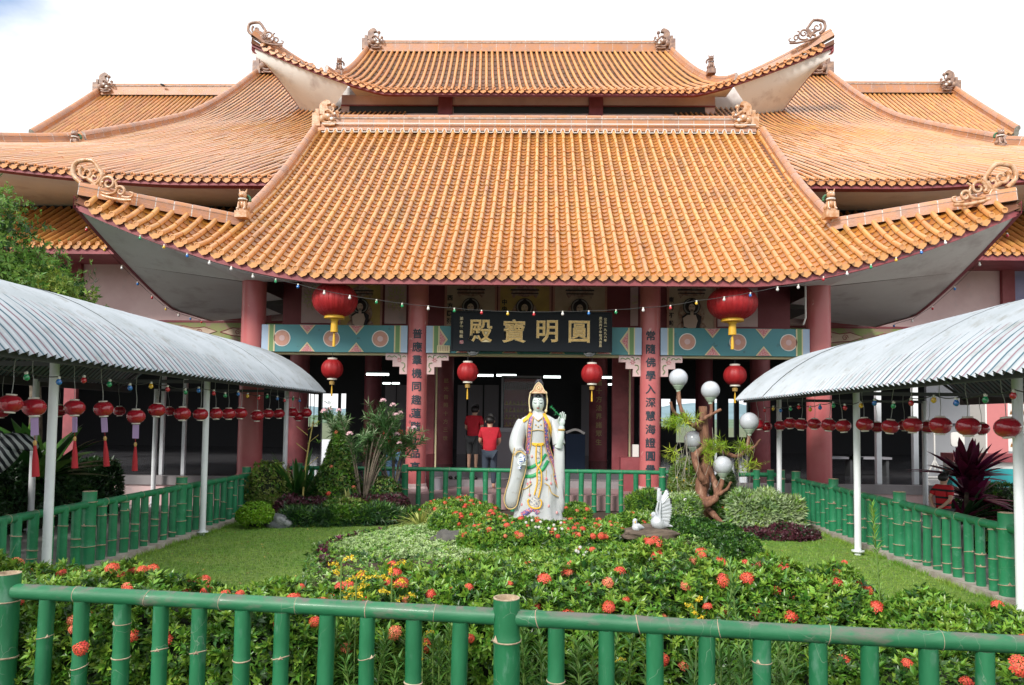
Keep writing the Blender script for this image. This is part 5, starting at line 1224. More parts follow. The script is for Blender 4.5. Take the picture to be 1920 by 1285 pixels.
def hedge_core(name, path, hw, h, parent, k=0.80, zb=0.0):
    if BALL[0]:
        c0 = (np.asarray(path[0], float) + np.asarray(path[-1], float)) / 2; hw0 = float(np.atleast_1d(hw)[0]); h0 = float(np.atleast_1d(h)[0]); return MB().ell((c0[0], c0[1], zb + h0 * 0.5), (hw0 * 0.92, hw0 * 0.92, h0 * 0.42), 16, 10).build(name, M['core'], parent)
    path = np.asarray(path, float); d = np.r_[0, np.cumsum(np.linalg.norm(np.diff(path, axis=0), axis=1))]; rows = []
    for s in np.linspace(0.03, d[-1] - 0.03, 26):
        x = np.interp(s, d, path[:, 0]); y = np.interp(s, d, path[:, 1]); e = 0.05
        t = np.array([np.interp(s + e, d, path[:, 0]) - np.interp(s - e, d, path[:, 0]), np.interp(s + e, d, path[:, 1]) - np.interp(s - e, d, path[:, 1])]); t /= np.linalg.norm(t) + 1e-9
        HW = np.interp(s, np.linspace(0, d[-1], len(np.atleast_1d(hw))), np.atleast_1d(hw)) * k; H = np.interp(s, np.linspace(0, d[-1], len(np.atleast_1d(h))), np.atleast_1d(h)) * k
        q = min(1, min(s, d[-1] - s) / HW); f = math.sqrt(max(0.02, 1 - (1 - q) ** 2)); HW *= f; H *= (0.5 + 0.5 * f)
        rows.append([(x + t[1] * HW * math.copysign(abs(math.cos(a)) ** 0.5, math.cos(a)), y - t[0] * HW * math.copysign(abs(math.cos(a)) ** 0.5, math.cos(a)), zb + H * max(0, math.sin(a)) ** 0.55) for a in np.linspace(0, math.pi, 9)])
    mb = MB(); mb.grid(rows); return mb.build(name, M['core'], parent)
def flower_mesh(name, m, n=26, r=0.042, pet=0.016, flat=0.75):
    rg = np.random.default_rng(hash(name) % 1000 if False else len(name)); V = []; Q = []; T = []
    for i in range(n):
        t = math.acos(1 - (i + 0.5) / n * 0.95); a = i * 2.39996; p = np.array([r * math.sin(t) * math.cos(a), r * math.sin(t) * math.sin(a), r * flat * math.cos(t)]) * rg.uniform(0.85, 1.1)
        nn = unit(p + np.array([0, 0, 0.01])); u = unit(np.cross(nn, [0.3, 0.2, 1])); v = np.cross(nn, u); ro = rg.uniform(0, 1.5)
        for k in range(4):
            b = ro + k * math.pi / 2; d_ = u * math.cos(b) + v * math.sin(b); s_ = np.cross(nn, d_); o = len(V)
            V += [p, p + d_ * pet * 0.6 - s_ * pet * 0.30 + nn * 0.001, p + d_ * pet, p + d_ * pet * 0.6 + s_ * pet * 0.30 + nn * 0.001]; Q.append((o, o + 1, o + 2, o + 3))
    return np_mesh(name, V, Q=Q, mats=(m,))
FM = [flower_mesh('flower_head', M['ixflower'], 30, 0.044, 0.018), flower_mesh('flower_heads', M['ixflower'], 18, 0.034, 0.018), flower_mesh('flower_head_o', M['ixflower_o'], 20, 0.036, 0.017)]
FW = flower_mesh('flower_white', M['whiteflower'], 16, 0.035, 0.02)
def put_flowers(parent, P, N_, rg, meshes=FM, size=(0.75, 1.2), name='flower_head'):
    for p, n_ in zip(P, N_):
        q = Vector(n_).to_track_quat('Z', 'Y').to_matrix().to_4x4(); s = rg.uniform(*size)
        me = meshes[int(rg.choice(len(meshes), p=[0.5, 0.25, 0.25] if len(meshes) == 3 else None))]
        inst(name, me, Matrix.Translation(Vector(p) + Vector(n_) * 0.02) @ q @ Matrix.Rotation(rg.uniform(0, 6), 4, 'Z') @ Matrix.Scale(s, 4), parent)
def hedge(name, label, cat, path, hw, h, n, Ln=0.053, Wd=0.020, k=8, mats=('ixora', 'ixora_y', 'ixora_d'), wts=(0.48, 0.36, 0.18), seed=1, nflow=0, fsel=None, zb=0.0, rough_=0.1, el=(0.35, 1.35), group=None, fsize=(0.55, 1.05), fm=FM, core=0.8, inner=0.35):
    n = int(n * 1.2); rg = np.random.default_rng(seed); path = [tuple(p) for p in path]; root = thing(name, label, cat, (path[len(path) // 2][0], path[len(path) // 2][1], zb), group=group)
    P, Nn = hedge_pts(path, hw, h, n, rg, rough_, zb); A = unit(Nn + rg.normal(0, 0.35, Nn.shape)); ok = P[:, 2] > zb + 0.03; P, A, Nn = P[ok], A[ok], Nn[ok]
    V, T, m = rosettes(P, A, k, Ln, Wd, el, rg=rg)
    # young leaves sit at the shoot tips on top of the hedge, older ones below: picked per shoot
    topness = Nn[:, 2]; pr = rg.uniform(0, 1, len(P)); mi = np.where(pr < wts[1] * (0.35 + 1.1 * np.clip(topness, 0, 1)), 1, np.where(pr > 1 - wts[2], 2, 0)); mi = np.repeat(mi, k)
    parts = [(V, T, m, mi)]
    if inner:
        P2, N2 = hedge_pts(path, np.atleast_1d(hw) * 0.88, np.atleast_1d(h) * 0.88, int(n * inner), rg, rough_, zb); V, T, m = rosettes(P2, unit(N2 + rg.normal(0, 0.5, N2.shape)), k - 2, Ln, Wd, el, rg=rg); parts.append((V, T, m, 0))
    leaf_obj('leaves', parts, [M[q] for q in mats], root)
    hedge_core('dark_core', path, hw, h, root, core, zb)
    if nflow:
        P3, N3 = hedge_pts(path, hw, h, nflow * 6, rg, rough_, zb); keep = (N3[:, 2] > 0.15)
        if fsel: keep &= np.array([fsel(*p) for p in P3])
        P3, N3 = P3[keep][:nflow], unit(N3[keep][:nflow] + rg.normal(0, 0.25, (keep.sum(), 3))[:nflow] + np.array([0, -0.25, 0.2]))
        put_flowers(root, P3, N3, rg, fm, fsize)
    return root
HG = 'clipped ixora hedges'
# front hedge: three lengths
hp1 = [(-4.95, 4.72), (-4.2, 4.72), (-3.3, 4.65), (-2.5, 4.50), (-1.2, 4.42)]
hedge('flower_hedge', 'low ixora hedge with coral flower heads at left behind the front fence', 'hedge', hp1, [0.40, 0.50, 0.50, 0.42, 0.36], [0.74, 0.82, 0.83, 0.78, 0.72], 4300, seed=11, nflow=100, fsel=lambda x, y, z: z > 0.5 and (x > -3.9 or random.random() < 0.25), rough_=0.09, group=HG)
hp2 = [(-1.45, 4.55), (-0.8, 4.72), (-0.1, 4.85), (0.6, 5.05), (1.2, 5.3), (1.7, 5.1), (2.3, 4.75)]
hedge('flower_hedge', 'tall middle ixora hedge bright with red flower heads below the statue', 'hedge', hp2, [0.46, 0.50, 0.52, 0.58, 0.62, 0.50, 0.42], [0.76, 0.83, 0.80, 0.82, 0.93, 0.82, 0.70], 7200, seed=12, nflow=150, fsel=lambda x, y, z: z > 0.25, rough_=0.13, group=HG, fsize=(0.6, 1.15))
hp3 = [(2.15, 4.75), (2.7, 4.45), (3.2, 4.35), (3.9, 4.5), (4.65, 4.75)]
hedge('flower_hedge', 'glossy green ixora hedge with few red flowers at right behind the front fence', 'hedge', hp3, [0.40, 0.40, 0.38, 0.44, 0.5], [0.70, 0.70, 0.67, 0.76, 0.82], 4800, seed=13, nflow=34, fsel=lambda x, y, z: z > 0.4 and x > 2.6, rough_=0.11, group=HG)
# low wall of leaves right behind the front fence, in the fence's shade
hedge('shrub', 'dark shaded foliage right behind the balusters of the front fence, left part', 'shrub', [(-5.0, 4.62), (-3.5, 4.38), (-2.0, 4.26)], 0.22, 0.50, 1700, mats=('ixora', 'ixora_y', 'ixora_d'), wts=(0.6, 0.1, 0.3), seed=14, nflow=5)
hedge('shrub', 'dark shaded foliage right behind the balusters of the front fence, right part', 'shrub', [(1.2, 4.45), (2.4, 4.05), (3.8, 3.95), (4.7, 4.0)], [0.25, 0.3, 0.3, 0.3], 0.55, 2600, mats=('ixora', 'ixora_y', 'ixora_d'), wts=(0.6, 0.12, 0.3), seed=15, nflow=6)
# statue bed
mnd = MB(); mnd.lathe([(2.9, 0.0), (2.6, 0.10), (1.8, 0.22), (0.9, 0.32), (0.01, 0.35)], (0.05, 9.4, 0), n=40, sy=1.15); mnd.build('planting_mound', M['soil'], smooth=60)['kind'] = 'structure'
hedge('flower_bush', 'low ixora bush with red flowers at the feet of the white statue', 'bush', [(-0.95, 8.75), (-0.2, 8.75), (0.5, 8.8), (1.05, 9.0)], [0.45, 0.55, 0.55, 0.45], [0.30, 0.34, 0.32, 0.34], 2600, Ln=0.055, Wd=0.022, seed=16, nflow=85, zb=0.24, group=HG, fsel=lambda x, y, z: z > 0.42)
hedge('flower_bush', 'spreading green bush between the statue bed and the middle flower hedge', 'bush', [(-0.8, 7.7), (0.0, 7.3), (0.8, 7.0), (1.5, 7.1)], [0.5, 0.75, 0.8, 0.5], [0.30, 0.42, 0.48, 0.46], 4200, Ln=0.055, Wd=0.022, seed=17, nflow=34, zb=0.05, group=HG)
hedge('flower_bush', 'ixora bush with orange red flowers to the left behind the statue', 'bush', [(-2.0, 12.1), (-1.4, 12.3), (-0.7, 12.2)], [0.4, 0.5, 0.45], [0.40, 0.46, 0.44], 1700, Ln=0.06, seed=18, nflow=46, fsel=lambda x, y, z: z > 0.25, group=HG)
hedge('flower_bush', 'ixora bush with scattered red flowers beside the left sleeve of the statue', 'bush', [(-1.5, 10.4), (-0.9, 10.2), (-0.5, 9.9)], [0.4, 0.42, 0.35], [0.30, 0.34, 0.32], 1700, Ln=0.055, seed=19, nflow=26, zb=0.2, group=HG)
hedge('flower_bush', 'small ixora bush with red flowers just right of the statue', 'bush', [(0.45, 11.9), (0.8, 12.0)], 0.42, 0.46, 900, Ln=0.06, seed=20, nflow=16, group=HG)
hedge('bush', 'rounded yellow green bush behind the two dove figures', 'bush', [(1.15, 10.6), (1.75, 10.4)], 0.55, 0.52, 2200, Ln=0.06, Wd=0.02, mats=('ixora_y', 'pale', 'ixora'), wts=(0.5, 0.25, 0.3), seed=21, nflow=8)
hedge('bush', 'green bush just right of the statue before the far fence', 'bush', [(0.95, 9.9), (1.3, 9.6)], 0.4, 0.40, 1100, Ln=0.055, seed=22, nflow=6, zb=0.15)
hedge('clipped_hedge', 'dark clipped hedge curving from the lamp tree down to the right lawn', 'hedge', [(1.9, 11.4), (2.2, 10.9), (2.5, 10.2), (2.6, 9.5), (2.45, 8.8)], [0.30, 0.30, 0.28, 0.26, 0.22], [0.34, 0.38, 0.38, 0.34, 0.28], 4200, Ln=0.045, Wd=0.02, mats=('ixora_d', 'ixora', 'ixora_d'), wts=(0.6, 0.3, 0.3), seed=23)
hedge('bush', 'feathery green bush in front of the far fence left of the doves', 'bush', [(1.55, 12.9), (2.25, 12.8)], 0.35, 0.58, 900, Ln=0.10, Wd=0.014, k=9, mats=('darkleaf', 'ixora', 'ixora_y'), wts=(0.4, 0.3, 0.3), seed=24)
# pale ground cover: a carpet of small leaves
rg = np.random.default_rng(31); n = 15000; a = rg.uniform(0, 2 * math.pi, n); r_ = np.sqrt(rg.uniform(0, 1, n)); x = -1.35 + r_ * np.cos(a) * (1.40 + 0.10 * np.sin(3 * a)); y = 9.3 + r_ * np.sin(a) * 2.1
x = x + np.clip(9.4 - y, 0, 2.4) * 0.75
z = 0.05 + 0.16 * np.sqrt(np.clip(1 - r_ ** 4, 0, 1)) + 0.14 * np.clip((x + 2.4) / 2.4, 0, 1) + 0.02 * np.sin(x * 17) * np.sin(y * 15); P = np.stack([x, y, z], 1)
gcv = thing('ground_cover', 'carpet of pale green ground cover at the left of the statue bed', 'ground cover', (-1.35, 9.75, 0), kind='stuff')
V, T, m = rosettes(P, unit(np.array([[0, -0.15, 1]]) + rg.normal(0, 0.3, (n, 3))), 5, 0.036, 0.020, (0.6, 1.4), rg=rg); pr = rg.uniform(0, 1, n)
leaf_obj('leaves', [(V, T, m, np.repeat(np.where(pr < 0.12, 1, 0), 5))], [M['pale'], M['ixora_y']], gcv)
mb = MB(); mb.lathe([(1.35, 0.02), (1.2, 0.16), (0.7, 0.22), (0.01, 0.24)], (-1.3, 9.75, 0), n=30, sy=1.3); mb.build('leaf_bed', M['ixora_d'], gcv)
# dark red edging plants round it
rg = np.random.default_rng(32); a = rg.uniform(math.pi * 0.75, math.pi * 1.5, 420); P = np.stack([-1.35 + 1.45 * np.cos(a) + rg.normal(0, 0.05, 420), 9.75 + 1.85 * np.sin(a) + rg.normal(0, 0.06, 420), rg.uniform(0.02, 0.14, 420)], 1)
ed = thing('edging_plants', 'small dark red leaved edging plants round the pale ground cover', 'edging plants', (-2.7, 9.5, 0), kind='stuff'); V, T, m = rosettes(P, unit(np.array([[0, 0, 1.0]]) + rg.normal(0, 0.4, (420, 3))), 6, 0.06, 0.03, rg=rg); leaf_obj('leaves', [(V, T, m, np.repeat(rg.integers(0, 3, 420), 6))], [M['purple'], M['ixora_d'], M['cordy']], ed)

# low leafy planting over the rest of the mound
rg = np.random.default_rng(33); n = 9000; a = rg.uniform(0, 2 * math.pi, n); r_ = np.sqrt(rg.uniform(0.05, 1, n)) * 1.02; x = 0.05 + 2.95 * r_ * np.cos(a) * (1 + 0.04 * np.sin(5 * a)); y = 9.4 + 3.35 * r_ * np.sin(a) * (1 + 0.04 * np.sin(4 * a)); y = np.maximum(y, 5.9)
P = np.stack([x, y, 0.04 + 0.34 * np.clip(1 - r_, 0, 1) + rg.uniform(0, 0.09, n)], 1); lp = thing('ground_cover', 'low mixed green leaves covering the soil round the statue', 'ground cover', (0.05, 9.4, 0), kind='stuff')
V, T, m = rosettes(P, unit(np.array([[0, -0.15, 1]]) + rg.normal(0, 0.35, (n, 3))), 5, 0.055, 0.026, (0.6, 1.4), rg=rg); leaf_obj('leaves', [(V, T, m, np.repeat(rg.choice(4, n, p=[0.4, 0.3, 0.15, 0.15]), 5))], [M['ixora'], M['ixora_y'], M['pale'], M['ixora_d']], lp)
# strap-leaved clumps
def strap_clump(name, label, cat, c, n, Ln, W, m, seed, spread=1.0, group=None, el=(0.15, 1.1), arch=0.5, mats2=None):
    rg = np.random.default_rng(seed); root = thing(name, label, cat, c, group=group); V = []; Q = []; mi = []
    for i in range(n):
        a = rg.uniform(0, 2 * math.pi); e = rg.uniform(*el) * spread; L = Ln * rg.uniform(0.65, 1.1); d = np.array([math.cos(a) * math.sin(e), math.sin(a) * math.sin(e), math.cos(e)]); h_ = np.array([math.cos(a), math.sin(a), 0]); s_ = np.array([-math.sin(a), math.cos(a), 0])
        K = 7; o = len(V); p = np.array(c) + h_ * 0.02
        for k in range(K):
            t = k / (K - 1); q = p + d * L * t + (h_ * 0.6 * 1 - np.array([0, 0, 1.0])) * L * arch * t * t * math.sin(e + 0.25); w2 = W * (math.sin(math.pi * min(1, 0.16 + t * 0.84)) ** 0.6) / 2
            nn = np.cross(s_, d); V += [q - s_ * w2, q - nn * w2 * 0.25, q + s_ * w2]
        for k in range(K - 1):
            b = o + k * 3; Q += [(b, b + 1, b + 4, b + 3), (b + 1, b + 2, b + 5, b + 4)]
        mm = 0 if mats2 is None else int(rg.random() < 0.3); mi += [mm] * ((K - 1) * 2)
    V = np.array(V) - np.array(wl(root)); me = np_mesh('leaf_blades', V, Q=Q, mats=[M[m]] + ([M[mats2]] if mats2 else []), mi=mi, smooth=True); o = link('leaf_blades', me, root, local=True); o['kind'] = 'stuff'; return root
strap_clump('strap_leaf_clump', 'yellow striped strap leaved clump above the pale ground cover', 'plant', (-1.85, 11.3, 0.1), 60, 0.55, 0.030, 'strap_y', 41, 1.1)
strap_clump('strap_leaf_clump', 'yellow striped strap leaved clump left of the red flower bush', 'plant', (-1.45, 11.0, 0.15), 60, 0.50, 0.030, 'strap_y', 42, 1.1)
strap_clump('strap_leaf_clump', 'small yellow striped clump beside the dark stone', 'plant', (-0.85, 9.6, 0.2), 26, 0.40, 0.030, 'strap_y', 43, 0.9)
strap_clump('strap_leaf_clump', 'yellow green strap leaved clump at the right hem of the statue', 'plant', (0.85, 9.7, 0.3), 36, 0.32, 0.026, 'strap_y', 44, 1.1)
strap_clump('crinum_lily', 'clump of long dark green strap leaves at the left rear of the garden', 'plant', (-4.45, 13.3, 0.0), 46, 1.45, 0.10, 'strap', 45, 0.75, el=(0.1, 0.8))
strap_clump('crinum_lily', 'second dark strap leaved clump beside the cone shaped shrub', 'plant', (-3.9, 13.4, 0.0), 34, 1.2, 0.09, 'strap', 46, 0.75, el=(0.1, 0.8))
strap_clump('snake_plant', 'small clump of yellow edged upright leaves before the cone shaped shrub', 'plant', (-3.35, 12.8, 0.15), 14, 0.42, 0.055, 'strap_y', 47, 0.5, el=(0.05, 0.5), arch=0.1, mats2='strap')
strap_clump('bird_nest_fern', 'big bird nest fern with broad glossy leaves behind the left walkway', 'plant', (-7.9, 11.3, 0.75), 34, 1.35, 0.24, 'strap', 48, 1.0, el=(0.25, 1.15), arch=0.35, mats2='weed')
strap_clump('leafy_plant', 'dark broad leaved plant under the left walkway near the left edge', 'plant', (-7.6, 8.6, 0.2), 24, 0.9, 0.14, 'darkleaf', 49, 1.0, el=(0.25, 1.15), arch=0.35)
strap_clump('cordyline', 'tall cordyline with magenta and dark purple sword leaves behind the right fence', 'plant', (6.85, 11.7, 0.95), 54, 0.78, 0.15, 'cordy', 50, 1.1, el=(0.1, 1.25), arch=0.2)
mb = MB(); mb.tube([(6.85, 11.7, 0), (6.83, 11.7, 0.6), (6.85, 11.7, 1.1)], 0.04, 8); mb.build('trunk', M['bark'], bpy.data.objects['cordyline'])
strap_clump('cordyline', 'middle tier of magenta cordyline leaves on the same bank', 'plant', (6.95, 11.75, 0.6), 40, 0.70, 0.13, 'cordy', 57, 1.1, el=(0.3, 1.3), arch=0.3)
strap_clump('cordyline', 'lower cordyline with dark drooping leaves beside the boy', 'plant', (6.7, 11.6, 0.25), 40, 0.75, 0.09, 'darkleaf', 51, 1.1, el=(0.2, 1.3), arch=0.35, mats2='cordy')
strap_clump('strap_leaf_clump', 'olive strap leaved clump behind the right fence near the far pole', 'plant', (5.75, 11.9, 0.05), 30, 0.75, 0.05, 'strap', 52, 0.9, mats2='strap_y')
strap_clump('strap_leaf_clump', 'bright green leaf blades at the left edge of the photo', 'plant', (-4.15, 5.3, 0.1), 14, 0.95, 0.05, 'weed', 53, 0.5, el=(0.05, 0.5), arch=0.15)
# shrubs of the left rear bed
def ball(name, label, c, r, h, n, m, seed, Ln=0.045, Wd=0.02, k=6, wts=(0.6, 0.3, 0.2), mats=None, nflow=0, cat='shrub', fm=FM, rough_=0.06, zb=0.0, group=None, fsize=(0.7, 1.1), inner=0.35):
    BALL[0] = True
    try: return hedge(name, label, cat, [(c[0] - r * 0.35, c[1]), (c[0] + r * 0.35, c[1])], r, h, n, Ln=Ln, Wd=Wd, k=k, mats=mats or (m, m, m), wts=wts, seed=seed, nflow=nflow, fm=fm, rough_=rough_, zb=zb, group=group, fsize=fsize, inner=inner)
    finally: BALL[0] = False
ball('ball_shrub', 'bright lime green ball shaped shrub beside the grey rock', (-4.62, 11.75), 0.25, 0.42, 1500, 'limeball', 61, 0.035, 0.02)
ball('shrub', 'fluffy yellow green shrub at the corner of the left fence', (-4.9, 13.0), 0.33, 1.0, 1300, 'yellowgreen', 62, 0.05, 0.022, mats=('yellowgreen', 'ixora_y', 'ixora'), rough_=0.16)
ball('ball_shrub', 'olive green ball shaped shrub next to the rear fence post', (-2.93, 13.5), 0.30, 0.72, 1300, 'ixora', 63, 0.045, 0.02, mats=('ixora_d', 'yellowgreen', 'ixora'))
ball('lime_bush', 'small lime green bush at the foot of the left fence behind the hedge', (-4.75, 6.3), 0.33, 0.45, 1100, 'limeball', 64, 0.05, 0.022, mats=('limeball', 'ixora_y', 'ixora'))
ball('shrub', 'low leafy shrub with green and yellow leaves in the middle of the left rear bed', (-3.35, 12.4), 0.36, 0.42, 900, 'ixora', 65, 0.07, 0.03, mats=('ixora', 'yellowgreen', 'ixora_d'))
# cone shrub
rg = np.random.default_rng(66); n = 3600; t = rg.uniform(0, 1, n) ** 1.3; a = rg.uniform(0, 6.283, n); rr = 0.50 * (1 - t) ** 0.8 * (1 + 0.12 * np.sin(a * 5 + t * 20)) + 0.02; rr *= 1 - np.abs(rg.normal(0, 0.12, n))
P = np.stack([-3.72 + rr * np.cos(a), 13.35 + rr * np.sin(a), 0.1 + 1.55 * t], 1); Nn = unit(np.stack([np.cos(a), np.sin(a), np.full(n, 0.7)], 1)); cs = thing('cone_shrub', 'cone shaped shrub dotted with red flowers left of the oleander', 'shrub', (-3.72, 13.35, 0))
V, T, m = rosettes(P, unit(Nn + rg.normal(0, 0.3, (n, 3))), 6, 0.055, 0.022, rg=rg); leaf_obj('leaves', [(V, T, m, np.repeat(rg.choice(3, n, p=[0.5, 0.2, 0.3]), 6))], [M['ixora'], M['yellowgreen'], M['ixora_d']], cs)
MB().lathe([(0.40, 0.0), (0.36, 0.4), (0.2, 1.0), (0.02, 1.5)], (-3.72, 13.35, 0.05), n=16).build('dark_core', M['core'], cs); idx = rg.choice(n, 12); put_flowers(cs, P[idx], Nn[idx], rg)
# purple low hedges
for lb, pth, hw_, h_, n_, sd_n in (('low purple leaved hedge along the left rear bed', [(-4.6, 12.6), (-3.8, 12.75), (-3.1, 12.8)], 0.34, 0.40, 1600, 71), ('deep purple leaved hedge before the oleander ending at the rear fence post', [(-3.1, 12.9), (-2.6, 13.0), (-2.35, 13.0)], 0.34, 0.46, 1500, 72), ('low purple leaved border under the variegated bush on the right', [(3.0, 11.5), (3.7, 11.4), (4.4, 11.6)], 0.28, 0.17, 1200, 73)):
    hedge('purple_hedge', lb, 'hedge', pth, hw_, h_, n_, Ln=0.06, Wd=0.024, k=6, mats=('purple', 'purple', 'darkleaf'), rough_=0.25, wts=(0.6, 0.2, 0.2), seed=sd_n, group='purple leaved borders')
# ferny dark edge of the left bed
hedge('fern_border', 'dark green ferny border in front of the purple hedge on the left', 'plants', [(-4.3, 12.1), (-3.5, 12.2), (-2.7, 12.5), (-2.2, 12.9)], 0.28, 0.26, 1400, rough_=0.3, Ln=0.13, Wd=0.018, k=8, mats=('darkleaf', 'ixora', 'ixora_d'), wts=(0.5, 0.2, 0.3), seed=74)
# variegated bush right
hedge('variegated_bush', 'large pale variegated bush right of the lamp tree', 'bush', [(3.25, 12.4), (3.8, 12.3), (4.35, 12.2)], [0.42, 0.5, 0.42], [0.58, 0.64, 0.66], 2800, Ln=0.15, Wd=0.042, k=6, mats=('variegated', 'pale', 'ixora_y'), wts=(0.5, 0.3, 0.15), seed=75, rough_=0.22)
hedge('variegated_bush', 'pale leaved bush behind the doves and left of the lamp tree', 'bush', [(2.1, 12.2), (2.65, 12.0)], 0.45, 0.60, 1700, Ln=0.08, Wd=0.024, k=6, mats=('variegated', 'ixora_y', 'pale'), wts=(0.5, 0.3, 0.2), seed=76, rough_=0.13, nflow=8, fm=[FW])
hedge('flower_shrub', 'airy shrub with tiny yellow and orange flowers behind the lamp tree', 'shrub', [(2.4, 13.4), (2.95, 13.4)], 0.42, 1.05, 1300, Ln=0.07, Wd=0.016, k=6, mats=('yellowgreen', 'ixora', 'variegated'), wts=(0.5, 0.3, 0.2), seed=77, rough_=0.2, nflow=12, fm=[flower_mesh('flower_gold', M['goldenrod'], 8, 0.02, 0.015)], core=0.5)
hedge('flower_shrub', 'green shrub with a few red blooms right of the lamp tree trunk', 'shrub', [(3.2, 13.5), (3.6, 13.5)], 0.35, 0.95, 900, Ln=0.07, Wd=0.022, k=6, mats=('ixora', 'variegated', 'ixora_d'), seed=78, rough_=0.2, nflow=5, core=0.5)
# planting behind the right fence
ball('shrub', 'rounded dark green shrub behind the right fence near the right edge', (7.9, 12.2), 0.75, 0.85, 2600, 'ixora_d', 79, 0.06, 0.022, mats=('ixora_d', 'ixora', 'darkleaf'))
hedge('shrub', 'low green planting between the boy and the right fence', 'shrub', [(6.3, 10.7), (7.2, 10.2), (8.2, 9.8)], 0.35, 0.42, 1700, Ln=0.06, mats=('ixora', 'ixora_d', 'darkleaf'), seed=80)
# planting behind the left walkway
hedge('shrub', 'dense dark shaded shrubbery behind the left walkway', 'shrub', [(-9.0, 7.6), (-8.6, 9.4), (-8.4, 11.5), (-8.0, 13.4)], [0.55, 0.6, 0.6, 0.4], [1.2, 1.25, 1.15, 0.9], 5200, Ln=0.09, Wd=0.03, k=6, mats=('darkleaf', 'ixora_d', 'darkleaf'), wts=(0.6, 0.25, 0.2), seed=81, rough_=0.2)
# ---- tree at the left edge
def tree(label, c, r, n, seed, trunk, mats=('treeleaf', 'treeleaf_y', 'ixora_d'), Ln=0.10, Wd=0.036, clumps=60, pyellow=0.2, group='garden trees'):
    rg = np.random.default_rng(seed); root = thing('tree', label, 'tree', trunk, group=group)
    tb = MB(); top = Vector((c[0], c[1], c[2] - r[2] * 0.2)); tr = Vector(trunk); tb.tube(catmull([tr, tr.lerp(top, 0.4) + Vector((0.15, 0.1, 0)), top], 5), [0.17 - 0.011 * i for i in range(11)], 10); tb.build('trunk', M['bark'], root)
    lb_ = MB(); d = unit(rg.normal(0, 1, (clumps, 3))); d[:, 2] = np.abs(d[:, 2]) * 1.1 - 0.35; cc = np.array(c) + d * np.array(r) * rg.uniform(0.55, 1.0, (clumps, 1))
    for q in cc[:36]: lb_.tube(catmull([top - Vector((0, 0, r[2] * 0.3)), (Vector(q) + top) / 2 + Vector((0, 0, 0.1)), Vector(q)], 3), [0.05, 0.045, 0.04, 0.03, 0.022, 0.014, 0.008], 5)
    lb_.build('limbs', M['bark'], root)
    k = n // clumps; P = np.repeat(cc, k, 0) + rg.normal(0, 1, (clumps * k, 3)) * np.array([0.34, 0.34, 0.22]) * (np.mean(r) / 1.9); A = unit(P - np.array(c) + rg.normal(0, 0.8, P.shape) + np.array([0, 0, -0.3]))
    V, T, m = rosettes(P, A, 6, Ln, Wd, (0.5, 1.5), rg=rg, droop=0.3); cm = np.repeat(rg.choice(3, clumps, p=[0.62 - pyellow / 2, pyellow, 0.38 - pyellow / 2]), k); cm = np.where(rg.uniform(0, 1, len(cm)) < 0.25, 0, cm)
    leaf_obj('crown', [(V, T, m, np.repeat(cm, 6))], [M[q] for q in mats], root)
tree('leafy green tree rising above the left walkway roof at the left edge', (-11.0, 12.6, 4.75), (2.25, 1.6, 1.75), 7600, 91, (-11.6, 12.8, 0), clumps=80, pyellow=0.10)
tree('yellow green young tree reaching towards the temple wall behind the left walkway roof', (-9.3, 12.9, 3.75), (1.25, 0.9, 0.85), 1900, 92, (-9.6, 13.2, 0), clumps=34, pyellow=0.6)
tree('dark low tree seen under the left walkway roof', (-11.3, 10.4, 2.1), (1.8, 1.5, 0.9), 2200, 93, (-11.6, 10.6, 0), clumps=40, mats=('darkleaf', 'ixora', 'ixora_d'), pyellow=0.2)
# ---- oleander
def oleander(label, c, stems, seed, hh):
    rg = np.random.default_rng(seed); root = thing('oleander', label, 'shrub', c); mb = MB(); PP = []; AA = []; FL = []
    for i in range(stems):
        a = rg.uniform(-1, 1); end = Vector((c[0] + a * 0.75 * hh / 1.9, c[1] + rg.uniform(-0.3, 0.3), c[2] + hh * rg.uniform(0.62, 1.0) - abs(a) * 0.35)); mid = Vector(c).lerp(end, 0.55) + Vector((-a * 0.12, 0, 0.1)); pth = catmull([c, mid, end], 6)
        mb.tube(pth, list(np.linspace(0.022, 0.006, len(pth))), 6)
        for t in np.linspace(0.55, 1, 26):
            q = pth[min(int(t * (len(pth) - 1)), len(pth) - 2)].lerp(pth[min(int(t * (len(pth) - 1)) + 1, len(pth) - 1)], (t * (len(pth) - 1)) % 1); PP.append(q); AA.append((end - mid).normalized())
        for b in range(3):
            o_ = Vector(rg.normal(0, 0.13, 3)); 
            for t in np.linspace(0, 1, 8): PP.append(pth[-4] + o_ * t + Vector((0, 0, 0.16 * t))); AA.append((o_ + Vector((0, 0, 0.2))).normalized())
        if rg.random() < 0.8: FL.append(end + Vector((0, 0, 0.05)))
    mb.build('stems', M['bark'], root); PP = np.array([tuple(p) for p in PP]); AA = np.array([tuple(p) for p in AA])
    V, T, m = rosettes(PP, AA, 5, 0.16, 0.020, (0.55, 1.1), rg=rg, droop=0.12); leaf_obj('leaves', [(V, T, m, np.repeat(rg.choice(2, len(PP), p=[0.8, 0.2]), 5))], [M['oleander'], M['variegated']], root)
    fm = flower_mesh('flower_pinkish', M['pinkflower'], 9, 0.045, 0.032)
    for f in FL:
        inst('flower_cluster', fm, Matrix.Translation(f) @ Matrix.Scale(rg.uniform(0.8, 1.3), 4), root)
oleander('tall oleander with pale pink blossoms at the rear left of the garden', (-3.25, 13.3, 0.0), 15, 95, 2.35)
oleander('smaller oleander branch with pink blossoms in front of the left inscribed column', (-2.75, 13.6, 0.3), 7, 96, 1.55)
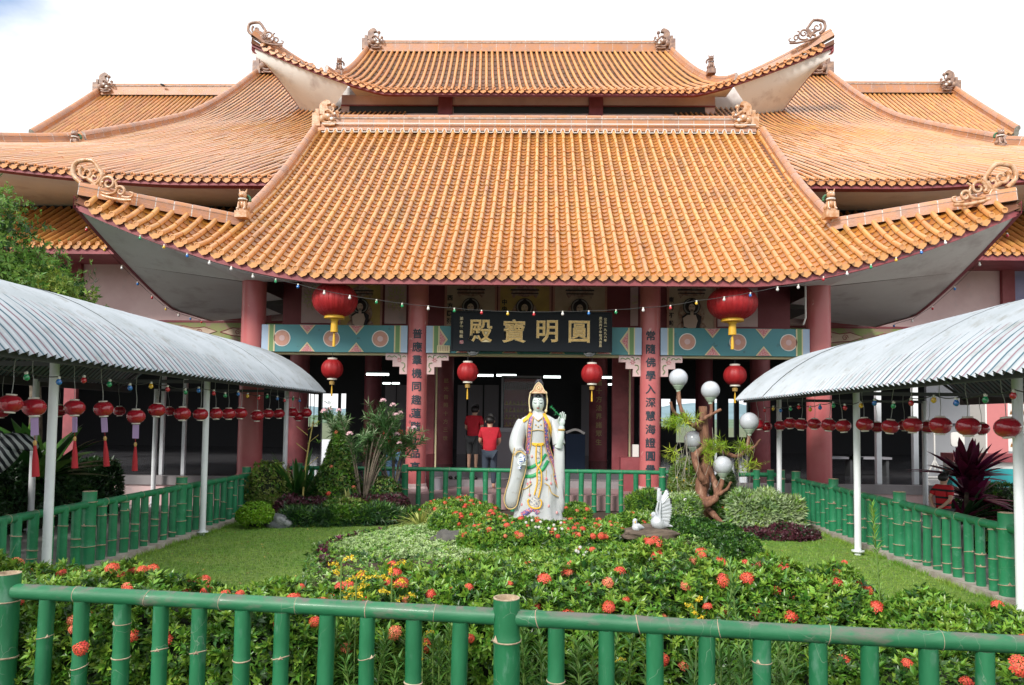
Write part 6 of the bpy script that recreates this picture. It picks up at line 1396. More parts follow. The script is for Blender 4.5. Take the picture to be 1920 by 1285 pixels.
# thin staked sapling
sp_ = thing('sapling', 'thin yellow stemmed sapling with bare side twigs left of the cone shrub', 'plant', (-4.25, 12.9, 0)); mb = MB(); mb.tube(catmull([(-4.25, 12.9, 0), (-4.2, 12.9, 0.9), (-4.08, 12.9, 1.75)], 5), list(np.linspace(0.022, 0.009, 11)), 7)
for z, a in ((0.95, 1), (1.2, -1), (1.35, 1), (1.5, -1), (1.6, 1)): mb.tube([(-4.17, 12.9, z), (-4.17 + a * 0.2, 12.88, z + 0.16)], 0.006, 5)
mb.build('stem', mat('yellow_stem', (0.42, 0.34, 0.10), rough=0.7), sp_)
V, T, m = rosettes(np.array([[-4.06, 12.9, 1.8], [-4.0, 12.9, 1.7], [-3.97, 12.88, 1.36]]), np.array([[0, 0, 1.0]] * 3), 6, 0.14, 0.03); leaf_obj('leaves', [(V, T, m, 0)], [M['ixora']], sp_)
# ---- weeds and goldenrod between the fence and the hedge
def shoot(seed, h, n, Ln, Wd, flower=False, m='weed'):
    rg = np.random.default_rng(seed); z = np.sort(rg.uniform(0.05, 1, n)) ** 0.8 * h; a = np.arange(n) * 2.4 + rg.normal(0, 0.3, n); lean = rg.uniform(-0.12, 0.12); P = np.stack([lean * (z / h) ** 2 * h, 0 * z, z], 1)
    e = 1.15 - 0.75 * (z / h) ** 2 + rg.normal(0, 0.12, n); d = np.stack([np.cos(a) * np.sin(e), np.sin(a) * np.sin(e), np.cos(e)], 1); nr = np.stack([-np.cos(a) * np.cos(e), -np.sin(a) * np.cos(e), np.sin(e)], 1)
    V, T, m_ = leaves(P, d, nr, Ln * (1.1 - 0.5 * z / h), Wd * (1.1 - 0.4 * z / h), 0.2); return V, T, m_, lean
def shoots(name, label, cat, pts, seed, h, n, Ln, Wd, m='weed', kind='stuff', group=None):
    rg = np.random.default_rng(seed); root = thing(name, label, cat, tuple(pts[0]), kind=kind, group=group); parts = []; mb = MB()
    for i, p in enumerate(pts):
        hh = h * rg.uniform(0.7, 1.12); V, T, m_, lean = shoot(seed * 100 + i, hh, n, Ln, Wd); parts.append((V + np.array(p), T, m_, 0)); mb.tube([(p[0] + lean * t * t * hh, p[1], p[2] + hh * t) for t in (0, 0.33, 0.66, 1)], 0.0045, 4)
    leaf_obj('leaves', parts, [M[m]], root); mb.build('stems', M['stem'], root); return root
rg = np.random.default_rng(101); pt = []
for px in list(rg.uniform(410, 860, 40)) + list(rg.uniform(960, 1240, 22)) + list(rg.uniform(1280, 1480, 16)):
    y = rg.uniform(4.05, 4.35) - (0.25 if px > 1250 else 0); pt.append((at(px, 1200, y).x, y, 0.0))
shoots('weeds', 'leafy green weeds crowding behind the balusters of the front fence', 'weeds', pt, 5, 0.62, 46, 0.13, 0.022)
for i, (px, h_, lb) in enumerate(((1392, 0.98, 'slender leafy weed stalk rising above the front rail right of the globe lamps'), (1345, 0.85, 'shorter leafy weed stalk behind the front rail left of the taller one'))):
    q = at(px, 1150, 4.1); shoots('weed_stalk', lb, 'weed', [(q.x, 4.1, 0)], 50 + i, h_, 80, 0.10, 0.014, kind='thing')
q = at(1655, 1080, 4.75); shoots('weed_stalk', 'tall feathery light green weed standing out of the right hedge against the lawn', 'weed', [(q.x, 4.75, 0.0)], 55, 1.22, 170, 0.11, 0.010, m='ixora_y', kind='thing')
def goldenrod(label, px, py, Y, seed, s=1.0):
    rg = np.random.default_rng(seed); b = at(px, py, Y); root = thing('goldenrod', label, 'flower', (b.x, Y, 0.0), group='yellow goldenrod sprays'); PP = []; mb = MB(); mb.tube([(b.x, Y, 0), (b.x, Y, b.z)], 0.005, 5)
    for k in range(6):
        a = rg.uniform(-0.9, 0.9); L = 0.17 * s * rg.uniform(0.6, 1.2); o = Vector((b.x, Y, b.z - 0.04 * k * s)); p = [o + Vector((math.sin(a) * L * t, rg.uniform(-0.03, 0.03) * t, L * (0.7 * t - 0.45 * t * t))) for t in np.linspace(0, 1, 9)]; mb.tube(p, 0.002, 4)
        for q_ in p[2:]:
            for _ in range(4): PP.append(np.array(q_) + rg.normal(0, 0.0045 * s, 3))
    mb.build('stem', M['stem'], root); PP = np.array(PP); V, T, m = rosettes(PP, unit(rg.normal(0, 1, PP.shape)), 3, 0.011 * s, 0.006 * s, (0.6, 1.5), rg=rg); leaf_obj('flowers', [(V, T, m, 0)], [M['goldenrod']], root)
    V, T, m_, _ = shoot(seed, max(0.3, b.z - 0.1), 30, 0.11, 0.018); leaf_obj('leaves', [(V + np.array([b.x, Y, 0]), T, m_, 0)], [M['weed']], root)
for i, (px, py, Y, s, w_) in enumerate(((640, 1055, 4.35, 1.2, 'tall yellow goldenrod spray against the lawn, left of the bright one'), (668, 1085, 4.2, 1.1, 'drooping yellow goldenrod spray just above the front rail at left centre'), (735, 1065, 4.3, 1.1, 'upright yellow green goldenrod spray before the pale ground cover'), (1305, 1132, 3.95, 0.9, 'bright yellow goldenrod tuft above the front rail right of centre'), (793, 1195, 4.05, 0.7, 'goldenrod spray seen between balusters left of the centre post'), (1150, 1245, 3.9, 0.7, 'goldenrod spray low between balusters right of the centre post'))):
    goldenrod(w_, px, py, Y, 120 + i, s)
# white flower tufts near the statue base
for i, (px, py, Y) in enumerate(((1000, 982, 8.3), (1040, 985, 8.3), (1018, 1087, 5.0), (1100, 1035, 6.9))):
    q = at(px, py, Y); o = thing('white_flowers', ['small white blossoms left below the statue hem', 'small white blossoms right below the statue hem', 'white blossom among the red flowers of the middle hedge', 'bluish white blossoms on the spreading green bush'][i], 'flower', tuple(q))
    for k in range(5 if i != 2 else 2): inst('flower_head', FW, Matrix.Translation(q + Vector((random.uniform(-0.1, 0.1), random.uniform(-0.05, 0.05), random.uniform(-0.05, 0.05)))) @ Matrix.Rotation(0.7, 4, 'X') @ Matrix.Scale(0.42, 4), o)
    MB().tube([q - Vector((0, 0, 0.3)), q], 0.004, 4).build('stem', M['stem'], o)
# stray flower in front of the fence (left) and low right
for px, py, Y, lb in ((152, 1215, 4.10, 'single coral flower head poking in front of a left baluster'), (1912, 1250, 3.25, 'red flower head at the lower right edge behind the fence')):
    q = at(px, py, Y - 0.12); o = thing('ixora_flower', lb, 'flower', tuple(q)); inst('flower_head', FM[0], Matrix.Translation(q) @ Matrix.Rotation(1.2, 4, 'X') @ Matrix.Scale(0.95, 4), o); MB().tube(catmull([q, q + Vector((0.04, 0.08, -0.03)), q + Vector((0.06, 0.45, -0.1))], 4), 0.003, 4).build('stem', M['stem'], o)
# ---- fallen leaves and edge tufts
rg = np.random.default_rng(139); n = 130; P = np.stack([rg.choice([-1, 1], n) * rg.uniform(2.6, 4.9, n), rg.uniform(5.2, 12.5, n), np.full(n, 0.045)], 1); fl = thing('fallen_leaves', 'scattered dry brown leaves on the lawn', 'leaves', (0, 8, 0), kind='stuff')
V, T, m = leaves(P, unit(np.stack([rg.normal(0, 1, n), rg.normal(0, 1, n), rg.normal(0, 0.1, n)], 1)), np.tile([[0, 0, 1.0]], (n, 1)), rg.uniform(0.03, 0.06, n), rg.uniform(0.015, 0.028, n), -0.2); leaf_obj('leaves', [(V, T, m, rg.integers(0, 2, n))], [mat('dry_leaf', (0.30, 0.17, 0.07), rough=0.8), mat('yellow_leaf', (0.50, 0.38, 0.08), rough=0.8)], fl)
# ---- lawn blades
rg = np.random.default_rng(140); n = 150000; y = 4.9 + 8.3 * rg.uniform(0, 1, n) ** 1.35; x = rg.uniform(-5.1, 4.65, n)
inbed = ((x + 0.0) / 2.75) ** 2 + ((y - 9.6) / 2.9) ** 2 < 1; ok = ~inbed & ~((y > 12.0) & (x < -2.2)) & (~((y < 5.3) & (abs(x) < 2))); x, y = x[ok], y[ok]; n = len(x)
P = np.stack([x, y, np.full(n, 0.01)], 1); tdir = unit(np.stack([rg.normal(0, 0.5, n), rg.normal(0, 0.5, n), np.ones(n)], 1)); L_ = rg.uniform(0.018, 0.042, n)[:, None]; sd2 = unit(np.cross(tdir, rg.normal(0, 1, (n, 3)))) * 0.0035
V = np.stack([P - sd2, P + sd2, P + tdir * L_], 1).reshape(-1, 3); T = np.arange(n * 3).reshape(-1, 3); 
k = 9000; ex_ = np.where(rg.uniform(0, 1, k) < 0.5, -5.12 + np.abs(rg.normal(0, 0.05, k)), 4.66 - np.abs(rg.normal(0, 0.05, k))); ey_ = rg.uniform(5, 13.2, k); keep = (np.sin(ey_ * 7) + np.sin(ey_ * 17.3) > -0.6); ex_, ey_ = ex_[keep], ey_[keep]; k = len(ex_); P2 = np.stack([ex_, ey_, np.full(k, 0.0)], 1); t2 = unit(np.stack([rg.normal(0, 0.4, k), rg.normal(0, 0.4, k), np.ones(k)], 1)); s2_ = unit(np.cross(t2, rg.normal(0, 1, (k, 3)))) * 0.004
V = np.concatenate([V, np.stack([P2 - s2_, P2 + s2_, P2 + t2 * rg.uniform(0.04, 0.10, k)[:, None]], 1).reshape(-1, 3)]); T = np.arange(len(V)).reshape(-1, 3)
gr_ = thing('grass', 'short mown green lawn grass either side of the statue bed', 'grass', (0, 0, 0), kind='stuff')
o = link('grass_blades', np_mesh('grass_blades', V, T=T, mats=(M['grass'],)), gr_, local=True); o['kind'] = 'stuff'
# ---------------------------------------------------------------- statue
M['porcelain'] = mat('white_glazed_robe', (0.52, 0.545, 0.55), rough=0.36, coat=0.3, col2=(0.44, 0.47, 0.50), nscale=5, nlo=0.45, nhi=0.75, bump=0.08, bscale=25, dirt=(0.28, 0.26, 0.22), dscale=7, dlo=0.60, dhi=0.8)
M['pface'] = mat('pale_painted_face', (0.62, 0.70, 0.68), rough=0.35, coat=0.3)
M['hairblack'] = mat('black_hair_paint', (0.012, 0.014, 0.022), rough=0.35)
M['crowntan'] = mat('tan_crown', (0.58, 0.32, 0.18), rough=0.5, col2=(0.70, 0.52, 0.36), nscale=35)
M['sash'] = mat('yellow_sash', (0.78, 0.44, 0.02), rough=0.45)
M['sashgreen'] = mat('green_sash', (0.02, 0.30, 0.10), rough=0.4)
M['trimedge'] = mat('ochre_edge', (0.60, 0.42, 0.16), rough=0.5)
M['brocade'] = mat('blue_red_brocade', (0.07, 0.08, 0.30), rough=0.5, col2=(0.60, 0.16, 0.14), nscale=42, nlo=0.48, nhi=0.54, dirt=(0.72, 0.68, 0.60), dscale=60, dlo=0.58, dhi=0.62)
M['greybrocade'] = mat('grey_brocade', (0.55, 0.53, 0.48), rough=0.5, col2=(0.20, 0.22, 0.28), nscale=50, nlo=0.5, nhi=0.56)
M['lips'] = mat('painted_lips', (0.35, 0.09, 0.08), rough=0.5)
M['vaseblue'] = mat('blue_white_vase', (0.70, 0.74, 0.78), rough=0.2, col2=(0.04, 0.10, 0.35), nscale=40, nlo=0.5, nhi=0.55)
sp = at(1003, 972, 9.5); ST = thing('statue', 'white robed standing goddess statue with crown, vase and raised willow sprig amid red flowers', 'statue', (sp.x, 9.5, sp.z - 0.02))
K_ = 1 / 648.0
def sx(zx): return sp.x + (zx - 383) * K_
def sz(zy): return sp.z + (1248 - zy) * K_
PROF = [(1262, 410, 208, 125), (1150, 410, 192, 120), (1050, 418, 180, 114), (950, 425, 166, 108), (850, 420, 150, 100), (760, 410, 125, 95), (680, 405, 106, 88), (620, 402, 97, 82), (560, 405, 110, 85), (480, 405, 138, 90), (430, 402, 148, 86), (402, 400, 138, 76), (382, 400, 104, 60), (364, 400, 60, 48), (345, 400, 46, 42), (318, 400, 44, 40)]
def prof(zy):
    a = sorted(PROF); zs = [p[0] for p in a]; return [np.interp(zy, zs, [p[i] for p in a]) for i in (1, 2, 3)]
def fy(zx, zy, off=0.0):
    c, h, d = prof(zy); q = max(-0.98, min(0.98, (zx - c) / h)); return 9.5 - d * K_ * math.sqrt(1 - q * q) - off
mb = MB(); rows = []
for zy in np.linspace(1262, 318, 46):
    c, h, d = prof(zy); lo = max(0, (zy - 640) / 620); row = []
    for j in range(65):
        a = 2 * math.pi * j / 64; f = 1 + 0.055 * lo * math.sin(a * 9 + zy * 0.004) + 0.03 * lo * math.sin(a * 17 + 1.3) + 0.012 * math.sin(a * 6 + zy * 0.02)
        row.append((sx(c + h * math.cos(a) * f), 9.5 + d * K_ * math.sin(a) * f, sz(zy)))
    rows.append(row)
mb.grid(rows); mb.add(rows[0][:-1], [tuple(range(64))]); body = mb.build('robe', M['porcelain'], ST, smooth=60)
def puff(poly, y0, dep, name, m, parent=ST, rings=4):
    """rounded slab from an outline given in zoomed pixels"""
    mb = MB(); P = [Vector((sx(a), 0, sz(b))) for a, b in poly]; c = sum(P, Vector()) / len(P); n = len(P); vs = []; lv = []
    for side in (-1, 1):
        for k in range(rings + 1):
            t = k / rings; s = math.cos(t * math.pi / 2 * 0.97); yy = y0 + side * dep / 2 * math.sin(t * math.pi / 2) ** 0.7; st = len(vs); vs += [Vector((c.x + (p.x - c.x) * s, yy, c.z + (p.z - c.z) * s)) for p in P]; lv.append((side, st))
    fs = []
    for i in range(len(lv) - 1):
        if lv[i][0] != lv[i + 1][0]: continue
        a, b = lv[i][1], lv[i + 1][1]
        for j in range(n):
            q = (a + j, a + (j + 1) % n, b + (j + 1) % n, b + j); fs.append(q if lv[i][0] < 0 else q[::-1])
    for sd_, st in (lv[rings], lv[-1]): fs.append(tuple(range(st, st + n)))
    mb.add(vs, fs); return mb.build(name, m, parent, smooth=60)
def smooth_poly(poly, n=4):
    p = [Vector((a, b, 0)) for a, b in poly]; q = catmull(p[-1:] + p + p[:2], n)[n:-n]; return [(v.x, v.y) for v in q]
def ribbon(pts, wd, m, name, off=0.006, parent=body, th=0.010, surf=True, y=None):
    """flat relief band following points on the robe front"""
    q = catmull([Vector((a, b, 0)) for a, b in pts], 5); mb = MB(); rows = []; n = len(q); w_ = wd if isinstance(wd, (list, tuple)) else [wd] * 2
    for i, p in enumerate(q):
        d = (q[min(i + 1, n - 1)] - q[max(i - 1, 0)]).normalized(); s = Vector((-d.y, d.x, 0)) * (np.interp(i / (n - 1), np.linspace(0, 1, len(w_)), w_) / 2); r_ = []
        for f, o in ((-1, 0), (-0.8, th), (0, th * 1.25), (0.8, th), (1, 0)):
            v = p + s * f; r_.append((sx(v.x), (fy(v.x, v.y) if surf else y) - off - o, sz(v.y)))
        rows.append(r_)
    mb.grid(rows); return mb.build(name, M[m], parent, smooth=60)
# arms and sleeves
mb = MB(); mb.tube(catmull([(sx(275), 9.5, sz(425)), (sx(235), 9.47, sz(540)), (sx(220), 9.43, sz(640)), (sx(255), 9.38, sz(710))], 5), [0.075, 0.085, 0.09, 0.092, 0.095, 0.097, 0.098, 0.098, 0.098, 0.096, 0.094, 0.09, 0.085, 0.08, 0.075, 0.07], 16)
mb.build('sleeve', M['porcelain'], ST, smooth=60)
mb = MB(); mb.tube(catmull([(sx(528), 9.5, sz(425)), (sx(560), 9.46, sz(520)), (sx(580), 9.42, sz(620))], 6), list(np.linspace(0.075, 0.082, 13)), 16); mb.build('sleeve', M['porcelain'], ST, smooth=60)
puff(smooth_poly([(205, 640), (190, 740), (185, 800), (165, 900), (135, 1010), (122, 1080), (140, 1140), (182, 1163), (225, 1138), (245, 1070), (262, 980), (296, 860), (312, 760), (300, 690), (255, 655)]), 9.40, 0.17, 'hanging_sleeve', M['porcelain'])
puff(smooth_poly([(548, 600), (600, 590), (625, 640), (630, 800), (630, 950), (622, 1060), (632, 1130), (615, 1195), (580, 1120), (555, 980), (540, 850), (538, 700)]), 9.46, 0.15, 'hanging_sleeve', M['porcelain'])
ribbon([(205, 650), (188, 760), (168, 900), (135, 1020), (124, 1090), (150, 1150), (190, 1160), (230, 1130), (250, 1040), (268, 960), (300, 850), (312, 750)], 9, 'trimedge', 'sleeve_edge', surf=False, y=9.345)
for k, (a, b) in enumerate(((660, 18), (680, 12))): ribbon([(208, a + 35), (225, a + 8), (262, a), (300, a + 30)], b, ('greybrocade', 'trimedge')[k], 'cuff', surf=False, y=9.32 - 0.004 * k)
# raised forearm and hand
SK = M['pface']; mb = MB(); mb.tube(catmull([(sx(575), 9.40, sz(640)), (sx(590), 9.37, sz(570)), (sx(598), 9.36, sz(490)), (sx(600), 9.355, sz(462))], 5), list(np.linspace(0.055, 0.032, 16)), 14)
mb.ell((sx(600), 9.35, sz(430)), (0.042, 0.02, 0.058), 14, 10)
for i, (bx, by, tx, ty, mx_) in enumerate(((580, 405, 590, 352, 583), (595, 398, 605, 343, 600), (611, 398, 618, 349, 615), (624, 408, 630, 366, 628))):
    mb.tube(catmull([(sx(bx), 9.35, sz(by)), (sx(mx_), 9.335, sz((by + ty) / 2)), (sx(tx), 9.318, sz(ty))], 3), [0.0125, 0.012, 0.0115, 0.011, 0.010, 0.009, 0.006], 8)
mb.tube(catmull([(sx(578), 9.35, sz(440)), (sx(570), 9.325, sz(415)), (sx(578), 9.305, sz(392))], 3), [0.015, 0.0145, 0.013, 0.012, 0.011, 0.010, 0.007], 8)
mb.build('raised_hand', SK, ST, smooth=60)
MB().lathe([(0.042, 0), (0.048, 0.008), (0.048, 0.02), (0.041, 0.028)], (sx(598), 9.36, sz(505)), n=18).build('bracelet', M['gold'], ST)
mb = MB(); mb.tube(catmull([(sx(590), 9.31, sz(385)), (sx(555), 9.30, sz(350)), (sx(515), 9.29, sz(312))], 4), 0.005, 5)
V, T, m = rosettes(np.array([[sx(a), 9.295, sz(b)] for a, b in ((575, 372), (560, 355), (545, 340), (530, 325), (517, 312), (550, 368))]), np.array([[-0.7, 0, 0.7]] * 6), 4, 0.045, 0.016, (0.3, 0.9), rg=np.random.default_rng(3))
sprig = mb.build('willow_sprig', M['sashgreen'], ST); leaf_obj('sprig_leaves', [(V, T, m, 0)], [M['sashgreen']], sprig, kind=None)
# lower hand with the tilted vase
mb = MB(); mb.tube([(sx(262), 9.36, sz(700)), (sx(268), 9.33, sz(730))], [0.034, 0.036], 12); mb.ell((sx(270), 9.325, sz(752)), (0.040, 0.026, 0.045), 12, 8)
for i in range(4):
    z0 = 738 + i * 14; mb.tube(catmull([(sx(250), 9.318, sz(z0)), (sx(268), 9.268, sz(z0 + 4)), (sx(298), 9.27, sz(z0 + 10)), (sx(304), 9.29, sz(z0 + 14))], 3), [0.011] * 7 + [0.010, 0.009, 0.006], 7)
mb.tube(catmull([(sx(248), 9.32, sz(748)), (sx(240), 9.28, sz(775)), (sx(255), 9.26, sz(790))], 3), [0.013, 0.013, 0.012, 0.011, 0.01, 0.009, 0.007], 7)
mb.build('lower_hand', SK, ST, smooth=60)
mb = MB(); a = Vector((sx(288), 9.285, sz(712))); b = Vector((sx(250), 9.275, sz(822))); mb.tube([a.lerp(b, t) for t in (0, 0.1, 0.25, 0.45, 0.62, 0.75, 0.88, 1.0)], [0.022, 0.028, 0.040, 0.042, 0.028, 0.016, 0.018, 0.030], 16); mb.build('vase', M['vaseblue'], ST, smooth=60)
# head
hc = Vector((sx(400), 9.47, sz(272))); mb = MB(); rows = []
for i in range(21):
    t = math.pi * i / 20; row = []
    for j in range(33):
        a = 2 * math.pi * j / 32; zz = math.cos(t); w_ = 0.086 * (1 - 0.22 * max(0, -zz) ** 1.5); row.append((hc.x + w_ * math.sin(t) * math.cos(a), hc.y + 0.095 * math.sin(t) * math.sin(a), hc.z + 0.128 * zz))
    rows.append(row)
mb.grid(rows); head = mb.build('head', SK, ST, smooth=70)
fyh = lambda x, z: hc.y - 0.095 * math.sqrt(max(0.02, 1 - (x / 0.086) ** 2 - (z / 0.128) ** 2))
mb = MB(); mb.ell((hc.x, fyh(0, -0.02) - 0.004, hc.z - 0.030), (0.012, 0.016, 0.026), 10, 8); mb.tube([(hc.x, fyh(0, 0.03) - 0.003, hc.z + 0.03), (hc.x, fyh(0, -0.03) - 0.012, hc.z - 0.03)], [0.006, 0.010], 8); mb.build('nose', SK, head, smooth=70)
mb = MB()
for s in (-1, 1):
    mb.tube([(hc.x + s * x, fyh(x, z) - 0.002, hc.z + z) for x, z in ((0.016, 0.004), (0.032, -0.003), (0.048, -0.001), (0.060, 0.008))], [0.002, 0.0042, 0.0042, 0.002], 6)
    mb.tube([(hc.x + s * x, fyh(x, z) - 0.002, hc.z + z) for x, z in ((0.014, 0.030), (0.030, 0.040), (0.046, 0.038), (0.060, 0.028))], [0.0015, 0.003, 0.003, 0.0012], 6)
mb.ell((hc.x, fyh(0, 0.05) - 0.003, hc.z + 0.048), (0.006, 0.004, 0.006), 8, 6); mb.build('painted_eyes', M['hairblack'], head)
mb = MB(); mb.tube([(hc.x + x, fyh(x, z) - 0.003, hc.z + z) for x, z in ((-0.024, -0.066), (-0.010, -0.063), (0, -0.065), (0.010, -0.063), (0.024, -0.066))], [0.001, 0.005, 0.004, 0.005, 0.001], 6); mb.tube([(hc.x + x, fyh(x, z) - 0.003, hc.z + z) for x, z in ((-0.016, -0.070), (0, -0.074), (0.016, -0.070))], [0.001, 0.006, 0.001], 6); mb.build('lips', M['lips'], head)
mb = MB(); rows = []
for i in range(15):
    t = math.pi * 0.80 * i / 14; row = []
    for j in range(33):
        a = 2 * math.pi * j / 32; front = max(0, -math.sin(a)); zz = math.cos(t); r_ = 1.0; x = 0.098 * math.sin(t) * math.cos(a); y = 0.105 * math.sin(t) * math.sin(a) + 0.012; z = 0.138 * zz
        if front > 0.35 and z < 0.070 + 0.02 * abs(math.cos(a)): z = 0.070 + 0.02 * abs(math.cos(a)); y = max(y, -0.088)
        row.append((hc.x + x, hc.y + y, hc.z + z))
    rows.append(row)
mb.grid(rows)
for s in (-1, 1): mb.tube(catmull([(hc.x + s * 0.078, hc.y - 0.045, hc.z + 0.075), (hc.x + s * 0.092, hc.y - 0.03, hc.z), (hc.x + s * 0.086, hc.y - 0.01, hc.z - 0.09)], 4), [0.018] * 5 + [0.016, 0.014, 0.012, 0.010], 8)
mb.ell((sx(405), 9.48, sz(110)), (0.062, 0.06, 0.055), 16, 10); mb.ell((sx(405), 9.48, sz(86)), (0.045, 0.045, 0.03), 14, 8); mb.build('hair', M['hairblack'], ST, smooth=60)
for s in (-1, 1): MB().ell((hc.x + s * 0.090, hc.y - 0.005, hc.z - 0.035), (0.010, 0.016, 0.036), 8, 8).build('ear', SK, head)
cp = [(332, 190), (338, 176), (352, 170), (362, 152), (372, 128), (388, 108), (403, 96), (418, 108), (434, 128), (444, 152), (454, 170), (466, 176), (474, 190)]
mb = MB(); mb.prism([(sx(a), sz(b)) for a, b in cp], (0, hc.y - 0.095, 0), (1, 0, 0), (0, 0, 1), (0, 1, 0), 0.05)
mb.tube([(hc.x + 0.104 * math.cos(a), hc.y + 0.0 + 0.112 * math.sin(a), sz(186)) for a in np.linspace(math.pi, 2 * math.pi, 16)], 0.012, 8); crown = mb.build('crown', M['crowntan'], ST)
mb = MB(); mb.tube([(sx(a), hc.y - 0.10, sz(b)) for a, b in cp], 0.006, 6); mb.tube([(sx(403) + 0.028 * math.cos(a), hc.y - 0.102, sz(148) + 0.030 * math.sin(a)) for a in np.linspace(0, 6.28, 16)], 0.005, 6); mb.ell((sx(403), hc.y - 0.10, sz(148)), (0.013, 0.01, 0.015), 10, 6); mb.build('crown_relief', M['goldpale'], crown)
mb = MB()
for s in (-1, 1):
    mb.tube(catmull([(hc.x + s * 0.104, hc.y - 0.02, sz(190)), (hc.x + s * 0.118, hc.y - 0.02, sz(250)), (hc.x + s * 0.108, hc.y - 0.015, sz(330))], 5), 0.009, 8); mb.ell((hc.x + s * 0.102, hc.y - 0.03, sz(338)), (0.018, 0.018, 0.022), 10, 8)
mb.build('ear_cords', M['goldpale'], ST)
# sashes, bands and trims (relief on the robe)
for s, pts in ((-1, [(345, 352), (320, 385), (290, 415), (250, 445), (226, 490)]), (1, [(450, 356), (470, 400), (492, 440), (508, 490), (520, 560)])): ribbon(pts, [26, 30, 24, 18], 'sash', 'shoulder_sash', 0.012)
for pts, w_ in (([(345, 385), (332, 450), (325, 560), (318, 640), (308, 700)], 34), ([(455, 390), (468, 450), (474, 560), (485, 640), (515, 730), (548, 810), (560, 880)], 34), ([(548, 860), (565, 930), (592, 990)], 30)):
    ribbon(pts, w_, 'brocade', 'brocade_band', 0.004); 
    for sg in (-0.55, 0.55): ribbon([(a + sg * w_, b) for a, b in pts], 6, 'trimedge', 'band_edge', 0.010)
ribbon([(535, 560), (540, 640), (552, 740), (562, 840)], 20, 'brocade', 'brocade_band', 0.006)
ribbon([(315, 822), (370, 800), (430, 755), (472, 700)], 26, 'sashgreen', 'green_band', 0.004); ribbon([(292, 892), (370, 880), (440, 830), (490, 755)], 30, 'sashgreen', 'green_band', 0.004)
ribbon([(405, 640), (405, 720), (408, 800), (410, 930), (398, 1050), (375, 1130)], [44, 44, 40, 44, 60, 80], 'greybrocade', 'front_panel', 0.003)
ribbon([(352, 618), (400, 622), (452, 618)], 26, 'sash', 'belt', 0.010); ribbon([(350, 610), (378, 628), (402, 616), (426, 630), (450, 610)], 9, 'sash', 'belt_bow', 0.020)
for pts in ([(388, 630), (386, 720), (390, 780), (405, 808)], [(430, 630), (432, 720), (428, 780), (405, 808)], [(405, 808), (396, 850), (398, 940), (375, 1040)], [(405, 808), (432, 850), (434, 950), (410, 1060)]): ribbon(pts, 11, 'sash', 'sash_cord', 0.016)
ribbon([(335, 1075), (322, 1090), (335, 1130), (380, 1150), (425, 1140), (438, 1100), (425, 1075)], 12, 'sash', 'scroll_trim', 0.014)
ribbon([(270, 1210), (320, 1180), (375, 1160), (410, 1190)], 40, 'brocade', 'hem_brocade', 0.004); ribbon([(265, 1000), (310, 985), (350, 945)], 9, 'trimedge', 'robe_fold_edge', 0.008); ribbon([(460, 940), (498, 965), (520, 1020), (580, 1060)], 9, 'trimedge', 'robe_fold_edge', 0.008)
ribbon([(352, 505), (400, 498), (448, 505)], 7, 'trimedge', 'bodice_edge', 0.006); ribbon([(355, 380), (378, 405), (402, 420), (425, 405), (448, 380)], 6, 'gold', 'necklace', 0.008)
mb = MB()
for a, b in ((380, 455), (402, 470), (424, 455), (402, 422)): mb.ell((sx(a), fy(a, b) - 0.012, sz(b)), (0.009, 0.008, 0.012), 8, 6)
tag(mb.build('pendants', M['gold'], body), kind='stuff')
mb = MB()
for a, b in ((340, 935), (318, 952), (335, 1040), (272, 1125), (475, 905), (515, 945), (497, 1130), (566, 1188), (352, 722), (533, 485)):
    mb.ell((sx(a), fy(a, b) - 0.010, sz(b)), (0.014, 0.010, 0.020), 8, 6)
tag(mb.build('pink_tassels', M['rose'], body), kind='stuff')
mb = MB()
for a, b0, b1 in ((272, 1000, 1110), (335, 960, 1030), (497, 970, 1115), (475, 830, 890), (515, 870, 930), (340, 880, 920)): mb.tube([(sx(a), fy(a, b) - 0.004, sz(b)) for b in np.linspace(b0, b1, 5)], 0.003, 4)
tag(mb.build('tassel_cords', M['trimedge'], body), kind='stuff')
MB().lathe([(0.40, -0.45), (0.38, 0.0)], (sx(410), 9.5, sp.z), n=30, sy=0.7).build('pedestal', M['concrete'], ST)

